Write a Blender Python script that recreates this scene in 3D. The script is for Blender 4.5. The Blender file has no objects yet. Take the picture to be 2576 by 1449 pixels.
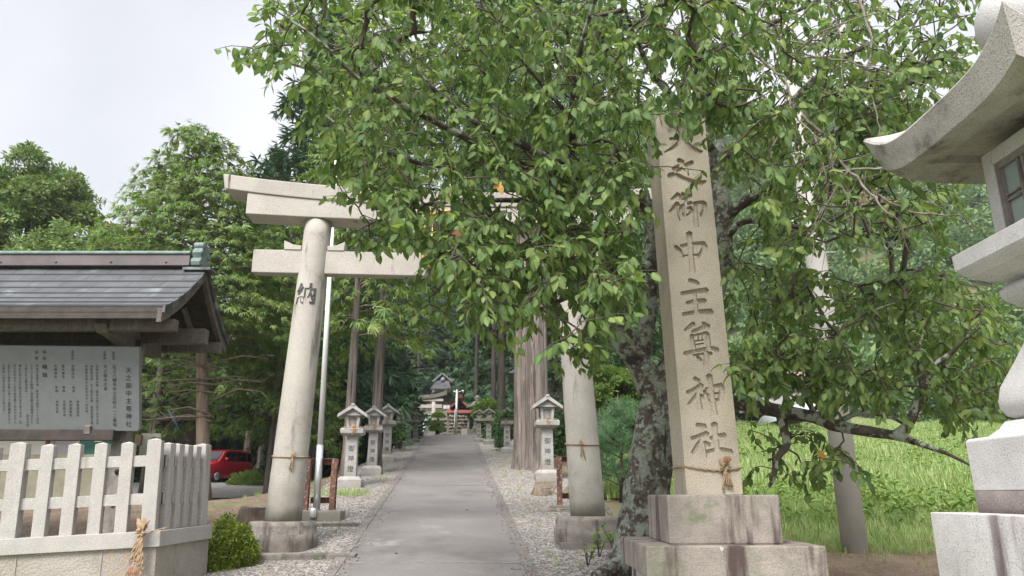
import bpy, bmesh, math, random
import numpy as np
from mathutils import Vector, Matrix, noise as mnoise
random.seed(7); RNG = np.random.default_rng(7)
S = bpy.context.scene
COL = S.collection
R_ = math.radians
# ------------------------------------------------------------------ camera, sky, sun, exposure
FPX = 1850.0; PITCH = R_(15.7); EYE = 1.6
cam = bpy.data.cameras.new('camera'); cam_o = bpy.data.objects.new('camera', cam); COL.objects.link(cam_o)
cam.sensor_width = 36.0; cam.lens = FPX / 2576 * 36.0
cam.clip_start = 0.05; cam.clip_end = 2000
cam_o.location = (0, 0, EYE); cam_o.rotation_euler = (R_(90) + PITCH, 0, 0)
S.camera = cam_o
S.view_settings.view_transform = 'Standard'; S.view_settings.look = 'None'
S.view_settings.exposure = 1.93; S.view_settings.gamma = 1.0
SUN_EL, SUN_AZ = R_(48), R_(203)          # overcast: a wide, weak sun behind the camera to the left
W = bpy.data.worlds.new('World'); S.world = W; W.use_nodes = True
wn = W.node_tree.nodes; wl = W.node_tree.links
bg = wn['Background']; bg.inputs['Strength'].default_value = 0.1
sky = wn.new('ShaderNodeTexSky'); sky.sky_type = 'NISHITA'; sky.sun_disc = False
sky.sun_elevation = SUN_EL; sky.sun_rotation = SUN_AZ; sky.dust_density = 3.0
wtc = wn.new('ShaderNodeTexCoord'); wno = wn.new('ShaderNodeTexNoise')
wno.inputs['Scale'].default_value = 1.15; wno.inputs['Detail'].default_value = 5
wrp = wn.new('ShaderNodeValToRGB')
wrp.color_ramp.elements[0].position = 0.40; wrp.color_ramp.elements[0].color = (1.94, 1.98, 2.11, 1)
wrp.color_ramp.elements[1].position = 0.68; wrp.color_ramp.elements[1].color = (2.9, 2.9, 2.98, 1)
wmx = wn.new('ShaderNodeMixRGB'); wmx.inputs['Fac'].default_value = 0.93
wl.new(wtc.outputs['Generated'], wno.inputs['Vector']); wl.new(wno.outputs['Fac'], wrp.inputs['Fac'])
wl.new(sky.outputs['Color'], wmx.inputs['Color1']); wl.new(wrp.outputs['Color'], wmx.inputs['Color2'])
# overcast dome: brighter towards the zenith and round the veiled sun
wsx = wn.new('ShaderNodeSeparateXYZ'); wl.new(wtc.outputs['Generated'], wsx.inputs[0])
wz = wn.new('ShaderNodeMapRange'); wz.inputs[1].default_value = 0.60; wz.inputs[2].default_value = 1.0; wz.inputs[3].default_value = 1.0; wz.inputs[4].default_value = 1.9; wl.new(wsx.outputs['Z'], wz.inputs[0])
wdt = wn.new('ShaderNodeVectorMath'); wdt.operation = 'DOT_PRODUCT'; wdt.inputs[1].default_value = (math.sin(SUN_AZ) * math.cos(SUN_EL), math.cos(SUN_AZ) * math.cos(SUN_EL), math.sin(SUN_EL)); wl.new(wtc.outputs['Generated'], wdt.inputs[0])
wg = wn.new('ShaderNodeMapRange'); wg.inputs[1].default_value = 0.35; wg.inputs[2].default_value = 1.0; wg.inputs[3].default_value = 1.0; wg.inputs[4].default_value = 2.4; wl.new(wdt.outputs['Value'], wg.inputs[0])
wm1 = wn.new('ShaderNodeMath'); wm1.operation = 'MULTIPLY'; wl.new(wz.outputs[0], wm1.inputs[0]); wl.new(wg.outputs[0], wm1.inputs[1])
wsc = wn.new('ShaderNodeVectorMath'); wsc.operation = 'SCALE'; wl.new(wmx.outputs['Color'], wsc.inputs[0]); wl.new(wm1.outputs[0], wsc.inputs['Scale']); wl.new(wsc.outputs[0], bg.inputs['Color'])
sun = bpy.data.lights.new('sun', 'SUN'); sun.energy = 1.5; sun.angle = R_(24); sun.color = (1.0, 0.98, 0.95)
sun_o = bpy.data.objects.new('sun', sun); COL.objects.link(sun_o)
sd = Vector((math.sin(SUN_AZ) * math.cos(SUN_EL), math.cos(SUN_AZ) * math.cos(SUN_EL), math.sin(SUN_EL)))
sun_o.rotation_euler = sd.to_track_quat('Z', 'Y').to_euler(); sun_o.location = sd * 60
S.render.engine = 'CYCLES'
S.cycles.use_denoising = True; S.cycles.max_bounces = 8; S.cycles.transparent_max_bounces = 4
S.cycles.diffuse_bounces = 4; S.cycles.glossy_bounces = 2; S.cycles.transmission_bounces = 5

# ------------------------------------------------------------------ picture <-> world (display pixels, 2576 wide)
CP, SP = math.cos(PITCH), math.sin(PITCH)
def ray(px, py):
    u = (px - 1288) / FPX; v = (724.5 - py) / FPX
    return u, CP - v * SP, SP + v * CP
def P(px, py, Y):
    u, y, z = ray(px, py); k = Y / y
    return Vector((u * k, Y, EYE + z * k))
def sstep(a, b, x):
    t = min(1, max(0, (x - a) / (b - a))); return t * t * (3 - 2 * t)
def ter(x, y):
    r = 0.129 * (y - 4.2)
    r = r if r > 0.5 else 0.5 * math.exp((r - 0.5) / 0.5)
    cen = r if y < 41 else 4.75 + 0.055 * (y - 41)
    if x < -4.4:
        zl = min(cen, 1.42 + 0.66 * sstep(29, 34.5, y) + 0.08 * max(0, y - 44))
        f = sstep(4.4, 7.2, -x); cen = cen * (1 - f) + zl * f
    rg = r if y < 62 else 0.129 * 57.8 + 0.2 * (y - 62)
    f = sstep(5, 12, x); z = cen * (1 - f) + rg * f
    if y > 72:
        m = 0.42 + 0.58 * sstep(-35, 25, x)
        z += m * 0.60 * (min(y, 190) - 72) * sstep(72, 110, y)
    return z
def G(px, py):
    u, y, z = ray(px, py); k = 2.0
    while k < 400:
        if EYE + z * k < ter(u * k, y * k): break
        k += 0.05
    return Vector((u * k, y * k, ter(u * k, y * k)))

# ------------------------------------------------------------------ objects
def thing(name, label, cat, loc=(0, 0, 0), rot=(0, 0, 0), group=None):
    o = bpy.data.objects.new(name, None); COL.objects.link(o)
    o.empty_display_size = 0.2; o.location = loc; o.rotation_euler = rot
    o['label'] = label; o['category'] = cat
    if group: o['group'] = group
    return o
def tag(o, label, cat, group=None):
    o['label'] = label; o['category'] = cat
    if group: o['group'] = group
    return o
def struct(o, kind='structure'):
    o['kind'] = kind; return o
def copy_tree(o, parent=None, loc=None, rotz=None):
    c = o.copy(); COL.objects.link(c)
    if parent: c.parent = parent
    if loc is not None: c.location = loc
    if rotz is not None: c.rotation_euler = (0, 0, rotz)
    for ch in list(o.children): copy_tree(ch, c)
    return c
class MB:
    def __init__(s): s.v = []; s.f = []; s.sm = []
    def add(s, V, F, smooth=False):
        b = len(s.v); s.v += [tuple(p) for p in V]
        s.f += [tuple(b + i for i in f) for f in F]; s.sm += [smooth] * len(F); return s
    def box(s, c, d, M=None, taper=1.0, smooth=False):
        x, y, z = d[0] / 2, d[1] / 2, d[2] / 2; t = taper
        V = [Vector(p) for p in ((-x, -y, -z), (x, -y, -z), (x, y, -z), (-x, y, -z), (-x * t, -y * t, z), (x * t, -y * t, z), (x * t, y * t, z), (-x * t, y * t, z))]
        if M is not None: V = [M @ p for p in V]
        V = [p + Vector(c) for p in V]
        return s.add(V, [(3, 2, 1, 0), (4, 5, 6, 7), (0, 1, 5, 4), (1, 2, 6, 5), (2, 3, 7, 6), (3, 0, 4, 7)])
    def bar(s, a, b, w, h, up=(0, 0, 1)):
        a = Vector(a); b = Vector(b); d = b - a; L = d.length; d = d / L
        sd_ = d.cross(Vector(up)); sd_ = sd_.normalized() if sd_.length > 1e-5 else Vector((1, 0, 0)); u2 = sd_.cross(d)
        M = Matrix((sd_, d, u2)).transposed()
        return s.box((a + b) / 2, (w, L, h), M)
    def tube(s, pts, rad, n=8, caps=True, fn=None, smooth=True):
        pts = [Vector(p) for p in pts]; V = []; F = []; ref = Vector((0.31, 0.9, 0.2))
        for i, p in enumerate(pts):
            t = (pts[min(i + 1, len(pts) - 1)] - pts[max(i - 1, 0)]).normalized()
            a = t.cross(ref)
            if a.length < 0.05: a = t.cross(Vector((1, 0, 0)))
            a.normalize(); b = t.cross(a); ref = -a.cross(t) if False else ref
            r = rad[i] if hasattr(rad, '__len__') else rad
            for k in range(n):
                an = 2 * math.pi * k / n; q = a * math.cos(an) + b * math.sin(an)
                rr = r * (fn(p + q * r, an, i / max(1, len(pts) - 1)) if fn else 1)
                V.append(p + q * rr)
        for i in range(len(pts) - 1):
            for k in range(n):
                F.append((i * n + k, i * n + (k + 1) % n, (i + 1) * n + (k + 1) % n, (i + 1) * n + k))
        if caps: F.append(tuple(range(n - 1, -1, -1))); F.append(tuple((len(pts) - 1) * n + k for k in range(n)))
        s.add(V, F, smooth)
        if caps: s.sm[-2:] = [False, False]
        return s
    def lathe(s, prof, n=24, c=(0, 0, 0), rot=0.0, smooth=True, sx=1.0):
        V = []; F = []
        for r, z in prof:
            for k in range(n):
                a = rot + 2 * math.pi * k / n
                V.append((c[0] + r * math.cos(a), c[1] + r * math.sin(a) * sx, c[2] + z))
        m = len(prof)
        for i in range(m - 1):
            for k in range(n): F.append((i * n + k, i * n + (k + 1) % n, (i + 1) * n + (k + 1) % n, (i + 1) * n + k))
        F.append(tuple(range(n - 1, -1, -1))); F.append(tuple((m - 1) * n + k for k in range(n)))
        s.add(V, F, smooth); s.sm[-2:] = [False, False]
        return s
    def prism(s, poly, a, b, axis='y', smooth=False):
        n = len(poly)
        f = {'y': lambda p, t: (p[0], t, p[1]), 'x': lambda p, t: (t, p[0], p[1]), 'z': lambda p, t: (p[0], p[1], t)}[axis]
        V = [f(p, a) for p in poly] + [f(p, b) for p in poly]
        F = [tuple(range(n)), tuple(range(2 * n - 1, n - 1, -1))] + [(i, n + i, n + (i + 1) % n, (i + 1) % n) for i in range(n)]
        return s.add(V, F, smooth)
    def build(s, name, mt, parent=None, bevel=0, seg=2, world=False, sub=0):
        me = bpy.data.meshes.new(name)
        off = parent.location if (world and parent is not None) else Vector((0, 0, 0))
        me.from_pydata([tuple(Vector(p) - off) for p in s.v], [], s.f)
        me.polygons.foreach_set('use_smooth', s.sm)
        bm = bmesh.new(); bm.from_mesh(me); bmesh.ops.recalc_face_normals(bm, faces=bm.faces); bm.to_mesh(me); bm.free()
        me.materials.append(mt)
        o = bpy.data.objects.new(name, me); COL.objects.link(o)
        if parent is not None: o.parent = parent
        if bevel:
            m = o.modifiers.new('bevel', 'BEVEL'); m.width = bevel; m.segments = seg; m.limit_method = 'ANGLE'; m.angle_limit = R_(40)
            m.harden_normals = False
        if sub:
            m = o.modifiers.new('sub', 'SUBSURF'); m.levels = sub; m.render_levels = sub
        return o

# ------------------------------------------------------------------ materials
def rgb(r, g, b): return (r, g, b, 1)
def M(name, col, col2=None, scale=3.0, rough=0.8, bump=0.0, bscale=60, speck=None, spots=(), streak=None, stretch=(1, 1, 1), metal=0.0, spec=0.35, det=6, coat=0, damp=None):
    m = bpy.data.materials.new(name); m.use_nodes = True
    n = m.node_tree.nodes; l = m.node_tree.links; b = n['Principled BSDF']
    tc = n.new('ShaderNodeTexCoord'); mp = n.new('ShaderNodeMapping'); mp.inputs['Scale'].default_value = stretch
    l.new(tc.outputs['Object'], mp.inputs['Vector']); vec = mp.outputs['Vector']
    def nz(sc, v=vec, d=det, ro=0.6):
        x = n.new('ShaderNodeTexNoise'); x.inputs['Scale'].default_value = sc; x.inputs['Detail'].default_value = d
        x.inputs['Roughness'].default_value = ro; l.new(v, x.inputs['Vector']); return x.outputs['Fac']
    def ramp(f, a, b_):
        x = n.new('ShaderNodeMapRange'); x.inputs[1].default_value = a; x.inputs[2].default_value = b_
        x.interpolation_type = 'SMOOTHSTEP'; l.new(f, x.inputs[0]); return x.outputs[0]
    def mix(f, c1, c2):
        x = n.new('ShaderNodeMixRGB')
        if isinstance(f, float): x.inputs[0].default_value = f
        else: l.new(f, x.inputs[0])
        for i, c in ((1, c1), (2, c2)):
            if isinstance(c, tuple): x.inputs[i].default_value = c if len(c) == 4 else c + (1,)
            else: l.new(c, x.inputs[i])
        return x.outputs[0]
    c = tuple(col) + (1,)
    if col2 is not None: c = mix(ramp(nz(scale), 0.33, 0.67), c, tuple(col2) + (1,))
    if speck:                       # (colour, scale, lo, hi)
        sp_ = speck if isinstance(speck, list) else [speck]
        for q in sp_: c = mix(ramp(nz(q[1] * 1.5, tc.outputs['Object'], 2, 0.5), q[2] - .07, q[3] + .07), c, tuple(q[0]) + (1,))
    for q in spots:                 # (colour, scale, lo, hi)
        c = mix(ramp(nz(q[1]), q[2], q[3]), c, tuple(q[0]) + (1,))
    if streak:                      # (colour, lo, hi[, scale])
        m2 = n.new('ShaderNodeMapping'); k = streak[3] if len(streak) > 3 else 5.0
        m2.inputs['Scale'].default_value = (k, k, k * 0.13); l.new(tc.outputs['Object'], m2.inputs['Vector'])
        c = mix(ramp(nz(1.0, m2.outputs['Vector'], 5), streak[1], streak[2]), c, tuple(streak[0]) + (1,))
    if damp:                        # (colour, z low, z high): grime that climbs from the foot
        sz_ = n.new('ShaderNodeSeparateXYZ'); l.new(tc.outputs['Object'], sz_.inputs[0])
        na = n.new('ShaderNodeMath'); na.operation = 'MULTIPLY_ADD'; na.inputs[1].default_value = (damp[2] - damp[1]) * 1.6; l.new(nz(3.2, tc.outputs['Object']), na.inputs[0]); l.new(sz_.outputs['Z'], na.inputs[2])
        mr_ = n.new('ShaderNodeMapRange'); k_ = (damp[2] - damp[1]) * .8; mr_.inputs[1].default_value = damp[1] + k_; mr_.inputs[2].default_value = damp[2] + k_; mr_.inputs[3].default_value = 0.8; mr_.inputs[4].default_value = 0.0; l.new(na.outputs[0], mr_.inputs[0])
        c = mix(mr_.outputs[0], c, tuple(damp[0]) + (1,))
    if isinstance(c, tuple): b.inputs['Base Color'].default_value = c
    else: l.new(c, b.inputs['Base Color'])
    b.inputs['Roughness'].default_value = rough; b.inputs['Metallic'].default_value = metal
    b.inputs['Specular IOR Level'].default_value = spec
    if coat: b.inputs['Coat Weight'].default_value = coat; b.inputs['Coat Roughness'].default_value = 0.08
    if bump:
        bp = n.new('ShaderNodeBump'); bp.inputs['Strength'].default_value = 0.9; bp.inputs['Distance'].default_value = bump
        l.new(nz(bscale), bp.inputs['Height']); l.new(bp.outputs[0], b.inputs['Normal'])
    return m
def leafmat(name, cols, rough=0.5, trans=0.3, vein=False, spec=0.4):
    m = bpy.data.materials.new(name); m.use_nodes = True
    n = m.node_tree.nodes; l = m.node_tree.links; b = n['Principled BSDF']; out = n['Material Output']
    g = n.new('ShaderNodeNewGeometry'); r = n.new('ShaderNodeValToRGB')
    e = r.color_ramp.elements
    for i, c in enumerate(cols):
        pz = i / (len(cols) - 1)
        if i < 2: el = e[i]; el.position = pz
        else: el = e.new(pz)
        el.color = tuple(c) + (1,)
    if len(cols) > 2: pass
    l.new(g.outputs['Random Per Island'], r.inputs[0]); c = r.outputs[0]
    if vein:
        at = n.new('ShaderNodeAttribute'); at.attribute_name = 'vein'
        mx = n.new('ShaderNodeMixRGB'); l.new(at.outputs['Fac'], mx.inputs[0])
        mr = n.new('ShaderNodeMixRGB'); mr.blend_type = 'MULTIPLY'; mr.inputs[0].default_value = 1; mr.inputs[2].default_value = (1.5, 1.4, 1.35, 1)
        l.new(c, mr.inputs[1]); l.new(mr.outputs[0], mx.inputs[1]); l.new(c, mx.inputs[2]); c = mx.outputs[0]
    l.new(c, b.inputs['Base Color']); b.inputs['Roughness'].default_value = rough; b.inputs['Specular IOR Level'].default_value = spec
    t = n.new('ShaderNodeBsdfTranslucent'); ms = n.new('ShaderNodeMixShader'); ms.inputs[0].default_value = trans
    hs = n.new('ShaderNodeMixRGB'); hs.blend_type = 'MULTIPLY'; hs.inputs[0].default_value = 1; hs.inputs[2].default_value = (1.45, 1.5, 0.85, 1)
    l.new(c, hs.inputs[1]); l.new(hs.outputs[0], t.inputs[0])
    l.new(b.outputs[0], ms.inputs[1]); l.new(t.outputs[0], ms.inputs[2]); l.new(ms.outputs[0], out.inputs[0])
    return m
K = {}
SPK = [((0.10, 0.095, 0.09), 120, 0.60, 0.68), ((0.62, 0.60, 0.58), 90, 0.60, 0.72)]
K['granite'] = M('pale_granite', (0.376, 0.351, 0.327), (0.327, 0.307, 0.286), 4, 0.85, 0.004, 90, SPK, streak=((0.25, 0.235, 0.20), 0.56, 0.74, 4.5))
K['granite_torii'] = M('torii_granite', (0.420, 0.387, 0.344), (0.356, 0.328, 0.289), 2.2, 0.88, 0.004, 90, [((0.134, 0.119, 0.103), 110, 0.58, 0.66), ((0.459, 0.435, 0.396), 80, 0.6, 0.72)], streak=((0.079, 0.067, 0.060), 0.61, 0.72, 6))
K['granite_pillar'] = M('torii_pillar_granite', (0.411, 0.384, 0.340), (0.348, 0.320, 0.281), 2.2, 0.88, 0.004, 90, [((0.134, 0.119, 0.103), 110, 0.58, 0.66), ((0.459, 0.435, 0.396), 80, 0.6, 0.72)], spots=(((0.150, 0.158, 0.115), 2.2, 0.60, 0.76),), streak=((0.134, 0.115, 0.103), 0.565, 0.72, 5.5), damp=((0.143, 0.138, 0.106), 0.30, 0.95))
K['granite_stele'] = M('buff_granite', (0.475, 0.415, 0.325), (0.385, 0.335, 0.262), 2.0, 0.9, 0.006, 70, [((0.21, 0.18, 0.145), 85, 0.56, 0.64), ((0.56, 0.505, 0.42), 75, 0.57, 0.68)], streak=((0.17, 0.145, 0.11), 0.58, 0.74, 4))
K['granite_base'] = M('weathered_granite', (0.344, 0.301, 0.262), (0.232, 0.202, 0.176), 3.0, 0.92, 0.008, 50, [((0.086, 0.073, 0.065), 120, 0.58, 0.68), ((0.396, 0.361, 0.327), 95, 0.60, 0.74)], spots=(((0.172, 0.181, 0.120), 2.2, 0.56, 0.68), ((0.482, 0.473, 0.430), 6.0, 0.70, 0.72)), streak=((0.077, 0.053, 0.050), 0.52, 0.68, 5))
K['granite_white'] = M('white_granite', (0.526, 0.508, 0.500), (0.459, 0.441, 0.432), 5, 0.85, 0.004, 80, [((0.116, 0.108, 0.108), 120, 0.61, 0.68), ((0.542, 0.534, 0.526), 80, 0.6, 0.72)])
K['granite_white_stain'] = M('white_granite_stained', (0.504, 0.482, 0.468), (0.427, 0.405, 0.392), 5, 0.88, 0.005, 70, [((0.116, 0.108, 0.108), 110, 0.61, 0.68)], streak=((0.116, 0.086, 0.086), 0.535, 0.68, 3.4))
K['granite_roof'] = M('lantern_roof_granite', (0.414, 0.387, 0.360), (0.315, 0.293, 0.270), 3, 0.9, 0.006, 70, [((0.093, 0.086, 0.077), 100, 0.58, 0.68)], spots=(((0.116, 0.096, 0.086), 3.0, 0.52, 0.68),))
K['granite_lantern'] = M('lantern_granite', (0.344, 0.331, 0.318), (0.267, 0.258, 0.241), 6, 0.88, 0.003, 80, [((0.146, 0.138, 0.129), 90, 0.6, 0.7)], damp=((0.17, 0.165, 0.13), 0.1, 0.6))
K['granite_moss'] = M('mossy_granite', (0.232, 0.228, 0.202), (0.146, 0.150, 0.116), 5, 0.9, 0.006, 60, [((0.086, 0.086, 0.069), 60, 0.58, 0.7)], spots=(((0.103, 0.129, 0.060), 4, 0.55, 0.7),))
K['granite_foot'] = M('concrete_foot', (0.318, 0.305, 0.284), (0.241, 0.228, 0.206), 4, 0.9, 0.004, 60, None, spots=(((0.284, 0.189, 0.086), 5, 0.6, 0.75),), damp=((0.14, 0.125, 0.095), -0.1, 0.15))
K['ring'] = M('mossy_ring_stone', (0.215, 0.189, 0.163), (0.129, 0.112, 0.099), 4, 0.92, 0.01, 40, [((0.292, 0.267, 0.232), 60, 0.62, 0.7)], spots=(((0.086, 0.090, 0.060), 3, 0.55, 0.7),), streak=((0.069, 0.060, 0.052), 0.56, 0.7))
K['wall_stone'] = M('wall_granite', (0.361, 0.331, 0.288), (0.284, 0.254, 0.215), 2.5, 0.9, 0.016, 45, [((0.155, 0.133, 0.116), 95, 0.58, 0.70), ((0.482, 0.456, 0.413), 80, 0.6, 0.75)], spots=(((0.344, 0.249, 0.138), 1.6, 0.6, 0.75),), streak=((0.112, 0.090, 0.086), 0.66, 0.8, 3))
K['granite_dark'] = M('dark_stained_granite', (0.21, 0.175, 0.165), (0.13, 0.105, 0.10), 5, 0.9, 0.005, 60, [((0.30, 0.27, 0.255), 100, 0.58, 0.7)])
K['board'] = M('board_stone', (0.159, 0.165, 0.169), (0.142, 0.148, 0.152), 6, 0.6, 0.001, 90, [((0.198, 0.204, 0.208), 90, 0.56, 0.68)])
K['ink'] = M('black_lettering', (0.022, 0.02, 0.02), None, rough=0.8)
K['ink_soft'] = M('worn_black_lettering', (0.035, 0.033, 0.03), (0.08, 0.075, 0.07), 20, 0.85)
K['wood'] = M('weathered_wood', (0.115, 0.095, 0.082), (0.075, 0.062, 0.054), 6, 0.8, 0.004, 40, None, stretch=(4, 4, 4), streak=((0.16, 0.14, 0.12), 0.5, 0.75, 14))
K['wood_dark'] = M('dark_wood', (0.062, 0.048, 0.040), (0.035, 0.028, 0.024), 6, 0.75, 0.003, 40)
K['wood_grey'] = M('grey_wood', (0.24, 0.215, 0.20), (0.15, 0.13, 0.12), 5, 0.85, 0.004, 40, None, streak=((0.10, 0.085, 0.08), 0.5, 0.75, 12))
K['copper'] = M('brown_copper', (0.10, 0.105, 0.108), (0.068, 0.07, 0.074), 3, 0.55, 0.002, 12, None, spots=(((0.2, 0.235, 0.225), 2.2, 0.55, 0.75),), metal=0.35, spec=0.5)
K['patina'] = M('green_patina', (0.150, 0.206, 0.184), (0.098, 0.131, 0.120), 7, 0.6, 0.003, 40, metal=0.1)
K['ridge_brown'] = M('ridge_brown', (0.125, 0.105, 0.103), (0.092, 0.08, 0.08), 3, 0.5, metal=0.2)
K['concrete'] = M('pole_concrete', (0.464, 0.439, 0.408), (0.396, 0.370, 0.344), 2, 0.85, 0.002, 40)
K['path'] = M('path_concrete', (0.182, 0.169, 0.157), (0.145, 0.132, 0.122), 0.9, 0.9, 0.006, 70, [((0.090, 0.079, 0.072), 60, 0.54, 0.68), ((0.248, 0.234, 0.220), 75, 0.56, 0.72)], spots=(((0.114, 0.103, 0.095), 0.6, 0.50, 0.70), ((0.227, 0.214, 0.196), 1.3, .6, .75)))
K['kerb'] = M('path_edging', (0.183, 0.168, 0.154), (0.139, 0.126, 0.113), 1.5, 0.92, 0.006, 60, [((0.088, 0.081, 0.073), 60, 0.56, 0.68)])
K['steel'] = M('galvanised_pole', (0.62, 0.63, 0.64), (0.52, 0.53, 0.54), 3, 0.35, metal=0.7, spec=0.5)
K['rust'] = M('rusty_steel', (0.20, 0.085, 0.055), (0.10, 0.055, 0.042), 6, 0.8, 0.003, 60, [((0.42, 0.36, 0.33), 14, 0.6, 0.68)])
K['rope'] = M('straw_rope', (0.36, 0.255, 0.16), (0.24, 0.165, 0.10), 30, 0.9, 0.004, 90)
K['rope_red'] = M('dry_leaf_straw', (0.29, 0.145, 0.08), (0.2, 0.11, 0.065), 30, 0.9)
K['gold'] = M('gilded_metal', (0.62, 0.42, 0.12), (0.5, 0.33, 0.09), 8, 0.35, metal=0.8)
K['black'] = M('black_lacquer', (0.02, 0.02, 0.02), None, rough=0.5)
K['plaster'] = M('white_plaster', (0.62, 0.60, 0.55), (0.55, 0.53, 0.48), 1.5, 0.9)
K['cream'] = M('cream_board', (0.60, 0.55, 0.42), (0.52, 0.48, 0.36), 2, 0.9)
K['tile'] = M('grey_roof_tile', (0.17, 0.175, 0.185), (0.11, 0.112, 0.12), 8, 0.5)
K['red_roof'] = M('red_copper_roof', (0.30, 0.095, 0.075), (0.22, 0.07, 0.058), 3, 0.55, spots=(((0.34, 0.19, 0.17), 2, 0.6, 0.7),))
K['rock'] = M('mossy_rock', (0.25, 0.225, 0.19), (0.14, 0.12, 0.10), 3, 0.95, 0.03, 14, None, spots=(((0.36, 0.34, 0.30), 3, 0.58, 0.7),))
K['bark_cherry'] = M('cherry_bark', (0.105, 0.085, 0.068), (0.055, 0.043, 0.035), 12, 0.95, 0.05, 16, None, spots=(((0.22, 0.24, 0.19), 7.0, 0.46, 0.58), ((0.28, 0.305, 0.25), 18, 0.51, 0.62), ((0.045, 0.035, 0.03), 4.0, 0.60, 0.66)), streak=((0.05, 0.04, 0.033), 0.60, 0.70, 14))
K['bark_limb'] = M('limb_bark', (0.10, 0.078, 0.063), (0.055, 0.042, 0.035), 9, 0.95, 0.02, 30, None, spots=(((0.29, 0.32, 0.26), 8.0, 0.50, 0.57),))
K['twig'] = M('twig_bark', (0.085, 0.064, 0.05), (0.055, 0.042, 0.034), 20, 0.9)
K['twig_bare'] = M('bare_twig_bark', (0.24, 0.20, 0.17), (0.14, 0.115, 0.098), 20, 0.9)
K['bark_cedar'] = M('cedar_bark', (0.195, 0.165, 0.145), (0.105, 0.085, 0.073), 1.6, 0.95, 0.06, 3.2, None, stretch=(9, 9, 0.35), streak=((0.27, 0.205, 0.175), 0.57, 0.70, 13), spots=(((0.05, 0.04, 0.034), 1.7, 0.55, 0.63), ((0.15, 0.155, 0.115), .7, .58, .7)))
K['bark_dark'] = M('dark_bark', (0.075, 0.058, 0.047), (0.04, 0.032, 0.027), 2, 0.95, 0.02, 16, None, stretch=(7, 7, 0.5))
K['bark_grey'] = M('grey_brown_bark', (0.22, 0.17, 0.125), (0.135, 0.10, 0.075), 2, 0.95, 0.02, 20, None, stretch=(6, 6, 0.7), spots=(((0.40, 0.39, 0.34), 3.0, 0.66, 0.72),))
K['soil'] = M('bare_soil', (0.19, 0.135, 0.088), (0.115, 0.082, 0.055), 1.5, 0.97, 0.03, 20, [((0.30, 0.225, 0.15), 26, 0.58, 0.7)])
K['car_red'] = M('red_paint', (0.42, 0.012, 0.03), None, rough=0.3, spec=0.5, coat=0.6)
K['glass'] = M('dark_glass', (0.012, 0.016, 0.018), None, rough=0.08, spec=0.6)
K['rubber'] = M('tyre_rubber', (0.02, 0.02, 0.02), None, rough=0.8)
K['chrome'] = M('bright_trim', (0.6, 0.6, 0.58), None, rough=0.25, metal=0.6)
K['lamp_glass'] = M('lamp_glass', (0.7, 0.7, 0.66), None, rough=0.2, spec=0.6)
K['frost'] = M('frosted_glass', (0.30, 0.35, 0.34), (0.26, 0.31, 0.30), 1, 0.3, spec=0.5)
K['green_paint'] = M('green_paint', (0.015, 0.10, 0.075), (0.012, 0.075, 0.055), 2, 0.5)
K['blue_paint'] = M('blue_paint', (0.06, 0.17, 0.21), None, rough=0.5)
K['red_paint'] = M('dull_red_paint', (0.15, 0.035, 0.03), (0.10, 0.03, 0.025), 6, 0.6)
K['pink_tile'] = M('mauve_tile', (0.34, 0.20, 0.20), (0.26, 0.15, 0.15), 9, 0.7)
K['grey_wall'] = M('grey_wall', (0.36, 0.34, 0.33), (0.28, 0.265, 0.26), 2, 0.9)
K['white_sheet'] = M('white_sheet', (0.468, 0.474, 0.474), None, rough=0.5)
cn = K['copper'].node_tree.nodes; cl = K['copper'].node_tree.links; cb_ = cn['Principled BSDF']
ctc = cn.new('ShaderNodeTexCoord'); cbk = cn.new('ShaderNodeTexBrick'); cbk.inputs['Scale'].default_value = 1; cbk.inputs['Brick Width'].default_value = 0.46; cbk.inputs['Row Height'].default_value = 0.1643
cbk.inputs['Mortar Size'].default_value = 0.0085; cbk.inputs['Color1'].default_value = (0, 0, 0, 1); cbk.inputs['Color2'].default_value = (0.1, 0.1, 0.1, 1); cbk.inputs['Mortar'].default_value = (.8, .8, .8, 1)
cmx = cn.new('ShaderNodeMixRGB'); cmx.inputs[2].default_value = (0.022, 0.022, 0.024, 1)  # plate seams; the shadow under each row's lip is painted dark with them
src = cb_.inputs['Base Color'].links[0].from_socket; cl.new(ctc.outputs['Object'], cbk.inputs['Vector']); cl.new(cbk.outputs['Color'], cmx.inputs[0]); cl.new(src, cmx.inputs[1]); cl.new(cmx.outputs[0], cb_.inputs['Base Color'])
L_ = {}
L_['cherry'] = leafmat('cherry_leaf', [(0.062, 0.112, 0.042), (0.084, 0.140, 0.049), (0.102, 0.160, 0.053), (0.122, 0.180, 0.057), (0.16, 0.215, 0.068)], 0.55, 0.42, True, 0.22)
L_['cypress'] = leafmat('cypress_leaf', [(0.06, 0.125, 0.032), (0.095, 0.178, 0.042), (0.13, 0.215, 0.05), (0.18, 0.25, 0.058), (0.21, 0.20, 0.06)], 0.6, 0.33)
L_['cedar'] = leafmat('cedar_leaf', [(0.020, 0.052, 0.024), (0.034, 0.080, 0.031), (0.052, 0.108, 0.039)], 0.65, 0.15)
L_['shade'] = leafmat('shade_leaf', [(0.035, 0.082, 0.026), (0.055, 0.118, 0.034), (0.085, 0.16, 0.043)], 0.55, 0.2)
L_['broad'] = leafmat('broad_leaf', [(0.075, 0.14, 0.042), (0.11, 0.185, 0.052), (0.15, 0.22, 0.06), (0.25, 0.275, 0.085)], 0.5, 0.28)
L_['bright'] = leafmat('bright_leaf', [(0.09, 0.165, 0.035), (0.14, 0.22, 0.045), (0.20, 0.27, 0.06)], 0.55, 0.3)
L_['azalea'] = leafmat('azalea_leaf', [(0.055, 0.10, 0.014), (0.10, 0.155, 0.018), (0.17, 0.22, 0.025), (0.25, 0.28, 0.035)], 0.5, 0.2)
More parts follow.
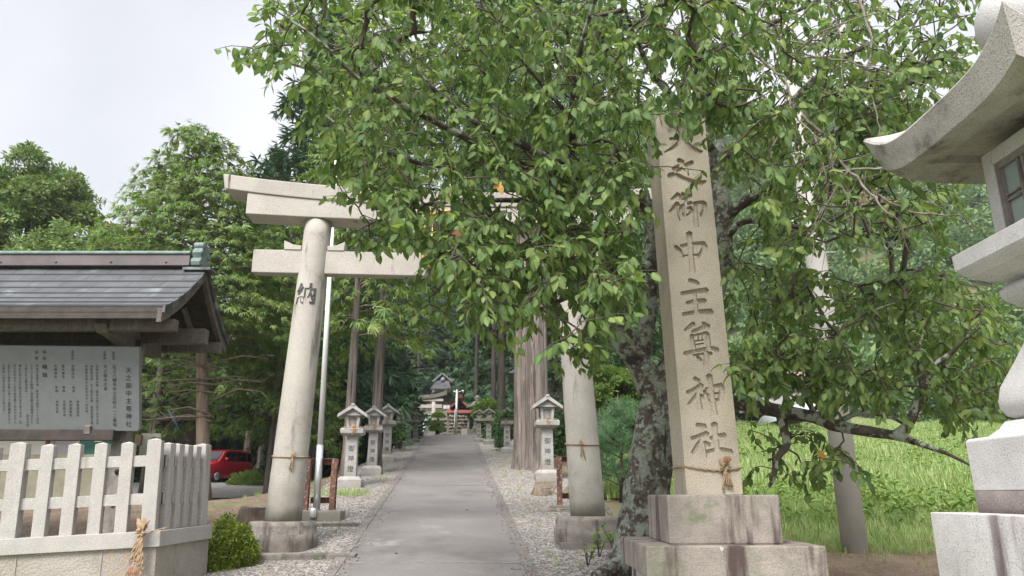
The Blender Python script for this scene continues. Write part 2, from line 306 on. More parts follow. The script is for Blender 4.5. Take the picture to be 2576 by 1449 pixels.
L_['pine'] = leafmat('pine_needle', [(0.05, 0.13, 0.05), (0.085, 0.18, 0.075), (0.13, 0.23, 0.10)], 0.55, 0.15)
L_['grass'] = leafmat('grass_blade', [(0.135, 0.225, 0.065), (0.20, 0.30, 0.09), (0.265, 0.36, 0.12), (0.34, 0.41, 0.18), (0.38, 0.37, 0.20)], 0.6, 0.3)
L_['hill'] = leafmat('hill_leaf', [(0.065, 0.13, 0.045), (0.09, 0.165, 0.052), (0.12, 0.195, 0.06), (0.16, 0.215, 0.075)], 0.7, 0.2)
L_['tan'] = leafmat('tan_leaf', [(0.22, 0.18, 0.085), (0.28, 0.23, 0.11), (0.20, 0.20, 0.08)], 0.7, 0.2)
L_['ivy'] = leafmat('ivy_leaf', [(0.025, 0.085, 0.02), (0.05, 0.13, 0.03), (0.085, 0.18, 0.04)], 0.5, 0.2)
L_['yellow'] = leafmat('yellow_leaf', [(0.5, 0.3, 0.04), (0.4, 0.2, 0.05)], 0.5, 0.2)
L_['brown'] = leafmat('withered_leaf', [(0.32, 0.12, 0.05), (0.22, 0.09, 0.04)], 0.6, 0.2)
# ------------------------------------------------------------------ foliage tools
def np_mesh(name, V, F, mt, parent=None, attr=None, smooth=True, loc=None):
    me = bpy.data.meshes.new(name); k = F.shape[1]
    if loc is None: loc = parent.location if parent is not None else Vector((0, 0, 0))
    V = V - np.array(loc)
    me.vertices.add(len(V)); me.vertices.foreach_set('co', V.astype(np.float32).ravel())
    me.loops.add(F.size); me.loops.foreach_set('vertex_index', F.astype(np.int32).ravel())
    me.polygons.add(len(F)); me.polygons.foreach_set('loop_start', np.arange(0, F.size, k, dtype=np.int32))
    me.polygons.foreach_set('loop_total', np.full(len(F), k, dtype=np.int32))
    me.polygons.foreach_set('use_smooth', np.full(len(F), smooth))
    me.update(calc_edges=True)
    if attr is not None:
        a = me.attributes.new('vein', 'FLOAT', 'POINT'); a.data.foreach_set('value', attr.astype(np.float32))
    me.materials.append(mt)
    o = bpy.data.objects.new(name, me); COL.objects.link(o)
    if parent is not None: o.parent = parent
    else: o.location = loc
    return o
def unit(a): return a / np.maximum(np.linalg.norm(a, axis=-1, keepdims=True), 1e-9)
def frames(A, N_):          # A: leaf axes, N_: rough normals -> rotation matrices with columns side, axis, normal
    A = unit(A); Sd = unit(np.cross(A, N_)); Nn = np.cross(Sd, A)
    return np.stack([Sd, A, Nn], -1)
def scatter(T, pos, Rm, sc):
    V0, F0 = T; n = len(pos)
    V = np.einsum('nij,vj->nvi', Rm, V0) * np.asarray(sc)[:, None, None] + pos[:, None, :]
    F = F0[None] + (np.arange(n) * len(V0))[:, None, None]
    return V.reshape(-1, 3), F.reshape(-1, F0.shape[1])
def rdir(n, up=0.0):
    d = RNG.normal(size=(n, 3)); d[:, 2] += up; return unit(d)
def T_leaf(curl=0.16, fold=0.32, bend=0.0, wid=1.0, wave=0.0):
    ts = [0, 0.13, 0.36, 0.62, 0.84, 1.0]; ws = [0.012, 0.15, 0.265, 0.262, 0.135, 0.006]
    V = []; vein = []
    for t, w in zip(ts, ws):
        z = -curl * t * t; w = w * wid; xb = bend * t * t
        V += [(-w + xb, t, z + fold * w + wave * math.sin(t * 9)), (xb, t, z), (w + xb, t, z + fold * w - wave * math.sin(t * 8 + 1))]; vein += [1, 0, 1]
    F = []
    for i in range(5):
        a = i * 3; F += [(a, a + 1, a + 4, a + 3), (a + 1, a + 2, a + 5, a + 4)]
    return (np.array(V), np.array(F)), np.array(vein, float)
TL, TLV = T_leaf()
TLS = [TL, T_leaf(.34, .15, .10, .92, .02)[0], T_leaf(-.05, .5, -.08, 1.05, .015)[0], T_leaf(.5, .45, .03, .85, .03)[0], T_leaf(.22, -.1, -.14, 1.08, .02)[0]]
def T_blades(k, wid, spread, seed, z=0.25, lens=(0.6, 1)):
    r = np.random.default_rng(seed); V = []; F = []
    for i in range(k):
        a = (i / (k - 1) - 0.5) * spread if k > 1 else 0; b0 = 0.55 * (1 - abs(i / max(1, k - 1) - 0.5) * 1.2)
        L = r.uniform(*lens) * (1 - 0.35 * abs(a) / (spread / 2 + 1e-6)); d = np.array([math.sin(a), math.cos(a)]); pz = np.array([d[1], -d[0]]) * wid
        b = len(V); st = np.array([0, b0 * 0.6 * r.uniform(0.2, 1)])
        zz = r.uniform(-z, z)
        V += [(*(st - pz * 0.4), 0), (*(st + pz * 0.4), 0), (*(st + d * L * 0.55 + pz), zz * 0.4), (*(st + d * L * 0.55 - pz), zz * 0.4 - 0.02), ]
        V += [(*(st + d * L * 0.98 + pz * 0.25), zz - 0.16), (*(st + d * L * 0.98 - pz * 0.25), zz - 0.16)]
        F += [(b, b + 1, b + 2, b + 3), (b + 3, b + 2, b + 4, b + 5)]
    return np.array(V), np.array(F)
T_hin = T_blades(9, 0.060, 2.3, 3)
T_hin2 = T_blades(7, 0.055, 1.9, 5)
HINS = [T_blades(11, 0.050, 2.7, 3, .25, (.4, .85)), T_blades(10, 0.055, 2.3, 5, .2, (.45, .9)), T_blades(13, 0.042, 2.9, 6, .35, (.35, .8)), T_blades(10, 0.055, 1.6, 7, .15, (.5, .9)), T_blades(13, 0.042, 2.1, 8, .4, (.35, .85))]
def T_ball(k, wid, seed, up=0.3, L=(0.6, 1)):
    r = np.random.default_rng(seed); V = []; F = []
    for i in range(k):
        d = r.normal(size=3); d[1] += up * 2; d /= np.linalg.norm(d); s_ = np.cross(d, r.normal(size=3)); s_ /= np.linalg.norm(s_); l_ = r.uniform(*L)
        b = len(V)
        V += [tuple(d * 0.06 - s_ * wid * .5), tuple(d * 0.06 + s_ * wid * .5), tuple(d * l_ * 0.55 + s_ * wid), tuple(d * l_ * 0.55 - s_ * wid), tuple(d * l_ + s_ * wid * .2 + np.array([0, 0, -.08])), tuple(d * l_ - s_ * wid * .2 + np.array([0, 0, -.08]))]
        F += [(b, b + 1, b + 2, b + 3), (b + 3, b + 2, b + 4, b + 5)]
    return np.array(V), np.array(F)
T_cedar = T_ball(12, 0.055, 11, 0.35)
T_needle = T_ball(26, 0.016, 12, 0.4, (0.7, 1.0))
def T_cluster(k, w, seed):          # a small twig end of k leaves
    r = np.random.default_rng(seed); V = []; F = []
    for i in range(k):
        a = r.uniform(0, 6.28); el = r.uniform(-0.5, 0.7); d = np.array([math.cos(a) * math.cos(el), math.sin(a) * math.cos(el), math.sin(el)])
        up = np.array([0, 0, 1.0]) + r.normal(size=3) * 0.35; s_ = np.cross(d, up); s_ /= np.linalg.norm(s_); L = r.uniform(0.45, 0.75); o = d * r.uniform(0.1, 0.45)
        b = len(V); dr = np.array([0, 0, -0.12])
        V += [tuple(o), tuple(o + d * L * 0.45 + s_ * w), tuple(o + d * L + dr), tuple(o + d * L * 0.45 - s_ * w)]
        F += [(b, b + 1, b + 2, b + 3)]
    return np.array(V), np.array(F)
T_broad = T_cluster(9, 0.13, 21); T_broad2 = T_cluster(8, 0.16, 22)
T_tuft = T_ball(9, 0.022, 31, 0.0, (0.6, 1.0))
def T_grass(k, seed):
    r = np.random.default_rng(seed); V = []; F = []
    for i in range(k):
        a = r.uniform(0, 6.28); lean = r.uniform(0.1, 0.6); h = r.uniform(0.5, 1); w = r.uniform(0.012, 0.026)
        d = np.array([math.cos(a), math.sin(a), 0]); s_ = np.array([-d[1], d[0], 0]); o = np.array([r.normal() * .12, r.normal() * .12, -0.05]); b = len(V)
        for t, ww in ((0, 1), (0.55, 0.8), (1, 0.1)):
            c = o + d * lean * t * t * h + np.array([0, 0, h * t * (1 - 0.22 * t * lean)])
            V += [tuple(c - s_ * w * ww), tuple(c + s_ * w * ww)]
        F += [(b, b + 1, b + 3, b + 2), (b + 2, b + 3, b + 5, b + 4)]
    return np.array(V), np.array(F)
T_gr = T_grass(10, 41)
I3 = np.eye(3)
def yawm(n):
    a = RNG.uniform(0, 6.28, n); c, s_ = np.cos(a), np.sin(a); z = np.zeros(n); o = np.ones(n)
    return np.stack([np.stack([c, -s_, z], -1), np.stack([s_, c, z], -1), np.stack([z, z, o], -1)], -2)
def merge(parts):
    Vs, Fs, b = [], [], 0
    for V, F in parts: Vs.append(V); Fs.append(F + b); b += len(V)
    return np.concatenate(Vs), np.concatenate(Fs)
def bark_fn(amp, fr, zs=1.0, lob=None):
    def f(p, an, t):
        q = Vector((p.x * fr, p.y * fr, p.z * fr * zs))
        v = 1 + amp * mnoise.noise(q) + amp * 0.5 * mnoise.noise(q * 2.3)
        if lob: v += lob(an, t)
        return v
    return f
# ------------------------------------------------------------------ trees
def broad_tree(name, label, cat, base, H, R, lm, n_clump=26, per=90, size=0.34, tr=0.16, flat=0.75, base_h=0.3, group=None, bark='bark_dark', seed=1, T=None, limbs=True):
    r = np.random.default_rng(seed); root = thing(name, label, cat, base, group=group); T = T or T_broad
    b = np.array(base); mb = MB(); top = b + np.array([r.normal() * .2, r.normal() * .2, H * 0.75])
    pts = [Vector(b + (top - b) * t + np.array([math.sin(t * 5 + seed) * .12 * R * .3, 0, -0.2 if t == 0 else 0])) for t in np.linspace(0, 1, 8)]
    mb.tube(pts, [tr * (1 - 0.75 * t) * (1.35 if t == 0 else 1) for t in np.linspace(0, 1, 8)], 9, fn=bark_fn(0.12, 3))
    cs = []
    for i in range(n_clump):
        d = r.normal(size=3); d /= np.linalg.norm(d); rad = r.uniform(0.35, 0.95) ** 0.6
        zc = H * (base_h + (1 - base_h) * 0.52) + d[2] * rad * H * (1 - base_h) * 0.44
        f = 1 - 0.35 * max(0, d[2])
        cs.append((b[0] + d[0] * rad * R * f, b[1] + d[1] * rad * R * f, b[2] + zc))
    cs = np.array(cs); pos = []; nor = []
    for c in cs:
        k = int(per * r.uniform(0.6, 1.3)); rr = R * r.uniform(0.24, 0.42)
        d = r.normal(size=(k, 3)); d[:, 2] += 0.35; d = unit(d); q = d * (rr * r.uniform(0.55, 1.1, (k, 1)) ** 0.6); q[:, 2] *= flat
        pos.append(c + q); nor.append(d)
        if limbs:
            j = r.integers(3, 7); a = pts[j]; m_ = (a + Vector(c)) / 2 + Vector((0, 0, -0.08 * R))
            mb.tube([a, m_, Vector(c)], [tr * 0.32, tr * 0.2, tr * 0.07], 5, caps=False)
    pos = np.concatenate(pos); nor = np.concatenate(nor); n = len(pos)
    ax = unit(nor + r.normal(size=(n, 3)) * 0.6); up = unit(np.array([0, 0, 1.0]) + r.normal(size=(n, 3)) * 0.5)
    V, F = scatter(T, pos, frames(ax, up), size * r.uniform(0.7, 1.25, n))
    mb.build('trunk', K[bark], root, world=True)
    np_mesh('crown', V, F, lm, root, smooth=False); return root
def conifer(name, label, cat, base, H, R, lm, T, n_br=70, size=0.42, base_h=0.2, tr=0.2, droop=0.25, dens=3.2, group=None, bark='bark_cedar', seed=2, power=0.85, lean=(0, 0), spread=0.35, twigs=True, trunk_fn=None, ragged=0.3, start=0.3, arc=None):
    r = np.random.default_rng(seed); root = thing(name, label, cat, base, group=group); b = np.array(base, float); mb = MB()
    ax_ = lambda h: b + np.array([lean[0] * h / H, lean[1] * h / H, h])
    hs = np.linspace(-0.3, H * 0.97, 14)
    mb.tube([Vector(ax_(h)) for h in hs], [tr * (max(0.06, 1 - 0.93 * max(0, h) / H)) * (1.25 if h < 0 else 1) for h in hs], 14, fn=trunk_fn or bark_fn(0.10, 2.4, 0.5))
    pos = []; axs = []; ups = []
    for i in range(n_br):
        t = (i + r.uniform(0, 1)) / n_br; h = H * (base_h + (1 - base_h) * t)
        Lb = R * max(0.06, (1 - t) ** power) * r.uniform(1 - ragged, 1 + ragged * 0.4); az = i * 2.4 + r.normal() * 0.5
        if arc: az = arc[0] + (az % 6.283) / 6.283 * (arc[1] - arc[0])
        d = np.array([math.cos(az), math.sin(az), 0]); o = ax_(h); k = 6
        ln = [o + d * Lb * s_ + np.array([0, 0, Lb * (0.18 * s_ - droop * 1.6 * s_ * s_)]) for s_ in np.linspace(0, 1, k)]
        if twigs: mb.tube([Vector(p) for p in ln], [max(0.008, tr * 0.17 * (1 - 0.8 * s_) * min(1, Lb / R + .3)) for s_ in np.linspace(0, 1, k)], 4, caps=False)
        m = max(2, int(Lb * dens / size))
        for s_ in r.uniform(start, 1.03, m) ** 0.8:
            q = o + d * Lb * s_ + np.array([0, 0, Lb * (0.18 * s_ - droop * 1.6 * s_ * s_)])
            lat = np.array([-d[1], d[0], 0]) * r.normal() * spread * Lb * 0.5 * (1.15 - 0.6 * s_)
            pos.append(q + lat + r.normal(size=3) * size * 0.18)
            axs.append(d * 1.0 + lat / (Lb * 0.3 + 1e-3) * 0.7 + np.array([0, 0, -0.35]) + r.normal(size=3) * 0.3); ups.append(np.array([0, 0, 1.0]) + d * 0.3 + r.normal(size=3) * 0.35)
    pos = np.array(pos); n = len(pos)
    FR = frames(np.array(axs), np.array(ups)); sz = size * r.uniform(0.6, 1.3, n); TT = HINS if (T is T_hin or T is T_hin2) else [T]; kk = r.integers(0, len(TT), n)
    V, F = merge([scatter(TT[q], pos[kk == q], FR[kk == q], sz[kk == q]) for q in range(len(TT))])
    mb.build('trunk', K[bark], root, world=True); np_mesh('crown', V, F, lm, root, smooth=False); return root
def bush(name, label, cat, base, rad, lm, n=900, size=0.14, T=None, seed=3, group=None, stems=9, squash=1.0, bark='bark_dark'):
    r = np.random.default_rng(seed); root = thing(name, label, cat, base, group=group); b = np.array(base); rx, ry, rz = rad
    zz = r.uniform(0, 1, n); aa = r.uniform(0, 6.283, n); rr_ = (1 - zz ** 3.0) ** .5; d = np.stack([np.cos(aa) * rr_, np.sin(aa) * rr_, zz * .92 - .05], -1)
    lump = 1 + 0.10 * np.sin(d[:, 0] * 7 + seed) * np.cos(d[:, 1] * 6) + 0.1 * np.sin(d[:, 2] * 9 + d[:, 0] * 5)
    q = d * np.array([rx, ry, rz]) * (r.uniform(0.55, 1.05, (n, 1)) ** 0.5) * lump[:, None]
    pos = b + q; pos[:, 2] = np.maximum(pos[:, 2], b[2] + 0.03)
    V, F = scatter(T or T_broad, pos, frames(unit(d + r.normal(size=(n, 3)) * .5 + np.array([0, 0, .3])), unit(np.array([0, 0, 1.0]) + r.normal(size=(n, 3)) * .6)), size * r.uniform(.7, 1.3, n))
    mb = MB()
    for i in range(stems):
        a = r.uniform(0, 6.28); e = b + np.array([math.cos(a) * rx * .7, math.sin(a) * ry * .7, rz * r.uniform(.4, .8)])
        mb.tube([Vector(b) + Vector((0, 0, -.05)), Vector((b + e) / 2) + Vector((0, 0, rz * .1)), Vector(e)], [0.02, 0.012, 0.006], 5, caps=False)
    mb.build('stems', K[bark], root, world=True); np_mesh('foliage', V, F, lm, root, smooth=False); return root
# ------------------------------------------------------------------ ground, path, gravel
ys = sorted(set([round(v, 3) for v in list(np.arange(-12, 60, 0.6)) + list(np.arange(60, 260, 5.0))]))
def sheet(name, xs_of, mt, dz, y0, y1, kind='structure', rough=0.0, nx=None):
    yy = [y for y in ys if y0 <= y <= y1]; V = []; F = []
    for y in yy:
        for x in xs_of(y):
            z = ter(x, y) + dz
            if rough: z += rough * mnoise.noise(Vector((x * 0.9, y * 0.9, 3.1))) * sstep(0.8, 2.5, min(abs(x - pc(y) - 1.6), abs(x - pc(y) + 1.6)) if y < 42 else 3)
            V.append((x, y, z))
    m = len(xs_of(yy[0]))
    for j in range(len(yy) - 1):
        for i in range(m - 1):
            a = j * m + i; F.append((a, a + 1, a + m + 1, a + m))
    mb = MB(); mb.add(V, F, True); o = mb.build(name, mt); struct(o, kind); return o
def pc(y): return -0.96 - 0.0765 * (y - 9.33)
def pw(y): return 1.26 if y < 25 else 1.26 + 0.05 * (1 - math.exp(-(y - 25) / 6))
K['ground'] = M('grassy_ground', (0.12, 0.165, 0.045), (0.16, 0.125, 0.08), 0.35, 0.97, 0.03, 12, [((0.22, 0.19, 0.11), 18, 0.6, 0.72)], spots=(((0.10, 0.15, 0.035), 0.9, 0.45, 0.6),))
gx = [-170, -130, -100, -75, -58, -46, -38, -32] + list(np.arange(-28, -5.5, 1.5)) + list(np.arange(-5, 6.01, 1.0)) + list(np.arange(7, 30, 1.5)) + [32, 36, 42, 50, 60, 75, 100, 130, 170]
sheet('ground', lambda y: gx, K['ground'], -0.02, -12, 260)
# gravel both sides of the path: pebble pattern from cells, pebbles themselves scattered on top
gm = bpy.data.materials.new('gravel'); gm.use_nodes = True
n = gm.node_tree.nodes; l = gm.node_tree.links; b = n['Principled BSDF']
tc = n.new('ShaderNodeTexCoord'); vo = n.new('ShaderNodeTexVoronoi'); vo.inputs['Scale'].default_value = 26; vo.inputs['Randomness'].default_value = 1
rp = n.new('ShaderNodeValToRGB'); e = rp.color_ramp.elements
for i, (p_, c) in enumerate(((0.0, (0.14, 0.128, 0.115)), (0.35, (0.21, 0.192, 0.172)), (0.65, (0.265, 0.242, 0.215)), (1.0, (0.36, 0.335, 0.305)))):
    el = e[i] if i < 2 else e.new(p_); el.position = p_; el.color = c + (1,)
sx = n.new('ShaderNodeSeparateColor'); l.new(tc.outputs['Object'], vo.inputs['Vector']); l.new(vo.outputs['Color'], sx.inputs[0]); l.new(sx.outputs[0], rp.inputs[0])
nn = n.new('ShaderNodeTexNoise'); nn.inputs['Scale'].default_value = 0.9; nn.inputs['Detail'].default_value = 5; l.new(tc.outputs['Object'], nn.inputs['Vector'])
mr = n.new('ShaderNodeMapRange'); mr.inputs[1].default_value = 0.52; mr.inputs[2].default_value = 0.72; l.new(nn.outputs['Fac'], mr.inputs[0])
mx = n.new('ShaderNodeMixRGB'); mx.inputs[2].default_value = (0.20, 0.165, 0.115, 1); ml = n.new('ShaderNodeMath'); ml.operation = 'MULTIPLY'; ml.inputs[1].default_value = 0.7
l.new(mr.outputs[0], ml.inputs[0]); l.new(ml.outputs[0], mx.inputs[0]); l.new(rp.outputs[0], mx.inputs[1]); l.new(mx.outputs[0], b.inputs['Base Color'])
bp = n.new('ShaderNodeBump'); bp.inputs['Strength'].default_value = 1; bp.inputs['Distance'].default_value = 0.02; bp.invert = True
l.new(vo.outputs['Distance'], bp.inputs['Height']); l.new(bp.outputs[0], b.inputs['Normal']); b.inputs['Roughness'].default_value = 0.9
K['gravel'] = gm
def lin(a, b_, k): return [a + (b_ - a) * i / k for i in range(k + 1)]
def gl(y): return -4.3 if y < 16 else -4.3 - (y - 16) * 0.0765
def gr(y): return 1.35 + 0.35 * sstep(8, 11, y) if y < 16 else 1.7 - (y - 16) * 0.0765
sheet('gravel_verge', lambda y: lin(gl(y), pc(y) - pw(y) + 0.02, 8), K['gravel'], 0.012, 5, 41)
sheet('gravel_verge', lambda y: lin(pc(y) + pw(y) - 0.02, gr(y), 8), K['gravel'], 0.012, 5, 41)
sheet('path', lambda y: lin(pc(y) - pw(y), pc(y) + pw(y), 6), K['path'], 0.035, -2, 41.4)
for s_ in (-1, 1):
    mb = MB(); yy = [y for y in ys if 2 <= y <= 41]
    V = []; F = []
    for y in yy:
        x0 = pc(y) + s_ * pw(y); x1 = x0 - s_ * 0.13; z = ter(x0, y)
        V += [(x0 + s_ * 0.02, y, z - 0.02), (x0 + s_ * 0.01, y, z + 0.045), (x1, y, z + 0.045), (x1, y, z - 0.02)]
    for j in range(len(yy) - 1):
        for i in range(3): F.append((j * 4 + i, j * 4 + i + 1, j * 4 + i + 5, j * 4 + i + 4))
    mb.add(V, F); struct(mb.build('path_edging', K['kerb']))
mb = MB()
for y, w, hh in ((18.0, 0.035, 0.04), (9.9, 0.03, 0.039)):
    mb.box((pc(y), y, ter(pc(y), y) + hh), (2.26, w, 0.006), Matrix.Rotation(-0.02, 3, 'Z') @ Matrix.Rotation(0.0, 3, 'X'))
K['joint'] = M('sand_joint', (0.30, 0.28, 0.25), (0.18, 0.168, 0.15), 9, 0.95)
struct(mb.build('path_joint', K['joint']))
# pebbles
def T_peb(seed):
    r = np.random.default_rng(seed); V = [(1, 0, 0), (-1, 0, 0), (0, .75, 0), (0, -.75, 0), (0, 0, .55), (0, 0, -.5)]
    V = np.array(V) * r.uniform(.8, 1.2, (6, 3)); F = np.array([(0, 2, 4), (2, 1, 4), (1, 3, 4), (3, 0, 4), (2, 0, 5), (1, 2, 5), (3, 1, 5), (0, 3, 5)]); return V, F
pos = []
for i in range(26000):
    y = 8.2 + (RNG.uniform() ** 1.7) * 20; s_ = -1 if RNG.uniform() < 0.6 else 1
    x = RNG.uniform(gl(y) - .1, pc(y) - pw(y) + 0.0) if s_ < 0 else RNG.uniform(pc(y) + pw(y), gr(y) + .15)
    dz_ = 0.016
    if RNG.uniform() < 0.05: x = pc(y) + s_ * (pw(y) - abs(RNG.normal()) * .12); dz_ = 0.05
    pos.append((x, y, ter(x, y) + dz_))
pos = np.array(pos); nP = len(pos)
V, F = scatter(T_peb(1), pos, yawm(nP), RNG.uniform(0.009, 0.022, nP))
pm = leafmat('pebble', [(0.13, 0.118, 0.106), (0.20, 0.182, 0.165), (0.27, 0.247, 0.22), (0.37, 0.345, 0.315)], 0.85, 0.0)
struct(np_mesh('pebbles', V, F, pm), 'stuff')
# bare soil bank right of the monument, litter and soil left of the gateway, concrete drive, far terrace
def patch(name, x0, x1, y0, y1, mt, dz, kx=14, ky=14, amp=0.05, crown=0.0, kind='structure', edge=0.5):
    V = []; F = []
    for j in range(ky + 1):
        for i in range(kx + 1):
            a, c = i / kx, j / ky
            x = x0 + (x1 - x0) * a; y = y0 + (y1 - y0) * c
            x += edge * mnoise.noise(Vector((y * .8, a * 3, 1.7))) * (1 if i in (0, kx) else .4); y += edge * mnoise.noise(Vector((x * .8, c * 3, 5.1))) * (1 if j in (0, ky) else .4)
            f = min(1, 4 * min(a, 1 - a, c, 1 - c))
            z = ter(x, y) + dz * min(1, f * 3) - 0.03 * (f == 0) + crown * f + amp * f * mnoise.noise(Vector((x * 1.7, y * 1.7, 0)))
            V.append((x, y, z))
    for j in range(ky):
        for i in range(kx):
            k = j * (kx + 1) + i; F.append((k, k + 1, k + kx + 2, k + kx + 1))
    mb = MB(); mb.add(V, F, True); return struct(mb.build(name, mt), kind)
patch('soil_bank', 2.55, 8.5, 5.6, 10.9, K['soil'], 0.02, 22, 18, 0.07, 0.06)
K['litter'] = M('leaf_litter', (0.15, 0.105, 0.07), (0.085, 0.062, 0.045), 2.5, 0.97, 0.03, 25, [((0.28, 0.20, 0.14), 22, 0.58, 0.68)], spots=(((0.10, 0.14, 0.04), 1.1, 0.6, 0.7),))
patch('leaf_litter', -13.5, -3.9, 11.5, 21.5, K['litter'], 0.02, 20, 16, 0.05)
patch('leaf_litter', -11, -5.6, 21, 40, K['litter'], 0.02, 14, 18, 0.05)
patch('leaf_litter', 0.3, 4.6, 15.2, 40, K['litter'], 0.02, 14, 18, 0.05)
K['drive'] = M('drive_concrete', (0.26, 0.25, 0.235), (0.20, 0.19, 0.18), 1.2, 0.9, 0.004, 30)
# ------------------------------------------------------------------ lettering
DG = None
def glyphs(body, size, line=1.0, weight=0.0, align='CENTER'):
    c = bpy.data.curves.new('lettering', 'FONT'); c.body = body; c.size = size; c.space_line = line; c.offset = weight; c.align_x = align
    o = bpy.data.objects.new('lettering', c); COL.objects.link(o)
    m = bpy.data.meshes.new_from_object(o.evaluated_get(bpy.context.evaluated_depsgraph_get()))
    V = [v.co.copy() for v in m.vertices]; F = [tuple(p.vertices) for p in m.polygons]
    bpy.data.objects.remove(o); bpy.data.curves.remove(c); bpy.data.meshes.remove(m)
    return V, F
def rope_pts(mb, pts, r=0.011, tw=16, n=5):
    pts = [Vector(p) for p in pts]; fine = []
    for a, b in zip(pts[:-1], pts[1:]):
        k = max(3, int((b - a).length / 0.02)); fine += [a + (b - a) * i / k for i in range(k)]
    fine.append(pts[-1])
    for ph in (0, math.pi):
        q = []
        for i, p in enumerate(fine):
            t = (fine[min(i + 1, len(fine) - 1)] - fine[max(0, i - 1)]).normalized(); a = t.cross(Vector((.3, .9, .2))).normalized(); b = t.cross(a)
            an = ph + i * 0.9; q.append(p + (a * math.cos(an) + b * math.sin(an)) * r * 0.55)
        mb.tube(q, r * 0.68, n)
def knot(mb, c, s=1.0, hang=0.3, k=4, seed=1, out=(0, -1, 0)):
    r = random.Random(seed); c = Vector(c); o = Vector(out)
    sd_ = o.cross(Vector((0, 0, 1))).normalized()
    for i in range(7):
        a = r.uniform(0, 6.28); e = c + (sd_ * math.cos(a) + Vector((0, 0, 1)) * math.sin(a)) * 0.05 * s + o * r.uniform(.01, .05) * s
        mb.tube([c, (c + e) / 2 + o * 0.03 * s, e], 0.012 * s, 5)
    for i in range(5):
        e = c + Vector((0, 0, r.uniform(.05, .13) * s)) + sd_ * r.uniform(-.06, .06) * s
        mb.tube([c, e], [0.012 * s, 0.006 * s], 5)
    for i in range(k):
        dx = r.uniform(-.09, .09) * s; h = hang * r.uniform(.75, 1.05)
        rope_pts(mb, [c + o * .02 * s, c + sd_ * dx * .5 + Vector((0, 0, -h * .4)) + o * .035 * s, c + sd_ * dx + Vector((0, 0, -h)) + o * .02 * s], 0.012 * s)

# ------------------------------------------------------------------ the stone gateway
TL0 = Vector((-3.27, 11.0, 0)); TR0 = Vector((1.12, 11.33, 0)); TC = (TL0 + TR0) / 2; TYAW = math.atan2(TR0.y - TL0.y, TR0.x - TL0.x)
tz = 1.24
gate = thing('torii', 'tall pale granite shrine gateway standing over the concrete path, its right half behind cherry leaves', 'torii gate', (TC.x, TC.y, ter(TC.x, TC.y)), (0, 0, TYAW))
gz = gate.location.z; HS = 2.2
def fnp(p, an, t): return 1 + 0.004 * mnoise.noise(p * 3)
for s_ in (-1, 1):
    b0 = tz - gz - (0.0 if s_ < 0 else -0.06); lean = 0.19 if s_ < 0 else 0.24; mb = MB()
    zs = [b0 - 0.02 + (5.79 - gz - b0) * t for t in np.linspace(0, 1, 20)]
    mb.tube([(s_ * (HS - lean * (z - b0) / 4.6), 0, z) for z in zs], [0.258 - 0.05 * (z - b0) / 4.6 for z in zs], 40, fn=fnp)
    pil = mb.build('pillar', K['granite_pillar'], gate)
    mb = MB(); mb.lathe([(0.50, -0.5), (0.505, 0.12), (0.50, 0.20), (0.475, 0.205), (0.48, 0.30), (0.45, 0.365), (0.40, 0.37)], 40, (s_ * HS, 0, b0 - 0.37))
    if s_ > 0: mb.box((s_ * HS + 0.1, 0, b0 - 0.6), (1.15, 1.0, 0.5))
    mb.build('base_ring', K['ring'], gate)
def kz(x): return 6.03 + 0.185 * (abs(x) / 3.45) ** 2.4 - gz
xs = np.linspace(-1, 1, 41)
mb = MB(); V = []; F = []
for t in xs:
    x = 3.45 * t; z = kz(x); e = 0.06 * abs(t) ** 6 * (1 if t > 0 else -1)
    V += [(x, -0.255, z), (x + e * .6, -0.28, z + 0.235), (x + e, 0.0, z + 0.30), (x + e * .6, 0.28, z + 0.235), (x, 0.255, z)]
for i in range(40):
    for k in range(5): F.append((i * 5 + k, i * 5 + (k + 1) % 5, i * 5 + 5 + (k + 1) % 5, i * 5 + 5 + k))
F += [(0, 1, 2, 3, 4), (204, 203, 202, 201, 200)]
mb.add(V, F); mb.build('top_lintel', K['granite_torii'], gate, bevel=0.012)
mb = MB(); V = []; F = []
for t in xs:
    x = 3.1 * t; z0 = 5.765 + 0.05 * abs(t) ** 2.2 - gz; z1 = kz(x) - 0.002
    V += [(x, -0.226, z0), (x, -0.23, z1), (x, 0.23, z1), (x, 0.226, z0)]
for i in range(40):
    for k in range(4): F.append((i * 4 + k, i * 4 + (k + 1) % 4, i * 4 + 4 + (k + 1) % 4, i * 4 + 4 + k))
F += [(0, 1, 2, 3), (163, 162, 161, 160)]
mb.add(V, F); mb.build('under_lintel', K['granite_torii'], gate, bevel=0.012)
mb = MB(); mb.box((0, 0, 5.09 - gz), (5.92, 0.2, 0.375)); mb.build('tie_beam', K['granite_torii'], gate, bevel=0.012)
for s_ in (-1, 1):
    for q in (-1, 1):
        xc = s_ * (HS - 0.17); x0 = xc + q * 0.2; x1 = xc + q * 0.46
        mb = MB(); mb.prism([(x0, 5.279 - gz), (x1, 5.279 - gz), (x1 + q * 0.01, 5.43 - gz), (x0 + q * .13, 5.365 - gz), (x0, 5.35 - gz)], -0.115, 0.115); mb.build('wedge', K['granite_torii'], gate, bevel=0.008)
mb = MB(); mb.box((0, -0.02, 5.52 - gz), (0.5, 0.16, 0.48)); mb.build('strut_block', K['granite_torii'], gate)
mb = MB(); mb.box((0, -0.2, 5.43 - gz), (0.52, 0.05, 0.78)); plq = mb.build('plaque', K['black'], gate)
mb = MB()
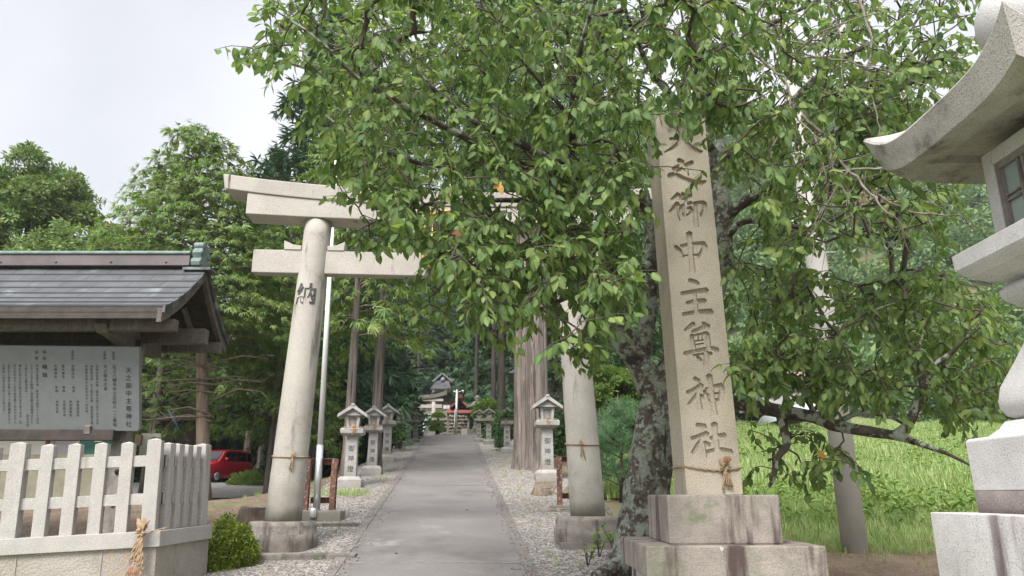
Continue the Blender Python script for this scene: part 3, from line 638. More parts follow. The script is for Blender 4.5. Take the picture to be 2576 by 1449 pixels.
for x, w in ((-0.3, 0.07), (0.3, 0.07)):
    mb.tube([(x, -0.23, 5.0 - gz), (x + 0.03 * np.sign(x), -0.24, 5.2 - gz), (x, -0.23, 5.45 - gz), (x + 0.04 * np.sign(x), -0.24, 5.7 - gz), (x, -0.23, 5.86 - gz)], [0.03, 0.045, 0.03, 0.045, 0.025], 8)
mb.tube([(-0.32, -0.24, 5.0 - gz), (0, -0.25, 5.06 - gz), (0.32, -0.24, 5.0 - gz)], 0.035, 8); mb.tube([(-0.32, -0.24, 5.86 - gz), (0, -0.25, 5.93 - gz), (0.32, -0.24, 5.86 - gz)], 0.035, 8)
mb.tube([(-0.2, -0.235, 5.05 - gz), (-0.2, -0.235, 5.8 - gz)], 0.01, 5); mb.tube([(0.2, -0.235, 5.05 - gz), (0.2, -0.235, 5.8 - gz)], 0.01, 5)
mb.build('gilded_frame', K['gold'], plq)
# carved, blackened character wrapped on the left pillar
V, F = glyphs('納', 0.345, weight=0.008); mb = MB(); cz = P(780, 738, 10.78).z - gz
mx_ = sum(v.x for v in V) / len(V); ax0 = -(HS - 0.19 * (cz + gz - tz) / 4.6); rr = 0.258 - 0.045 * (cz + gz - tz) / 4.6 + 0.003
V2 = []
for v in V:
    a = (v.x - mx_ - 0.06) / rr; zz = cz + v.y - 0.13
    V2.append((ax0 + 0.19 * (v.y - .13) / 4.6 + rr * math.sin(a), -rr * math.cos(a), zz))
mb.add(V2, F); mb.build('inscription', K['ink_soft'], bpy.data.objects['pillar'] if False else gate)
def pillar_rope(s_, zc, label, seed):
    b0 = tz - gz; lean = 0.19 if s_ < 0 else 0.24; k = zc - gz - b0; r_ = 0.258 - 0.045 * k / 4.6 + 0.008; cx = s_ * (HS - lean * k / 4.6); mb = MB(); pts = []
    for i in range(49):
        a = 2 * math.pi * i / 48; pts.append((cx + r_ * math.cos(a), r_ * math.sin(a), -0.025 * math.cos(a - 4.9)))
    rope_pts(mb, pts, 0.010); knot(mb, (cx + 0.09 - (0.15 if s_ > 0 else 0), -r_ * .95, 0.0), 0.62, 0.24, 3, seed)
    t = tag(mb.build('straw_rope', K['rope']), label, 'rope', 'straw ropes'); t.location = (gate.location.x, gate.location.y, zc); t.rotation_euler = (0, 0, TYAW)
pillar_rope(-1, P(728, 1146, 10.8).z, 'thin straw rope knotted round the foot of the left gateway pillar', 4)
pillar_rope(1, P(1465, 1115, 11.1).z, 'thin straw rope knotted round the foot of the right gateway pillar', 5)

# ------------------------------------------------------------------ the inscribed monument
mon = thing('stone_monument', 'tall buff granite pillar carved with eight large characters on a stepped base by the path', 'monument', (1.86, 7.22, 0.55))
mb = MB(); mb.box((1.887, 7.27, 0.58), (1.36, 1.28, 0.74)); mb.build('plinth', K['granite_white_stain'], mon, world=True, bevel=0.012)
mb = MB(); mb.box((1.887, 7.27, 1.06), (1.52, 1.44, 0.25)); mb.build('plinth_slab', K['granite_base'], mon, world=True, bevel=0.014)
mb = MB(); mb.box((1.86, 7.22, 1.393), (0.99, 0.98, 0.414)); mb.build('base_block', K['granite_base'], mon, world=True, bevel=0.014)
PYF = 6.98; TILT = -0.0215; PX0 = 1.855
def face(px, py):          # a point of the photograph on the pillar's front face, in the pillar's own frame
    w = P(px, py, PYF); x = w.x - PX0; z = w.z - 1.6
    return x * math.cos(TILT) - z * math.sin(TILT), x * math.sin(TILT) + z * math.cos(TILT)
A_ = lambda x, y: (1320.8 + .3038 * x, 251.6 + .3038 * y)
B_ = lambda x, y: (1635 + .3689 * x, 660 + .3689 * y)
STK = []          # brush strokes: (map, pixel scale, [(x, y, width), ...])
for s_ in ([(1200, 215, 26), (1300, 205, 24), (1390, 185, 40)], [(1200, 322, 22), (1300, 308, 24), (1385, 290, 40)], [(1298, 205, 36), (1295, 310, 36), (1250, 375, 30), (1155, 432, 12)], [(1312, 325, 24), (1370, 390, 40), (1420, 422, 52), (1470, 424, 14)],
           [(1268, 492, 30), (1303, 518, 46)], [(1232, 575, 36), (1262, 548, 26), (1330, 528, 18), (1388, 512, 30)], [(1388, 514, 28), (1310, 560, 26), (1235, 596, 14)], [(1195, 632, 44), (1240, 617, 36), (1320, 655, 40), (1420, 690, 52), (1500, 668, 16)],
           [(1272, 778, 36), (1208, 822, 14)], [(1266, 852, 34), (1235, 885, 28), (1192, 928, 10)], [(1246, 884, 28), (1252, 940, 28), (1272, 998, 30)], [(1312, 772, 32), (1282, 816, 16)], [(1290, 822, 16), (1330, 806, 20), (1376, 788, 32)], [(1334, 812, 26), (1330, 880, 24), (1326, 950, 22)], [(1296, 872, 18), (1340, 862, 20), (1376, 846, 28)], [(1294, 872, 26), (1290, 930, 26), (1310, 955, 26), (1350, 945, 16), (1390, 905, 30)], [(1334, 900, 20), (1376, 888, 24)],
           [(1396, 856, 26), (1450, 846, 24), (1484, 858, 36), (1486, 905, 34), (1456, 958, 26)], [(1410, 858, 26), (1412, 950, 32), (1422, 1048, 36)],
           [(1360, 1097, 42), (1366, 1180, 36), (1376, 1280, 36), (1388, 1425, 40)], [(1242, 1206, 20), (1278, 1250, 38), (1302, 1305, 26)], [(1290, 1208, 22), (1380, 1190, 22), (1486, 1186, 32)], [(1492, 1200, 36), (1478, 1245, 42), (1440, 1296, 30)], [(1310, 1290, 14), (1380, 1280, 16), (1450, 1284, 22)]): STK.append((A_, s_))
for s_ in ([(268, 120, 24), (310, 135, 30), (334, 146, 18)], [(214, 212, 22), (300, 198, 24), (390, 190, 34)], [(250, 276, 18), (310, 262, 20), (376, 262, 32)], [(224, 355, 22), (320, 338, 24), (420, 338, 40)], [(306, 205, 22), (312, 270, 24), (318, 340, 24)],
           [(300, 414, 26), (270, 440, 24), (234, 462, 12)], [(358, 410, 18), (400, 440, 32)], [(288, 472, 18), (330, 455, 20), (368, 438, 24)], [(284, 492, 20), (292, 545, 24), (302, 585, 24)], [(288, 500, 14), (340, 488, 15), (390, 478, 18)], [(392, 482, 24), (398, 540, 28), (402, 590, 26)], [(308, 536, 9), (366, 528, 10)], [(312, 560, 9), (366, 552, 10)], [(332, 492, 9), (328, 530, 9)], [(356, 490, 9), (356, 524, 9)], [(234, 622, 24), (330, 600, 22), (420, 584, 20), (460, 600, 34)], [(294, 634, 14), (350, 624, 16), (420, 620, 22)], [(384, 604, 24), (386, 660, 32), (378, 704, 22)], [(324, 642, 18), (346, 668, 26)],
           [(302, 786, 20), (332, 812, 32)], [(254, 888, 24), (300, 868, 22), (354, 838, 34)], [(348, 852, 26), (316, 906, 24), (256, 968, 10)], [(328, 892, 24), (334, 950, 30), (342, 1002, 34)], [(346, 900, 16), (370, 922, 26)], [(404, 768, 34), (420, 860, 28), (430, 950, 30), (442, 1040, 34)], [(372, 872, 18), (382, 905, 24), (398, 945, 16)], [(380, 862, 16), (430, 846, 18), (490, 836, 26)], [(492, 842, 28), (490, 890, 32), (480, 938, 26)], [(392, 900, 12), (480, 888, 14)], [(396, 942, 14), (478, 932, 18)],
           [(318, 1106, 22), (376, 1122, 36)], [(284, 1200, 22), (330, 1186, 22), (392, 1168, 34)], [(384, 1176, 26), (330, 1240, 26), (292, 1300, 22)], [(358, 1222, 24), (366, 1280, 30), (370, 1332, 34)], [(374, 1220, 16), (404, 1246, 28)], [(440, 1098, 38), (450, 1190, 30), (462, 1290, 32)], [(414, 1200, 22), (460, 1186, 24), (512, 1180, 34)], [(392, 1292, 22), (470, 1276, 24), (556, 1296, 36)]): STK.append((B_, s_))
mb = MB(); mb.box((0, 0.255, 1.945), (0.512, 0.51, 3.89)); pil = mb.build('pillar', K['granite_stele'], mon)
pil.location = Vector((PX0, PYF, 1.6)) - mon.location; pil.rotation_euler = (0, TILT, 0)
cut = MB()
for mp_, st in STK:
    pts = []
    for x, y, w in st:
        a = face(*mp_(x, y)); e_ = face(*mp_(x + w / 2, y)); pts.append((Vector((a[0], a[1])), abs(e_[0] - a[0]) * (1.42 if w > 16 else 1.12)))
    fine = []
    for i in range(len(pts) - 1):
        p0 = pts[max(0, i - 1)][0]; p1, r1 = pts[i]; p2, r2 = pts[i + 1]; p3 = pts[min(len(pts) - 1, i + 2)][0]
        for k in range(4):
            t = k / 4; q = 0.5 * ((2 * p1) + (p2 - p0) * t + (2 * p0 - 5 * p1 + 4 * p2 - p3) * t * t + (3 * p1 - p0 - 3 * p2 + p3) * t ** 3)
            fine.append((q, r1 + (r2 - r1) * t))
    fine.append(pts[-1])
    Lf, Rt = [], []
    for i, (q, r) in enumerate(fine):
        d = (fine[min(i + 1, len(fine) - 1)][0] - fine[max(0, i - 1)][0]).normalized(); nrm = Vector((-d.y, d.x)); Lf.append(q + nrm * r); Rt.append(q - nrm * r)
    d0 = (fine[0][0] - fine[1][0]).normalized(); d1 = (fine[-1][0] - fine[-2][0]).normalized()
    poly = Lf + [fine[-1][0] + d1 * fine[-1][1] * 0.7] + Rt[::-1] + [fine[0][0] + d0 * fine[0][1] * 0.6]
    cen = [f[0] for f in fine] + [fine[-1][0]] + [f[0] for f in fine][::-1] + [fine[0][0]]
    n_ = len(poly); V = [(p.x, -0.012, p.y) for p in poly] + [((p * .74 + c * .26).x, 0.034, (p * .74 + c * .26).y) for p, c in zip(poly, cen)]
    cut.add(V, [tuple(range(n_)), tuple(range(2 * n_ - 1, n_ - 1, -1))] + [(i, n_ + i, n_ + (i + 1) % n_, (i + 1) % n_) for i in range(n_)])
co = cut.build('chisel', K['granite_stele']); co.matrix_world = Matrix.Translation((PX0, PYF, 1.6)) @ Matrix.Rotation(TILT, 4, 'Y')
bo = pil.modifiers.new('carve', 'BOOLEAN'); bo.operation = 'DIFFERENCE'; bo.object = co; bo.solver = 'EXACT'; bo.use_self = True
bpy.context.view_layer.update()
cm = bpy.data.meshes.new_from_object(pil.evaluated_get(bpy.context.evaluated_depsgraph_get()))
pil.modifiers.clear(); pil.data = cm; bpy.data.objects.remove(co)
mb = MB(); q = []
for x, y in ((-0.262, 0), (-0.1, -0.012), (0.1, -0.012), (0.262, -0.01), (0.27, 0.25), (0.262, 0.52), (-0.262, 0.52), (-0.27, 0.25), (-0.262, 0)):
    q.append((x + 0.0, y, 0.02 - 0.05 * math.exp(-((x - .05) / .2) ** 2) * (y < 0.1)))
rope_pts(mb, q, 0.011); knot(mb, (0.10, -0.02, 0.0), 0.85, 0.2, 4, 9)
rp_ = tag(mb.build('straw_rope', K['rope']), 'straw rope with hanging ends tied round the foot of the carved monument pillar', 'rope', 'straw ropes'); rp_.location = P(1790, 1178, 6.98)
rp_.location.x = PX0 - math.sin(-TILT) * (rp_.location.z - 1.6)
mb = MB()
for i in range(16):
    a = random.uniform(0, 6.28); mb.tube([(0, 0, 0), (math.cos(a) * .035, -.025, math.sin(a) * .035 + .03)], [.007, .008], 4)
mb.build('dry_tuft', K['rope_red'], rp_).location = (0.12, -0.05, 0.04)

# ------------------------------------------------------------------ the large stone lantern at the right edge
LC = Vector((3.2, 3.9, 0)); big = thing('stone_lantern', 'huge pale granite lantern with upturned roof corners cut off by the right edge', 'stone lantern', (LC.x, LC.y, 0.2), (0, 0, 0), 'stone lanterns')
def sq(mb, prof, rnd=0.0, n=8, smooth=True):      # square section swept up a profile of (half width, z) with slightly rounded corners
    V = []; F = []; ring = []
    for cx_, cy_, a0 in ((1, 1, 0), (-1, 1, 90), (-1, -1, 180), (1, -1, 270)):
        for k in range(4): ring.append((cx_, cy_, R_(a0 + 30 * k)))
    m = len(ring)
    for h, z in prof:
        r = h * rnd
        for cx_, cy_, a in ring: V.append((cx_ * (h - r) + r * math.cos(a), cy_ * (h - r) + r * math.sin(a), z))
    for i in range(len(prof) - 1):
        for k in range(m): F.append((i * m + k, i * m + (k + 1) % m, (i + 1) * m + (k + 1) % m, (i + 1) * m + k))
    F += [tuple(range(m - 1, -1, -1)), tuple((len(prof) - 1) * m + k for k in range(m))]
    return mb.add(V, F, smooth)
zb = 0.2
mb = MB(); sq(mb, [(0.70, 0.0), (0.70, 1.5 - zb)], 0.012); mb.build('base_block', K['granite_white_stain'], big, bevel=0.012)
mb = MB(); sq(mb, [(0.52, 1.5 - zb), (0.522, 1.53 - zb), (0.524, 1.62 - zb)], 0.02); mb.build('lower_foot', K['granite_dark'], big)
def zy(py, Y): return P(1288, py, Y).z - zb
mb = MB(); sq(mb, [(0.523, 1.621 - zb), (0.527, zy(1112, 4.43)), (0.515, zy(1106, 4.43)), (0.44, zy(1100, 4.38)), (0.40, zy(1082, 4.34)), (0.372, zy(1062, 4.31)), (0.30, zy(1057, 4.3))], 0.02, smooth=False); mb.build('foot', K['granite_white'], big, bevel=0.006)
prof = [(0.33, zy(1056, 4.25)), (0.365, zy(1048, 4.28)), (0.386, zy(1030, 4.28)), (0.388, zy(1012, 4.28)), (0.372, zy(975, 4.26)), (0.30, zy(905, 4.2)), (0.258, zy(860, 4.16)), (0.225, zy(815, 4.1)), (0.21, zy(775, 4.1))]
mb = MB(); sq(mb, prof, 0.05); mb.build('shaft', K['granite_white'], big)
mb = MB(); sq(mb, [(0.22, zy(775, 4.1)), (0.26, zy(770, 4.15)), (0.30, zy(758, 4.2)), (0.313, zy(748, 4.22)), (0.314, zy(736, 4.22)), (0.29, zy(724, 4.2)), (0.26, zy(714, 4.2))], 0.06); mb.build('collar', K['granite_white'], big)
mb = MB(); sq(mb, [(0.25, zy(718, 4.2)), (0.34, zy(712, 4.25)), (0.41, zy(700, 4.3)), (0.45, zy(688, 4.35)), (0.458, zy(683, 4.35)), (0.462, zy(645, 4.35))], 0.015, smooth=False); mb.build('tray', K['granite_white'], big, bevel=0.01)
z0 = zy(645, 4.35); z1 = zy(395, 4.18); hw = 0.285
mb = MB()
for sx_ in (-1, 1):
    for sy_ in (-1, 1): mb.prism([(sx_ * hw, sy_ * hw), (sx_ * (hw - .085), sy_ * hw), (sx_ * (hw - .085), sy_ * (hw - .085)), (sx_ * hw, sy_ * (hw - .085))], z0, z1, 'z')
for z_, h in ((z0 + .02, .04), (z1 - .045, .09)):
    for k in range(4):
        Mx = Matrix.Rotation(k * math.pi / 2, 3, 'Z'); mb.box(Mx @ Vector((-(hw - .042), 0, z_)), (.078, 2 * hw - .17, h) if k % 2 == 0 else (2 * hw - .17, .078, h), None)
fb = mb.build('fire_box', K['granite_white'], big, bevel=0.006)
for k in (0, 1, 2, 3):
    Mx = Matrix.Rotation(k * math.pi / 2, 4, 'Z')
    mb = MB(); a = hw - .085; zz0 = z0 + .041; zz1 = z1 - .091; xo = -(hw - .03)
    for y in (-a + .018, a - .018): mb.box((xo, y, (zz0 + zz1) / 2), (.03, .036, zz1 - zz0))
    for z_ in (zz0 + .02, zz1 - .02): mb.box((xo, 0, z_), (.029, 2 * a - .074, .038))
    for y in (-.02, .02): mb.box((xo + .002, y, (zz0 + zz1) / 2), (.022, .012, zz1 - zz0 - .08))
    for z_ in (-.018, .018): mb.box((xo + .004, 0, (zz0 + zz1) / 2 + z_), (.02, 2 * a - .074, .012))
    w_ = mb.build('window', K['wood_grey'], fb); w_.matrix_local = Mx
    mb = MB(); mb.box((xo + .02, 0, (zz0 + zz1) / 2), (.008, 2 * a - .05, zz1 - zz0 - .05)); mb.build('pane', K['frost'], w_)
# roof: concave slopes, thick eaves that rise towards the corners
V = []; F = []; N_ = 40; RW = 0.755; layers = []
ze = zy(438, 4.5); zr = 4.17 - zb
def ring_(fn):
    b_ = len(V)
    for k in range(4):
        for i in range(N_):
            u = -1 + 2 * i / N_; h, z = fn(abs(u)); p = Matrix.Rotation(k * math.pi / 2, 3, 'Z') @ Vector((u * h, -h, z)); V.append(tuple(p))
    layers.append(b_)
lift = lambda u: 0.105 * u ** 4
ring_(lambda u: (0.29, ze + 0.06)); ring_(lambda u: (0.44, ze + 0.055)); ring_(lambda u: (0.45, ze + 0.01))
ring_(lambda u: (RW - 0.075 + 0.0 * u, ze - 0.035 + lift(u)))
ring_(lambda u: (RW - 0.02 + 0.02 * u ** 6, ze + 0.135 + lift(u) * 1.75)); ring_(lambda u: (RW - 0.03 + 0.02 * u ** 6, ze + 0.15 + lift(u) * 1.75))
for t in np.linspace(0.1, 1, 12):
    h = (RW - 0.03) * (1 - t) + 0.17 * t; zz = 0.15 + (zr - ze - 0.15) * (0.30 * t + 0.70 * t ** 1.7)
    ring_(lambda u, h=h, zz=zz, t=t: (h, ze + zz + lift(u) * 1.75 * (1 - t) ** 2.2))
m = 4 * N_
for a, b_ in zip(layers[:-1], layers[1:]):
    for k in range(m): F.append((a + k, a + (k + 1) % m, b_ + (k + 1) % m, b_ + k))
F += [tuple(range(m - 1, -1, -1)), tuple(layers[-1] + k for k in range(m))]
mb = MB(); mb.add(V, F); rf = mb.build('roof', K['granite_roof'], big)
zf = zr
mb = MB(); mb.lathe([(0.20, zf - .06), (0.215, zf + .0), (0.245, zf + .035), (0.25, zf + .06), (0.225, zf + .075), (0.24, zf + .09), (0.285, zf + .15), (0.307, zf + .23), (0.30, zf + .32), (0.25, zf + .43), (0.14, zf + .53), (0.03, zf + .60)], 36); mb.build('finial', K['granite_white'], big)

# ------------------------------------------------------------------ stone fence on its wall (left foreground)
fl = Vector((-3.9427, 8.2, 1.2354)); frot = (0, -0.045, 0.2242)
fen = thing('stone_fence', 'pale granite post and rail fence on a stone wall around the notice shelter', 'fence', fl, frot)
def post(x, y, w, h, name='post'):
    mb = MB(); mb.box((x + w / 2, y + w / 2, h / 2 - .01), (w, w, h + .02)); mb.add([(x, y, h), (x + w, y, h), (x + w, y + w, h), (x, y + w, h), (x + w / 2, y + w / 2, h + .022)], [(0, 1, 4), (1, 2, 4), (2, 3, 4), (3, 0, 4)])
    return mb.build(name, K['granite'], fen, bevel=0.005)
SPC = 0.2595; FW = 0.123; post(0, 0, 0.1435, 0.9406, 'corner_post')
for i in range(1, 14):
    if i % 5 == 0: post(-i * SPC - .03, -0.008, 0.152, 0.9406, 'corner_post')
    else: post(-i * SPC, 0.006, FW, 0.9122)
sdv = Vector((math.sin(0.288), math.cos(0.288), 0)); EL = 1.0824
ang = -0.288
def side(o):      # local point along the return
    return sdv * o
for i in range(1, 5):
    p = side(0.05 + i * 0.205); mb = MB(); Mx = Matrix.Rotation(ang, 3, 'Z')
    mb.box(p + Mx @ Vector((FW / 2 + .01, 0.06, 0.45)), (FW, FW, 0.92), Mx); q0 = p + Mx @ Vector((FW / 2 + .01, .06, 0)); 
    mb.add([q0 + Mx @ Vector((sx_ * FW / 2, sy_ * FW / 2, .91)) for sx_, sy_ in ((-1, -1), (1, -1), (1, 1), (-1, 1))] + [q0 + Vector((0, 0, .93))], [(0, 1, 4), (1, 2, 4), (2, 3, 4), (3, 0, 4)])
    mb.build('post', K['granite'], fen, bevel=0.005)
p = side(EL); mb = MB(); Mx = Matrix.Rotation(ang, 3, 'Z'); q0 = p + Mx @ Vector((.075, .06, 0))
mb.box(q0 + Vector((0, 0, .465)), (.146, .146, .95), Mx); mb.add([q0 + Mx @ Vector((sx_ * .073, sy_ * .073, .94)) for sx_, sy_ in ((-1, -1), (1, -1), (1, 1), (-1, 1))] + [q0 + Vector((0, 0, .962))], [(0, 1, 4), (1, 2, 4), (2, 3, 4), (3, 0, 4)]); mb.build('corner_post', K['granite'], fen, bevel=0.005)
for zc in (0.72, 0.32):
    mb = MB(); mb.box((-1.74, 0.07, zc), (3.6, 0.075, 0.118)); mb.build('rail', K['granite'], fen, bevel=0.004)
    mb = MB(); a = side(0.1) + Mx @ Vector((.07, .06, zc)); b_ = side(EL) + Mx @ Vector((.07, 0.0, zc)); mb.bar(a, b_, 0.075, 0.118); mb.build('rail', K['granite'], fen, bevel=0.004)
# sill and wall below: an L plan
def lplan(o, z0, z1, depth):
    e = side(EL + .16); nx = Mx @ Vector((1, 0, 0))
    c = Vector((0.1435, 0, 0)) + Vector((0, 0, 0))
    out = [Vector((-3.7, -o, 0)), Vector((0.17 + o * 0.9, -o, 0)), e + nx * (0.165 + o), e + nx * (0.165 - depth), Vector((0.165 - depth, depth - .02, 0)), Vector((-3.7, depth - .02, 0))]
    return [(p.x, p.y) for p in out], z0, z1
pl, a, b_ = lplan(0.045, -0.172, -0.012, 0.26); mb = MB(); mb.prism(pl, a, b_, 'z'); mb.build('sill', K['granite'], fen, bevel=0.006)
pl, a, b_ = lplan(0.005, -1.4, -0.174, 0.3); mb = MB(); mb.prism(pl, a, b_, 'z'); wl_ = mb.build('wall', K['wall_stone'], fen)
K['mortar'] = M('mortar', (0.33, 0.30, 0.26), (0.25, 0.22, 0.19), 8, 0.95)
for x in (-2.75, -1.95, -1.14, -0.35): mb = MB(); mb.box((x, -0.0075, -0.79), (0.016, 0.012, 1.2)); mb.build('mortar_joint', K['mortar'], wl_)
e = side(EL + .16); nx = Mx @ Vector((1, 0, 0))
mb = MB(); mb.box(side(.45) + nx * .172 + Vector((0, 0, -.79)), (.01, .016, 1.2), Mx); mb.build('mortar_joint', K['mortar'], wl_)
for i in range(5):
    for zc in (0.72, 0.32): mb = MB(); mb.box(side(0.155 + i * .205 + .0) + Mx @ Vector((.118 + .01, .0, zc)), (.012, .01, .125), Mx); mb.build('joint_line', K['black'], fen)
# infill soil with stones inside the enclosure
# straw bundle tied on the corner
mb = MB(); knot(mb, (0, 0, 0), 1.0, 0.36, 6, 21); knot(mb, (0.01, 0.0, 0.02), 1.0, 0.33, 4, 22)
for i in range(26):
    a = random.uniform(-.6, .6); mb.tube([(random.uniform(-.03, .03), -.02, -.02), (math.sin(a) * .06, -.045, .06), (math.sin(a) * .10, -.04, random.uniform(.1, .16))], [.006, .009, .004], 4)
rope_pts(mb, [(-.05, 0, 0), (0.06, -.03, .0), (.16, .05, .03), (.22, .14, .05)], 0.008)
rb = tag(mb.build('straw_rope', K['rope']), 'thick straw rope bundle hanging over the corner sill of the granite fence', 'rope', 'straw ropes'); rb.location = P(357, 1340, 8.12)
mb = MB()
for i in range(22):
    a = random.uniform(-1, 1); mb.tube([(a * .06, -.02, -.33 - random.uniform(0, .06)), (a * .10, -.035, -.40 - random.uniform(0, .07))], [.010, .003], 4)
mb.build('frayed_end', K['rope_red'], rb)

# ------------------------------------------------------------------ notice shelter
sh = thing('notice_shelter', 'small open wooden shelter with a copper plate roof over the inscribed board', 'shelter', (-7.2, 10.3, 0.9)); sl = sh.location
XG = -4.45; YR, YF, YB = 10.3, 9.15, 11.3; ZR, ZE = 4.80, 3.93; XL = -10.0
def rc(t, back=False):      # roof curve from ridge (t=0) to eave (t=1)
    Y = YR + (YB - YR) * t if back else YR + (YF - YR) * t
    return Y, ZR + (ZE - ZR) * (1.35 * t - 0.35 * t * t)
for back in (False, True):
    mb = MB(); k = 7
    for i in range(k):
        y0, z0_ = rc(i / k, back); y1, z1_ = rc((i + 1) / k, back); d = 0.022
        xr0 = XG + 0.0; V = []
        V = [(XL, y0, z0_ + .004), (xr0, y0, z0_ + .004), (xr0, y1, z1_ + d), (XL, y1, z1_ + d), (XL, y1, z1_ - .004), (xr0, y1, z1_ - .004), (XL, y0, z0_ - .02), (xr0, y0, z0_ - .02)]
        mb.add(V, [(0, 1, 2, 3), (3, 2, 5, 4), (1, 7, 5, 2), (0, 3, 4, 6), (6, 4, 5, 7)])
    mb.build('roof_plate', K['copper'], sh, world=True)
    mb = MB()        # boarding under the plates, and the fascia
    for i in range(k):
        y0, z0_ = rc(i / k, back); y1, z1_ = rc((i + 1) / k, back); s_ = .05
        V = [(XL, y0, z0_ - .022), (XG - .03, y0, z0_ - .022), (XG - .03, y1, z1_ - .01), (XL, y1, z1_ - .01), (XL, y0, z0_ - .085), (XG - .03, y0, z0_ - .085), (XG - .03, y1, z1_ - .075), (XL, y1, z1_ - .075)]
        mb.add(V, [(0, 1, 2, 3), (4, 7, 6, 5), (0, 4, 5, 1), (2, 6, 7, 3), (1, 5, 6, 2), (0, 3, 7, 4)])
    mb.build('roof_boarding', K['wood_dark'], sh, world=True)
    mb = MB(); y1, z1_ = rc(1, back); sg = 1 if back else -1
    mb.box(((XL + XG) / 2, y1 - sg * .03, z1_ - .115), (XG - XL - .2, .05, .085)); mb.build('fascia', K['wood_dark'], sh, world=True)
    mb = MB(); V = []; F = []       # curved bargeboard
    ts_ = np.linspace(0.0, 1.02, 12)
    for t in ts_:
        y, z = rc(t, back); V += [(XG - .02, y, z - .03), (XG - .02, y, z - .03 - .15 - .02 * t), (XG - .085, y, z - .03 - .15 - .02 * t), (XG - .085, y, z - .03)]
    for i in range(len(ts_) - 1):
        for q in range(4): F.append((i * 4 + q, i * 4 + (q + 1) % 4, i * 4 + 4 + (q + 1) % 4, i * 4 + 4 + q))
    F += [(0, 1, 2, 3), tuple(len(V) - 1 - q for q in range(4))]
    mb.add(V, F); mb.build('bargeboard', K['wood'], sh, world=True)
    mb = MB(); V = []; F = []
    for t in ts_:
        y, z = rc(t, back); V += [(XG + .012, y, z + .012), (XG + .012, y, z - .075), (XG - .019, y, z - .075), (XG - .019, y, z + .012)]
    for i in range(len(ts_) - 1):
        for q in range(4): F.append((i * 4 + q, i * 4 + (q + 1) % 4, i * 4 + 4 + (q + 1) % 4, i * 4 + 4 + q))
    F += [(0, 1, 2, 3), tuple(len(V) - 1 - q for q in range(4))]
    mb.add(V, F); mb.build('roof_edge', K['copper'], sh, world=True)
    for j in range(16):
        x = XG - .45 - j * .3
        if x < XL: break
        y0, z0_ = rc(.35, back); y1, z1_ = rc(.97, back); mb = MB(); mb.bar((x, y0, z0_ - .13), (x, y1, z1_ - .145), .055, .075); mb.build('rafter', K['wood_grey'], sh, world=True)
mb = MB(); mb.box(((XL + XG) / 2 - .12, YR, ZR + .09), (XG - XL - .24, .22, .17)); rb2 = mb.build('ridge_box', K['ridge_brown'], sh, world=True, bevel=.008)
mb = MB(); mb.box(((XL + XG) / 2 - .12, YR, ZR + .195), (XG - XL - .24, .27, .04)); mb.box(((XL + XG) / 2 - .12, YR, ZR + .225), (XG - XL - .26, .17, .03)); mb.build('ridge_cap', K['patina'], sh, world=True, bevel=.012)
for j in range(7): mb = MB(); mb.lathe([(.012, 0), (.02, .006), (.012, .018)], 8, (XG - .58 - j * .8, YR - .112, ZR + .05)); mb.build('ridge_boss', K['ridge_brown'], sh, world=True)
mb = MB(); xo = XG - .13
mb.prism([(YR - .17, ZR - .01), (YR + .17, ZR - .01), (YR + .19, ZR + .05), (YR + .13, ZR + .11), (YR + .17, ZR + .19), (YR + .12, ZR + .27), (YR + .07, ZR + .33), (YR, ZR + .36), (YR - .07, ZR + .33), (YR - .12, ZR + .27), (YR - .17, ZR + .19), (YR - .13, ZR + .11), (YR - .19, ZR + .05)], xo - .06, xo + .07, 'x')
for z_ in (.06, .2, .31): mb.tube([(xo - .07, YR - .13 + z_ * .15, ZR + z_), (xo + .08, YR - .13 + z_ * .15, ZR + z_)], .055, 10)
for z_ in (.06, .2, .31): mb.tube([(xo - .07, YR + .13 - z_ * .15, ZR + z_), (xo + .08, YR + .13 - z_ * .15, ZR + z_)], .055, 10)
mb.build('ridge_end_ornament', K['patina'], sh, world=True, bevel=.01)
mb = MB(); mb.box((XG - .11, YR, ZR - .05), (.4, .3, .04)); mb.build('ridge_plate', K['copper'], sh, world=True)
for x in (-5.36, -8.7):
    mb = MB(); mb.box((x, YR, 2.35), (.19, .19, 2.9)); pst = mb.build('post', K['wood_grey'], sh, world=True, bevel=.006)
    for z_ in (1.30, 1.72):
        mb = MB(); mb.lathe([(.0, -.035), (.025, -.03), (.038, 0), (.025, .03), (.0, .035)], 10, (x + .045, YR - .10, z_ + .18)); mb.build('bolt', K['rubber'], pst).location = -Vector(sl)
    mb = MB(); mb.prism([(9.34, 3.74), (9.42, 3.64), (9.62, 3.63), (9.95, 3.56), (10.6, 3.54), (10.95, 3.58), (10.95, 3.78), (9.40, 3.84)], x - .08, x + .08, 'x'); mb.build('bracket_arm', K['wood'], sh, world=True, bevel=.008)
for y in (9.46, 10.98):
    mb = MB(); mb.box(((XL - 4.42) / 2, y, 3.745), (-4.42 - XL, .12, .15)); mb.build('purlin', K['wood'], sh, world=True, bevel=.005)
mb = MB(); mb.box(((XL - 4.36) / 2, YR, 3.77), (-4.36 - XL, .15, .21)); mb.build('tie_beam', K['wood'], sh, world=True, bevel=.006)
mb = MB(); mb.box(((XL - 5.2) / 2, 10.16, 3.62), (-5.2 - XL, .05, .16)); mb.build('lower_beam', K['wood_dark'], sh, world=True)
mb = MB(); mb.prism([(XL, 3.88), (-4.75, 3.88), (-4.75, 3.9), (XL, 3.9)], 10.25, 10.35); mb.prism([(9.65, 3.9), (10.95, 3.9), (10.3, 4.55)], -5.4, -5.3, 'x'); mb.build('gable_board', K['wood_dark'], sh, world=True)
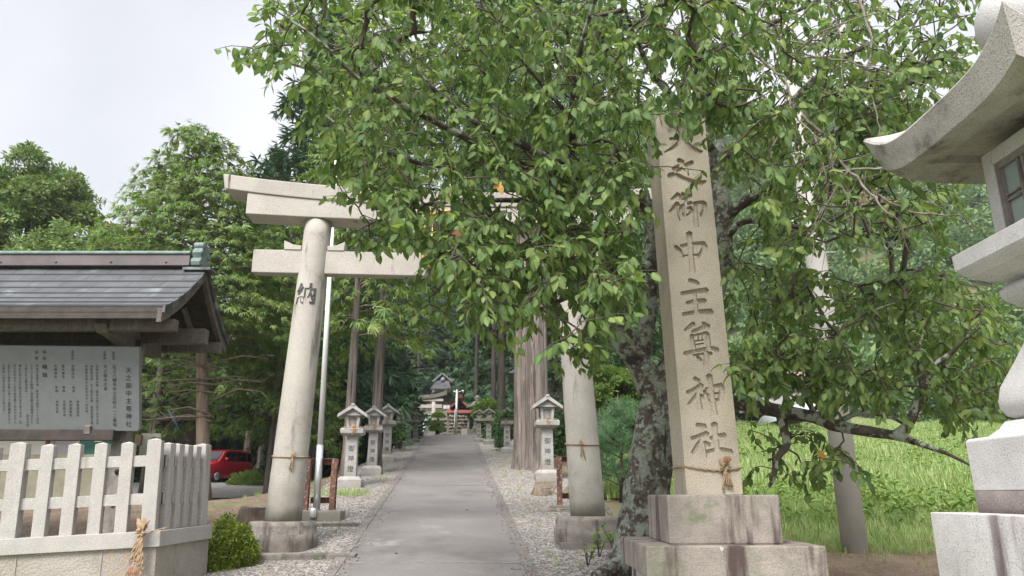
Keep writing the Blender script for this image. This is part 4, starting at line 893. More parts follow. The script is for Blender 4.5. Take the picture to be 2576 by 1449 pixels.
mb = MB(); mb.box(((XL - 5.32) / 2, 10.05, 2.37), (-5.32 - XL, .16, .14)); mb.build('board_shelf', K['wood_dark'], sh, world=True, bevel=.004)

# inscribed board: leans forward under the roof
BXR = -4.99; BL = 3.4; bb = P(347, 1085, 10.0).z; bt = P(336, 873, 9.66).z; HB = math.hypot(bt - bb, .34); lean = math.atan2(.34, bt - bb)
brd = tag(MB().prism([(-BL, 0), (-.03, 0), (0, .03), (0, HB), (-BL, HB)], -.0, .07).build('inscribed_board', K['board'], bevel=.006), 'grey polished stone board with columns of black writing hung under the shelter roof', 'notice board')
brd.location = (BXR, 10.0, bb); brd.rotation_euler = (lean, 0.012, 0)
COLS = [('天之御中主尊神社', 1030, 995, 62, 50), ('鎮座地', 900, 855, 23, 24), ('近江八幡市中之庄町六一二番地', 912, 968, 36, 34), ('主祭神', 826, 850, 25, 24), ('天之御中主尊', 836, 968, 36, 32),
        ('天地の初発の時、高天の原に成りませる天', 768, 968, 25.5, 23), ('地創造の神、天之御中主尊、高御産巣日神', 722, 968, 25.5, 23), ('神産巣日神の三柱の内の一柱の神', 680, 968, 26, 23), ('境内社', 560, 852, 26, 24), ('多賀大社', 568, 968, 29, 26), ('祭神', 582, 1145, 28, 24),
        ('伊邪那岐命', 622, 1262, 27, 24), ('伊邪那美命', 562, 1262, 27, 24), ('皇大神宮', 487, 968, 29, 26), ('祭神', 500, 1145, 28, 24), ('天照皇大神', 510, 1262, 27, 24), ('大嶋神社', 425, 968, 29, 26), ('祭神', 440, 1145, 28, 24), ('大国主命', 450, 1262, 27, 24), ('神紋', 328, 855, 50, 28), ('輪鋒', 336, 975, 66, 44), ('由緒', 262, 855, 50, 28),
        ('天台平清徳の頃、長命寺の鎮守として日吉', 272, 968, 25.5, 23), ('の下八王子を勧請し虚空蔵大菩薩神社とし', 226, 968, 25.5, 23), ('て祀られた慶長四年', 180, 968, 25.5, 23), ('造立の日', 210, 1380, 25.5, 23), ('棟札が存するが創立年代は不詳である。日', 130, 968, 25.5, 23), ('吉七社中の下八王子虚空蔵とあるのを下八', 86, 968, 25.5, 23), ('王子天之御中主尊に習って虚空蔵節ちたこ', 38, 968, 25.5, 23), ('を奉斎し社名を改定したと伝える。', -6, 968, 25.5, 23)]
mb = MB(); kx_ = .3038 * 9.85 / 1850 * 1.0; kz_ = HB / 695
for body, zx, zyy, pit, ch in COLS:
    s_ = ch * kz_ * 1.02; V, F = glyphs('\n'.join(body), s_, pit / ch, 0.0)
    edge = 1107 + (zyy - 805) * 35 / 695; u = (zx - edge) * kx_; v = HB - (zyy - 805) * kz_
    mb = MB(); mb.add([(u + p.x, -.004, v + p.y - s_ * .4) for p in V], F); mb.build('inscription', K['ink'], brd)
for x in (-.68, -2.05):
    mb = MB(); mb.box((x, .02, .02), (.085, .14, .11)); tag_ = mb.build('clip', K['wood_grey'], brd, bevel=.004)
# ------------------------------------------------------------------ small stone lanterns along the avenue
AY = 0.0765
K['dim_glass'] = M('dim_paper_pane', (0.19, 0.19, 0.175), (0.13, 0.13, 0.12), 8, 0.7)
def make_lantern(label, loc, sc, mossy=False, lit=True):
    t = thing('stone_lantern', label, 'stone lantern', loc, (0, 0, AY), 'stone lanterns'); t.scale = (sc, sc, sc)
    g = K['granite_moss'] if mossy else K['granite_lantern']
    mb = MB(); V = [(x * .28, y * .26, z) for z in (-.3, .2) for x, y in ((-1, -1), (1, -1), (1, 1), (-1, 1))] + [(x * .215, y * .2, .28) for x, y in ((-1, -1), (1, -1), (1, 1), (-1, 1))]
    F = [(3, 2, 1, 0), (8, 9, 10, 11)] + [(a + k, a + (k + 1) % 4, a + 4 + (k + 1) % 4, a + 4 + k) for a in (0, 4) for k in range(4)]
    mb.add(V, F); mb.build('foot', K['granite_moss'] if mossy else K['granite_foot'], t, bevel=.008)
    mb = MB(); mb.box((0, 0, .745), (.275, .25, .935), taper=.9); pst = mb.build('post', g, t, bevel=.006)
    for q_, ch_ in enumerate('御神燈'):
        V, F = glyphs(ch_, .15, 1, 0); zc_ = .86 - .2325 * q_; mb = MB(); mb.add([(p.x, -.1285 + .0125 * (p.y + zc_ - .28) / .935, p.y + zc_) for p in V], F); mb.build('carved_character', K['ink_soft'] if mossy else K['ink'], pst)
    mb = MB(); V = [(x * a, y * a, z) for a, z in ((.2, 1.2125), (.262, 1.255), (.268, 1.345), (.24, 1.375)) for x, y in ((-1, -1), (1, -1), (1, 1), (-1, 1))]
    F = [(3, 2, 1, 0), (12, 13, 14, 15)] + [(a + k, a + (k + 1) % 4, a + 4 + (k + 1) % 4, a + 4 + k) for a in (0, 4, 8) for k in range(4)]
    mb.add(V, F); mb.build('tray', g, t, bevel=.006)
    mb = MB(); z0, z1 = 1.3755, 1.66
    for sx_ in (-1, 1):
        for sy_ in (-1, 1):
            V = [(sx_ * x, sy_ * y, z0) for x, y in ((.135, .135), (.085, .135), (.085, .085), (.135, .085))] + [(sx_ * x, sy_ * y, z1) for x, y in ((.17, .16), (.105, .16), (.105, .10), (.17, .10))]
            mb.add(V, [(0, 1, 2, 3), (7, 6, 5, 4)] + [(k, (k + 1) % 4, 4 + (k + 1) % 4, 4 + k) for k in range(4)])
    mb.box((0, 0, 1.645), (.3, .29, .05)); mb.box((0, 0, 1.39), (.24, .24, .028)); fbx = mb.build('fire_box', g, t)
    for s_ in (-1, 1): mb = MB(); mb.box((0, s_ * .118, 1.51), (.19, .012, .21)); mb.build('pane', K['dim_glass'], fbx)
    mb = MB()
    for x in (-.09, -.004, .082): mb.box((x + .004, -.131, 1.51), (.014, .012, .22))
    for z in (1.41, 1.50, 1.51, 1.605): mb.box((0, -.128, z), (.19, .01, .012))
    mb.build('lattice', K['wood_grey'], fbx)
    mb = MB()
    for s_ in (-1, 1):
        V = []
        for y in (-.285, .285):
            for x, z in ((0, 1.905), (.345, 1.668), (.345, 1.612), (0, 1.83)): V.append((s_ * x, y, z))
        mb.add(V, [(0, 1, 2, 3), (7, 6, 5, 4), (0, 4, 5, 1), (1, 5, 6, 2), (2, 6, 7, 3)])
        for y in np.linspace(-.27, .27, 7): mb.bar((s_ * .02, y, 1.897), (s_ * .338, y, 1.677), .03, .022)
    mb.bar((0, -.30, 1.912), (0, .30, 1.912), .075, .05)
    mb.prism([(-.24, 1.67), (.24, 1.67), (0, 1.835)], -.20, -.16); mb.prism([(-.24, 1.67), (.24, 1.67), (0, 1.835)], .16, .20); mb.box((0, -.19, 1.682), (.5, .05, .035))
    mb.build('roof', g, t, bevel=.004)
    return t
LN = [(880, 1229, 1019, 'granite lantern beside the rusty flagpole frame, leftmost of the avenue lanterns', 0), (935, 1196, 1024, 'granite lantern on an ochre stained foot, second from the flagpole', 0), (972, 1164, 1018, 'granite lantern left of the path, third from the flagpole', 0),
      (1003, 1137, 1029, 'weathered lantern half covered by ivy on the left of the path', 1), (1026, 1121, 1030, 'grey mossy lantern just behind the ivy covered one', 1), (1044, 1114, 1034, 'dark mossy lantern farthest up the left side of the path', 1),
      (1377, 1213, 997, 'clean pale lantern in front of the giant twin cedar trunk, right of the path', 0), (1325, 1166, 1032, 'lantern almost hidden behind the giant cedar trunk', 0), (1275, 1141, 1027, 'lantern with leaves on its roof between dark trunks and giant cedar', 0), (1229, 1119, 1027, 'mossy footed lantern beside the slim dark trunks on the right', 1), (1204, 1114, 1030, 'mossy lantern farthest up the right side of the path', 1)]
LP = []
for i, (px, py, pt, lab, moss) in enumerate(LN):
    g = G(px, py); g.y += 0.22; g.x = P(px, py, g.y).x; zt = P(px, pt, g.y).z; g.z = P(px, py, g.y - .22).z - .01
    sc = (zt - g.z) / 1.93; LP.append((g, sc)); make_lantern(lab, g, sc, bool(moss))
for i, lab in ((0, 'straw knot on the tray of the leftmost lantern'), (1, 'straw knot on the tray of the ochre footed lantern'), (2, 'straw knot on the third lantern left of the path'), (6, 'straw knot hanging on the pale lantern by the giant cedar'), (8, 'straw knot on the lantern with leaves on its roof'), (9, 'straw knot on the mossy footed lantern right of the path')):
    g, sc = LP[i]; mb = MB(); knot(mb, (0, 0, 0), .85, .17, 4, 30 + i); rope_pts(mb, [(-.24, .02, .0), (0, -.02, .01), (.24, .02, 0)], .009)
    o = tag(mb.build('straw_rope', K['rope'] if i != 0 else M('orange_straw', (0.42, 0.25, 0.12), (0.30, 0.17, 0.08), 30, .9)), lab, 'rope', 'straw ropes'); o.location = (g.x + .268 * sc * AY + random.uniform(-.06, .06), g.y - .29 * sc, g.z + 1.385 * sc); o.rotation_euler = (0, 0, AY)

# ------------------------------------------------------------------ flagpole in its frame, second frame
def frame(px0, px1, pb, ptop, Y, label, pole):
    a = P(px0, pb, Y); b = P(px1, pb, Y); zt = P(px0, ptop, Y).z; t = thing('pole_frame', label, 'steel frame', ((a.x + b.x) / 2, Y, a.z)); w = b.x - a.x; h = zt - a.z
    for s_ in (-1, 1):
        mb = MB(); mb.box((s_ * (w / 2 - .05), -.045, h / 2), (.012, .10, h)); mb.box((s_ * (w / 2 - .05) + .045 * s_, -.095, h / 2), (.09, .012, h)); mb.box((s_ * (w / 2 - .05) + .045 * s_, .01, h / 2), (.09, .012, h)); mb.build('channel', K['rust'], t)
    for z in (h - .05, .16):
        mb = MB(); mb.box((0, .05, z), (w - .13, .012, .10)); mb.box((0, 0.0, z + .05), (w - .12, .1, .010)); mb.build('cross_bar', K['rust'], t)
    mb = MB(); mb.box((0, 0, -.1), (w + .35, .4, .18)); mb.build('concrete_pad', K['granite_foot'], t, bevel=.01)
    return t
fr = frame(768, 838, 1283, 1154, 13.3, 'rusty steel channel frame holding the flagpole beside the left gateway pillar', True)
frame(1407, 1462, 1270, 1148, 14.4, 'rusty steel frame standing empty behind the right gateway pillar', False)
fp = P(797, 1268, 13.28); top_z = P(846, 405, 13.28).z
t = thing('flagpole', 'tall white metal flagpole rising behind the left gateway pillar', 'flagpole', fp); mb = MB()
h = top_z - fp.z; xt = P(846, 425, 13.28).x - fp.x
mb.tube([(0, 0, -.1), (xt * .2, 0, 1.0)], .062, 16); mb.build('steel_sleeve', K['steel'], t)
mb = MB(); mb.tube([(xt * .16, 0, .95), (xt * .6, 0, h * .5), (xt * 1.15, 0, h)], [.054, .047, .036], 16); mb.build('pole', M('white_pole', (.72, .72, .71), None, rough=.35, spec=.5), t)
mb = MB(); mb.tube([(xt * .2 + .062, -.05, 1.0), (xt * .62 + .055, -.055, h * .5), (xt * 1.13 + .04, -.045, h)], .005, 4); mb.build('halyard', K['rubber'], t)
mb = MB(); mb.lathe([(.05, 0), (.06, .02), (.06, .12), (.045, .16)], 12, (.0, -.2, -.22)); mb.build('foot_valve', K['steel'], t)

# ------------------------------------------------------------------ utility pole, stumps, rocks
ub = P(2148, 1352, 10.6); t = thing('utility_pole', 'plain round concrete utility pole standing in the grass behind the low cherry limb', 'utility pole', ub); mb = MB()
mb.tube([(0, 0, -.5), (-.04, 0, 3), (-.14, 0, 6.5), (-.2, 0, 9.6)], [.172, .154, .135, .11], 28); p_ = mb.build('shaft', K['concrete'], t)
for i, z in enumerate((3.6, 4.1, 4.6, 5.1, 5.6, 6.1, 6.6)): mb = MB(); mb.tube([(-.05 - .02 * z / 3, 0, z), (-.05 + (.28 if i % 2 else -.34), -.02, z)], .012, 6); mb.build('step_bolt', K['steel'], p_)
def stump(label, px, py, r, h, seed, rot=0.3):
    g = G(px, py); mb = MB(); rr = random.Random(seed)
    mb.tube([(0, 0, -.1), (0, 0, h * .3), (.02, 0, h * .7), (.03, 0, h)], [r * 1.3, r * 1.08, r, r * .94], 22, fn=bark_fn(.22, 4))
    t = thing('tree_stump', label, 'tree stump', g); mb.build('bark', K['bark_grey'], t)
    mb = MB(); mb.tube([(.03, 0, h - .01), (.03, 0, h + .012)], [r * .86, r * .8], 22, fn=bark_fn(.1, 4)); mb.build('cut_face', K['wood_grey'], t); return t
stump('low weathered tree stump in the gravel right of the path', 1362, 1246, .2, .14, 1); stump('dark rotten stump beside the left gateway pillar', 640, 1318, .26, .26, 2)
def stone(name, label, cat, loc, d, seed, mt='rock', group=None, rotz=0.0):
    bm = bmesh.new(); bmesh.ops.create_icosphere(bm, subdivisions=3, radius=1)
    for v in bm.verts:
        n_ = v.co.copy(); f = 1 + .22 * mnoise.noise(n_ * 1.3 + Vector((seed * 3.1, 0, 0))) + .10 * mnoise.noise(n_ * 3.1 + Vector((0, seed, 0)))
        f *= min(1.0, .8 / max(abs(n_.x), abs(n_.y), abs(n_.z)) ** .5); v.co = Vector((n_.x * d[0], n_.y * d[1], n_.z * d[2])) * f
    me = bpy.data.meshes.new(name); bm.to_mesh(me); bm.free(); me.materials.append(K[mt]); o = bpy.data.objects.new(name, me); COL.objects.link(o); o.location = loc; o.rotation_euler = (0, 0, rotz)
    return tag(o, label, cat, group)
g = G(1400, 1290); stone('boulder', 'flat grey kerb stone half buried beside the right gateway pillar', 'stone', g + Vector((0, .1, .03)), (.45, .16, .07), 3)
g = G(720, 1392); mb = MB(); mb.box((0, 0, -.02), (1.9, .22, .2)); o = tag(mb.build('kerb_stone', K['ring'], bevel=.02), 'long dark kerb stone laid in the gravel in front of the left pillar', 'kerb stone'); o.location = (-3.0, 10.25, ter(-3, 10.25)); o.rotation_euler = (0, 0, .05)
mb = MB(); mb.box((0, 0, -.02), (1.5, .2, .16)); o = tag(mb.build('kerb_stone', K['ring'], bevel=.02), 'short kerb stone in the gravel beneath the rusty flagpole frame', 'kerb stone'); o.location = (-3.1, 12.7, ter(-3, 12.7)); o.rotation_euler = (0, 0, .05)

# ------------------------------------------------------------------ red car on the upper drive
cz = P(575, 1214, 35.5).z
mb = MB(); V = []; F = []
dr = [(-24, 28.5, 1.44), (-7.0, 28.5, 1.50), (-7.0, 34.2, cz - .02), (-24, 33.8, cz - .04)]
mb.add(dr + [(-7, 44, cz + .15), (-26, 44, cz + .1)], [(0, 1, 2, 3), (3, 2, 4, 5)]); 
o = mb.build('drive', K['drive']); struct(o)
cp = P(566, 1212, 35.5); car = thing('parked_car', 'small red parked minivan seen from its front left corner under the dark trees', 'car', (cp.x - .42, 35.5 + .4, cz + .0), (0, 0, R_(-20)))
car.scale = (.94, .94, .98)
# car faces local -y
def loftcar():
    secs = []   # y, half width, z profile : bottom, belt, roof, half width at roof
    body = [(-1.66, .60, .32, .62, .62), (-1.62, .68, .24, .74, .74), (-1.45, .73, .20, .84, .84), (-1.0, .74, .20, .95, .95), (0, .74, .20, .98, .98), (1.2, .74, .20, .98, .98), (1.58, .72, .24, .96, .96), (1.64, .66, .34, .90, .90)]
    V = []; F = []
    for y, w, zb_, zt_, _ in body: V += [(-w, y, zb_), (-w * 1.02, y, (zb_ + zt_) * .55), (-w * .96, y, zt_), (0, y, zt_ + .03), (w * .96, y, zt_), (w * 1.02, y, (zb_ + zt_) * .55), (w, y, zb_)]
    for i in range(len(body) - 1):
        for k in range(6): F.append((i * 7 + k, i * 7 + k + 1, i * 7 + 8 + k, i * 7 + 7 + k))
        F.append((i * 7 + 6, i * 7, i * 7 + 7, i * 7 + 13))
    F += [tuple(range(7)), tuple(range(len(V) - 1, len(V) - 8, -1))]
    return V, F
mb = MB(); mb.add(*loftcar(), smooth=True)
cab = [(-.98, .96, .71), (-.52, 1.42, .62), (-.2, 1.53, .585), (1.2, 1.54, .585), (1.5, 1.44, .60), (1.6, .96, .69)]
V = []; F = []
for y, z, w in cab: V += [(-w, y, z), (w, y, z)]
n_ = len(cab); F = [(2 * i, 2 * i + 1, 2 * i + 3, 2 * i + 2) for i in range(n_ - 1)]
F += [tuple(2 * i for i in range(n_)), tuple(2 * i + 1 for i in range(n_ - 1, -1, -1)), (0, 2 * n_ - 2, 2 * n_ - 1, 1)]
mb.add(V, F); body = mb.build('body', K['car_red'], car, bevel=.05, seg=3)
mb = MB(); mb.add([(-.60, -.925, 1.02), (.60, -.925, 1.02), (.53, -.535, 1.42), (-.53, -.535, 1.42)], [(0, 1, 2, 3)]); mb.build('windscreen', K['glass'], car).location = (0, -.03, .01)
for s_ in (-1, 1):
    for ya, yb_ in ((-.62, .28), (.36, 1.02), (1.1, 1.46)):
        mb = MB(); za, zb_ = 1.03, 1.42; wx = lambda z: s_ * (.705 - (z - .98) * .215 + .012)
        ya2 = ya + (.28 if ya < -.5 else 0.02); yb2 = yb_ - (.05 if yb_ > 1.4 else 0)
        mb.add([(wx(za), ya, za), (wx(za), yb_, za), (wx(zb_), yb2, zb_), (wx(zb_), ya2, zb_)], [(0, 1, 2, 3)]); mb.build('side_window', K['glass'], car)
    for y in (-1.08, 1.12):
        mb = MB(); Mx = Matrix.Rotation(math.pi / 2, 3, 'Y'); b_ = MB(); b_.lathe([(.20, -.08), (.265, -.075), (.275, 0), (.265, .075), (.20, .08)], 24)
        mb.add([Mx @ Vector(v) + Vector((s_ * .67, y, .275)) for v in b_.v], b_.f, True); wh = mb.build('wheel', K['rubber'], car)
        b_ = MB(); b_.lathe([(.175, .0), (.18, .02), (.10, .028), (.03, .03)], 20); mb = MB(); mb.add([Mx @ Vector((v[0], v[1], v[2] * s_)) + Vector((s_ * .752, y, .275)) for v in b_.v], b_.f, True); mb.build('rim', K['chrome'], wh)
    mb = MB(); mb.lathe([(.02, -.07), (.085, -.05), (.10, 0), (.085, .05), (.02, .07)], 12, (s_ * .83, -.58, 1.08)); mb.box((s_ * .76, -.58, 1.03), (.12, .04, .04)); mb.build('mirror', K['car_red'], car)
    mb = MB(); mb.box((s_ * .52, -1.585, .70), (.26, .16, .15), Matrix.Rotation(s_ * -.25, 3, 'Z')); mb.build('headlight', K['lamp_glass'], car, bevel=.03)
    mb = MB(); mb.box((s_ * .757, -.05, .80), (.014, .12, .03)); mb.build('door_handle', K['car_red'], car)
mb = MB(); mb.box((0, -1.645, .40), (.7, .04, .14)); mb.build('grille', K['rubber'], car, bevel=.01)
mb = MB(); mb.box((0, -1.67, .53), (.33, .02, .165)); mb.build('number_plate', K['cream'], car)

# ------------------------------------------------------------------ sheds behind the fence
hb = P(60, 1250, 20).z
sd = thing('storage_hut', 'long white panelled hut with a dark green door seen between the fence posts', 'hut', (-13.2, 20.0, hb - .4)); s0 = sd.location
def wp(px0, px1, py0, py1, Y, mt, name, parent=sd, th=.12, dy=0):
    a = P(px0, py0, Y); b_ = P(px1, py1, Y); pm_ = (py0 + py1) / 2; a.x = P(px0, pm_, Y).x; b_.x = P(px1, pm_, Y).x; mb = MB(); mb.box(((a.x + b_.x) / 2, Y + th / 2 + dy, (a.z + b_.z) / 2), (b_.x - a.x, th, a.z - b_.z)); return mb.build(name, mt, parent, world=True)
wp(-160, 122, 1098, 1260, 20, K['plaster'], 'wall_panel'); wp(122, 190, 1095, 1260, 20.06, M('pale_mauve_wall', (.42, .38, .40), (.36, .33, .35), 1, .8), 'wall_panel')
wp(116, 124, 1080, 1125, 19.93, K['red_paint'], 'sign_strip'); wp(190, 300, 1088, 1262, 20.02, K['green_paint'], 'door'); wp(230, 300, 1090, 1100, 19.96, K['plaster'], 'door_header'); wp(238, 256, 1104, 1112, 19.97, K['cream'], 'notice')
wp(-170, 302, 1143, 1260, 19.8, M('olive_skirting', (.20, .185, .13), (.15, .14, .10), 3, .9), 'skirting')
wp(-180, 310, 1070, 1090, 19.6, K['wood_dark'], 'eave_board'); 
a = P(-190, 1072, 19.3); b_ = P(150, 1072, 19.3); mb = MB(); mb.add([(a.x, 19.3, a.z), (b_.x, 19.3, b_.z), (b_.x, 23.5, b_.z + .9), (a.x, 23.5, a.z + .9), (a.x, 19.3, a.z - .06), (b_.x, 19.3, b_.z - .06), (b_.x, 23.5, b_.z + .84), (a.x, 23.5, a.z + .84)], [(0, 1, 2, 3), (7, 6, 5, 4), (0, 4, 5, 1), (1, 5, 6, 2), (2, 6, 7, 3), (3, 7, 4, 0)]); mb.build('roof', K['tile'], sd, world=True)
sd2 = thing('open_shed', 'dark open timber shed with red posts behind the bare lower cypress branches', 'shed', (-11.5, 24.5, P(420, 1250, 24.5).z))
for px in (398,): wp(px, px + 6, 1052, 1250, 24, K['red_paint'], 'post', sd2, .1)
wp(392, 492, 1050, 1066, 23.9, K['wood'], 'eave_beam', sd2, .15); wp(400, 500, 1064, 1250, 26, K['wood_dark'], 'back_wall', sd2, .1); wp(352, 402, 1090, 1150, 24.2, K['plaster'], 'white_panel', sd2, .05); wp(338, 354, 1093, 1120, 24.1, M('yellow_crate', (.42, .33, .2), (.35, .27, .16), 3, .8), 'plank_stack', sd2, .3)
a = P(380, 1052, 23.4); b_ = P(492, 1052, 23.4); mb = MB(); mb.add([(a.x, 23.4, a.z), (b_.x, 23.4, b_.z), (b_.x, 26.6, b_.z + .8), (a.x, 26.6, a.z + .8), (a.x, 23.4, a.z - .07), (b_.x, 23.4, b_.z - .07), (b_.x, 26.6, b_.z + .73), (a.x, 26.6, a.z + .73)], [(0, 1, 2, 3), (7, 6, 5, 4), (0, 4, 5, 1), (1, 5, 6, 2), (2, 6, 7, 3), (3, 7, 4, 0)]); mb.build('roof', K['wood_dark'], sd2, world=True)
mb = MB(); a = P(424, 1032, 22.8); b_ = P(452, 1082, 22.8); mb.tube([a - a, b_ - a], .03, 6); o = tag(mb.build('blue_rod', K['blue_paint']), 'thin light blue rod leaning beside the grey brown cypress trunk', 'rod'); o.location = a

# ------------------------------------------------------------------ shrine precinct at the head of the path
def W2(px, py, Y): return P(px, py, Y)
def blk(mb, px0, px1, py0, py1, Y, th, dy=0.0):
    a = P(px0, py0, Y); b_ = P(px1, py1, Y); pm_ = (py0 + py1) / 2; a.x = P(px0, pm_, Y).x; b_.x = P(px1, pm_, Y).x; mb.box(((a.x + b_.x) / 2, Y + th / 2 + dy, (a.z + b_.z) / 2), (b_.x - a.x, th, a.z - b_.z)); return mb
mb = MB()
g = P(1118, 1108, 41.6); t = thing('kerb_wall', 'low stained stone wall closing the head of the path', 'wall', (g.x, 41.6, g.z - .1))
mb = MB(); blk(mb, 1079, 1173, 1097, 1112, 41.6, .4); mb.build('stone_course', K['granite_base'], t, world=True, bevel=.01)
for px0, px1, lab in ((1173, 1250, 'big stone lantern on a stepped base right of the path head'), (1010, 1060, 'dark big stone lantern under the trees left of the path head')):
    cxp = 1199 if px0 > 1100 else 1041; Y = 44.0 if px0 > 1100 else 43.0; top = 994 if px0 > 1100 else 1008
    zb_ = P(cxp, 1112, Y).z - .2; zt = P(cxp, top, Y).z; h = zt - zb_; c = P(cxp, 1112, Y); t = thing('stone_lantern', lab, 'stone lantern', (c.x, Y, zb_), group='stone lanterns')
    mb = MB(); mb.box((0, 0, h * .09), (1.5, 1.5, h * .18)); mb.build('plinth', K['granite_base'], t, bevel=.01); mb = MB(); mb.box((0, 0, h * .245), (1.0, 1.0, h * .13)); mb.build('base_block', K['granite_moss'], t, bevel=.01)
    mb = MB(); mb.lathe([(.32, h * .31), (.24, h * .35), (.19, h * .4), (.18, h * .46), (.2, h * .5), (.25, h * .53)], 12); mb.build('shaft', K['granite_moss'], t)
    mb = MB(); mb.lathe([(.25, h * .53), (.38, h * .57), (.4, h * .61), (.36, h * .615)], 6); mb.build('tray', K['granite_moss'], t)
    mb = MB(); mb.lathe([(.24, h * .615), (.25, h * .72)], 6); mb.build('fire_box', K['granite_moss'], t)
    mb = MB(); mb.lathe([(.30, h * .72), (.64, h * .74), (.66, h * .765), (.5, h * .79), (.32, h * .835), (.2, h * .87), (.14, h * .875)], 6, smooth=False); mb.build('roof', K['granite_moss'], t)
    mb = MB(); mb.lathe([(.1, h * .875), (.17, h * .89), (.12, h * .905), (.17, h * .93), (.17, h * .96), (.03, h)], 12); mb.build('finial', K['granite_moss'], t)
Y = 50.0; c = P(1068, 1094, 47); st = thing('stone_stairs', 'flight of worn stone steps rising to the shrine hall', 'steps', (c.x, 47, c.z - .2)); nst = 16
mb = MB(); za = P(1068, 1098, 46).z; zc = P(1068, 1050, 53).z
for i in range(nst):
    f = i / (nst - 1); yy = 46 + 7 * f; x0 = P(1056 + 4 * f, 1090, 46).x; x1 = P(1090 - 4 * f, 1090, 46).x; z = za + (zc - za) * f; mb.box(((x0 + x1) / 2, yy + .25, z - .4), (x1 - x0, .5, .8))
mb.build('step', K['granite_moss'], st, world=True)
o = thing('handrail', 'shiny metal handrail climbing beside the stone steps', 'handrail', tuple(P(1062, 1090, 46))); mb = MB(); a = P(1060.5, 1080, 46); b_ = P(1078, 1036, 52.5); mb.tube([a, b_], .035, 8); mb.tube([a - Vector((0, 0, .4)), b_ - Vector((0, 0, .4))], .02, 6); mb.build('rail', K['steel'], o, world=True)
for f in (0, .33, .66, 1): mb = MB(); q = a.lerp(b_, f); mb.tube([q - Vector((0, 0, 1.0)), q], .03, 8); mb.build('upright', K['steel'], o, world=True)
# rough retaining wall: stones in courses
t = thing('retaining_wall', 'rough wall of piled boulders beside the washing pavilion', 'wall', tuple(P(1146, 1094, 49))); rr = random.Random(5); kk = 0
mb = MB(); blk(mb, 1092, 1180, 1046, 1100, 49.6, 1.0); mb.build('wall_core', K['rock'], t, world=True)
for row in range(6):
    for i in range(13):
        px = 1096 + i * 6.6 + (3 if row % 2 else 0); py = 1092 - row * 8.6
        if py < 1046 + abs(px - 1146) * .15: continue
        q = P(px + rr.uniform(-1, 1), py + rr.uniform(-1, 1), 49.45); bm = bmesh.new(); bmesh.ops.create_icosphere(bm, subdivisions=2, radius=1); sc = Vector((.13 * rr.uniform(.7, 1.2), .14, .13 * rr.uniform(.7, 1.1)))
        for v in bm.verts: v.co = Vector((v.co.x * sc.x, v.co.y * sc.y, v.co.z * sc.z)) * (1 + .3 * mnoise.noise(v.co * 1.6 + Vector((kk * 2.7, 0, 0))))
        me = bpy.data.meshes.new('boulder'); bm.to_mesh(me); bm.free(); me.materials.append(K['rock']); ob = bpy.data.objects.new('boulder', me); COL.objects.link(ob); ob.parent = t; ob.location = q - t.location; kk += 1
# inner gateway
c = P(1092, 1064, 51); it = thing('torii', 'small inner shrine gateway of pale stone at the head of the steps', 'torii gate', tuple(c)); 
mb = MB(); mb.tube([P(1092, 1064, 51) - Vector((0, 0, .5)), P(1091, 1006, 51)], [.16, .14], 16); mb.build('pillar', K['granite_torii'], it, world=True)
mb = MB(); mb.tube([P(1030, 1064, 51) - Vector((0, 0, .5)), P(1032, 1006, 51)], [.16, .14], 16); mb.build('pillar', K['granite_torii'], it, world=True)
mb = MB(); V = []; F = []
for i in range(21):
    f = -1 + i / 10; px = 1062 + 63 * f; a = P(px, 1004 - 11 * abs(f) ** 2.2, 51); b_ = P(px, 995 - 12 * abs(f) ** 2.2, 51); V += [(a.x, 50.75, a.z), (b_.x, 50.7, b_.z), (b_.x, 51.3, b_.z), (a.x, 51.25, a.z)]
for i in range(20):
    for k in range(4): F.append((i * 4 + k, i * 4 + (k + 1) % 4, i * 4 + 4 + (k + 1) % 4, i * 4 + 4 + k))
F += [(0, 1, 2, 3), (83, 82, 81, 80)]
mb.add(V, F); mb.build('top_lintel', K['granite_moss'], it, world=True)
mb = MB(); blk(mb, 1008, 1115, 1003, 1009, 50.85, .35); mb.build('under_lintel', K['granite_torii'], it, world=True); mb = MB(); blk(mb, 1014, 1112, 1017, 1026, 50.9, .22); mb.build('tie_beam', K['granite_torii'], it, world=True)
# shrine hall
c = P(1098, 1040, 58); hl = thing('shrine_hall', 'dark timber shrine hall with grey tiled roof above the steps', 'shrine', tuple(c))
def hp(name, px0, px1, py0, py1, Y, th, mt): mb = MB(); blk(mb, px0, px1, py0, py1, Y, th); return mb.build(name, K[mt], hl, world=True)
hp('wall', 1040, 1140, 992, 1050, 58, 4, 'wood_dark'); hp('plaster_band', 1088, 1132, 980, 987, 57.9, .2, 'grey_wall'); hp('plaster_panel', 1115, 1124, 1019, 1028, 57.85, .1, 'plaster'); hp('plaster_panel', 1125, 1131, 1019, 1028, 57.85, .1, 'plaster'); hp('upper_wall', 1084, 1134, 986, 993, 57.95, .2, 'wood_dark'); hp('porch_beam', 1050, 1134, 1029, 1033, 57.7, .2, 'wood'); hp('porch_floor', 1045, 1134, 1034, 1052, 57.5, 1, 'granite_moss')
mb = MB(); a0 = P(1083, 977, 57); a1 = P(1134, 977, 57); b0 = P(1094, 962, 59.5); b1 = P(1130, 962, 59.5); V = []
nx_ = 22
for j in range(2):
    for i in range(nx_ * 2 + 1):
        f = i / (nx_ * 2); q = (a0.lerp(a1, f) if j == 0 else b0.lerp(b1, f)); V.append((q.x, q.y, q.z + (.05 if i % 2 else 0)))
m_ = nx_ * 2 + 1; mb.add(V, [(i, i + 1, m_ + i + 1, m_ + i) for i in range(nx_ * 2)]); mb.build('tiled_roof', K['tile'], hl, world=True)
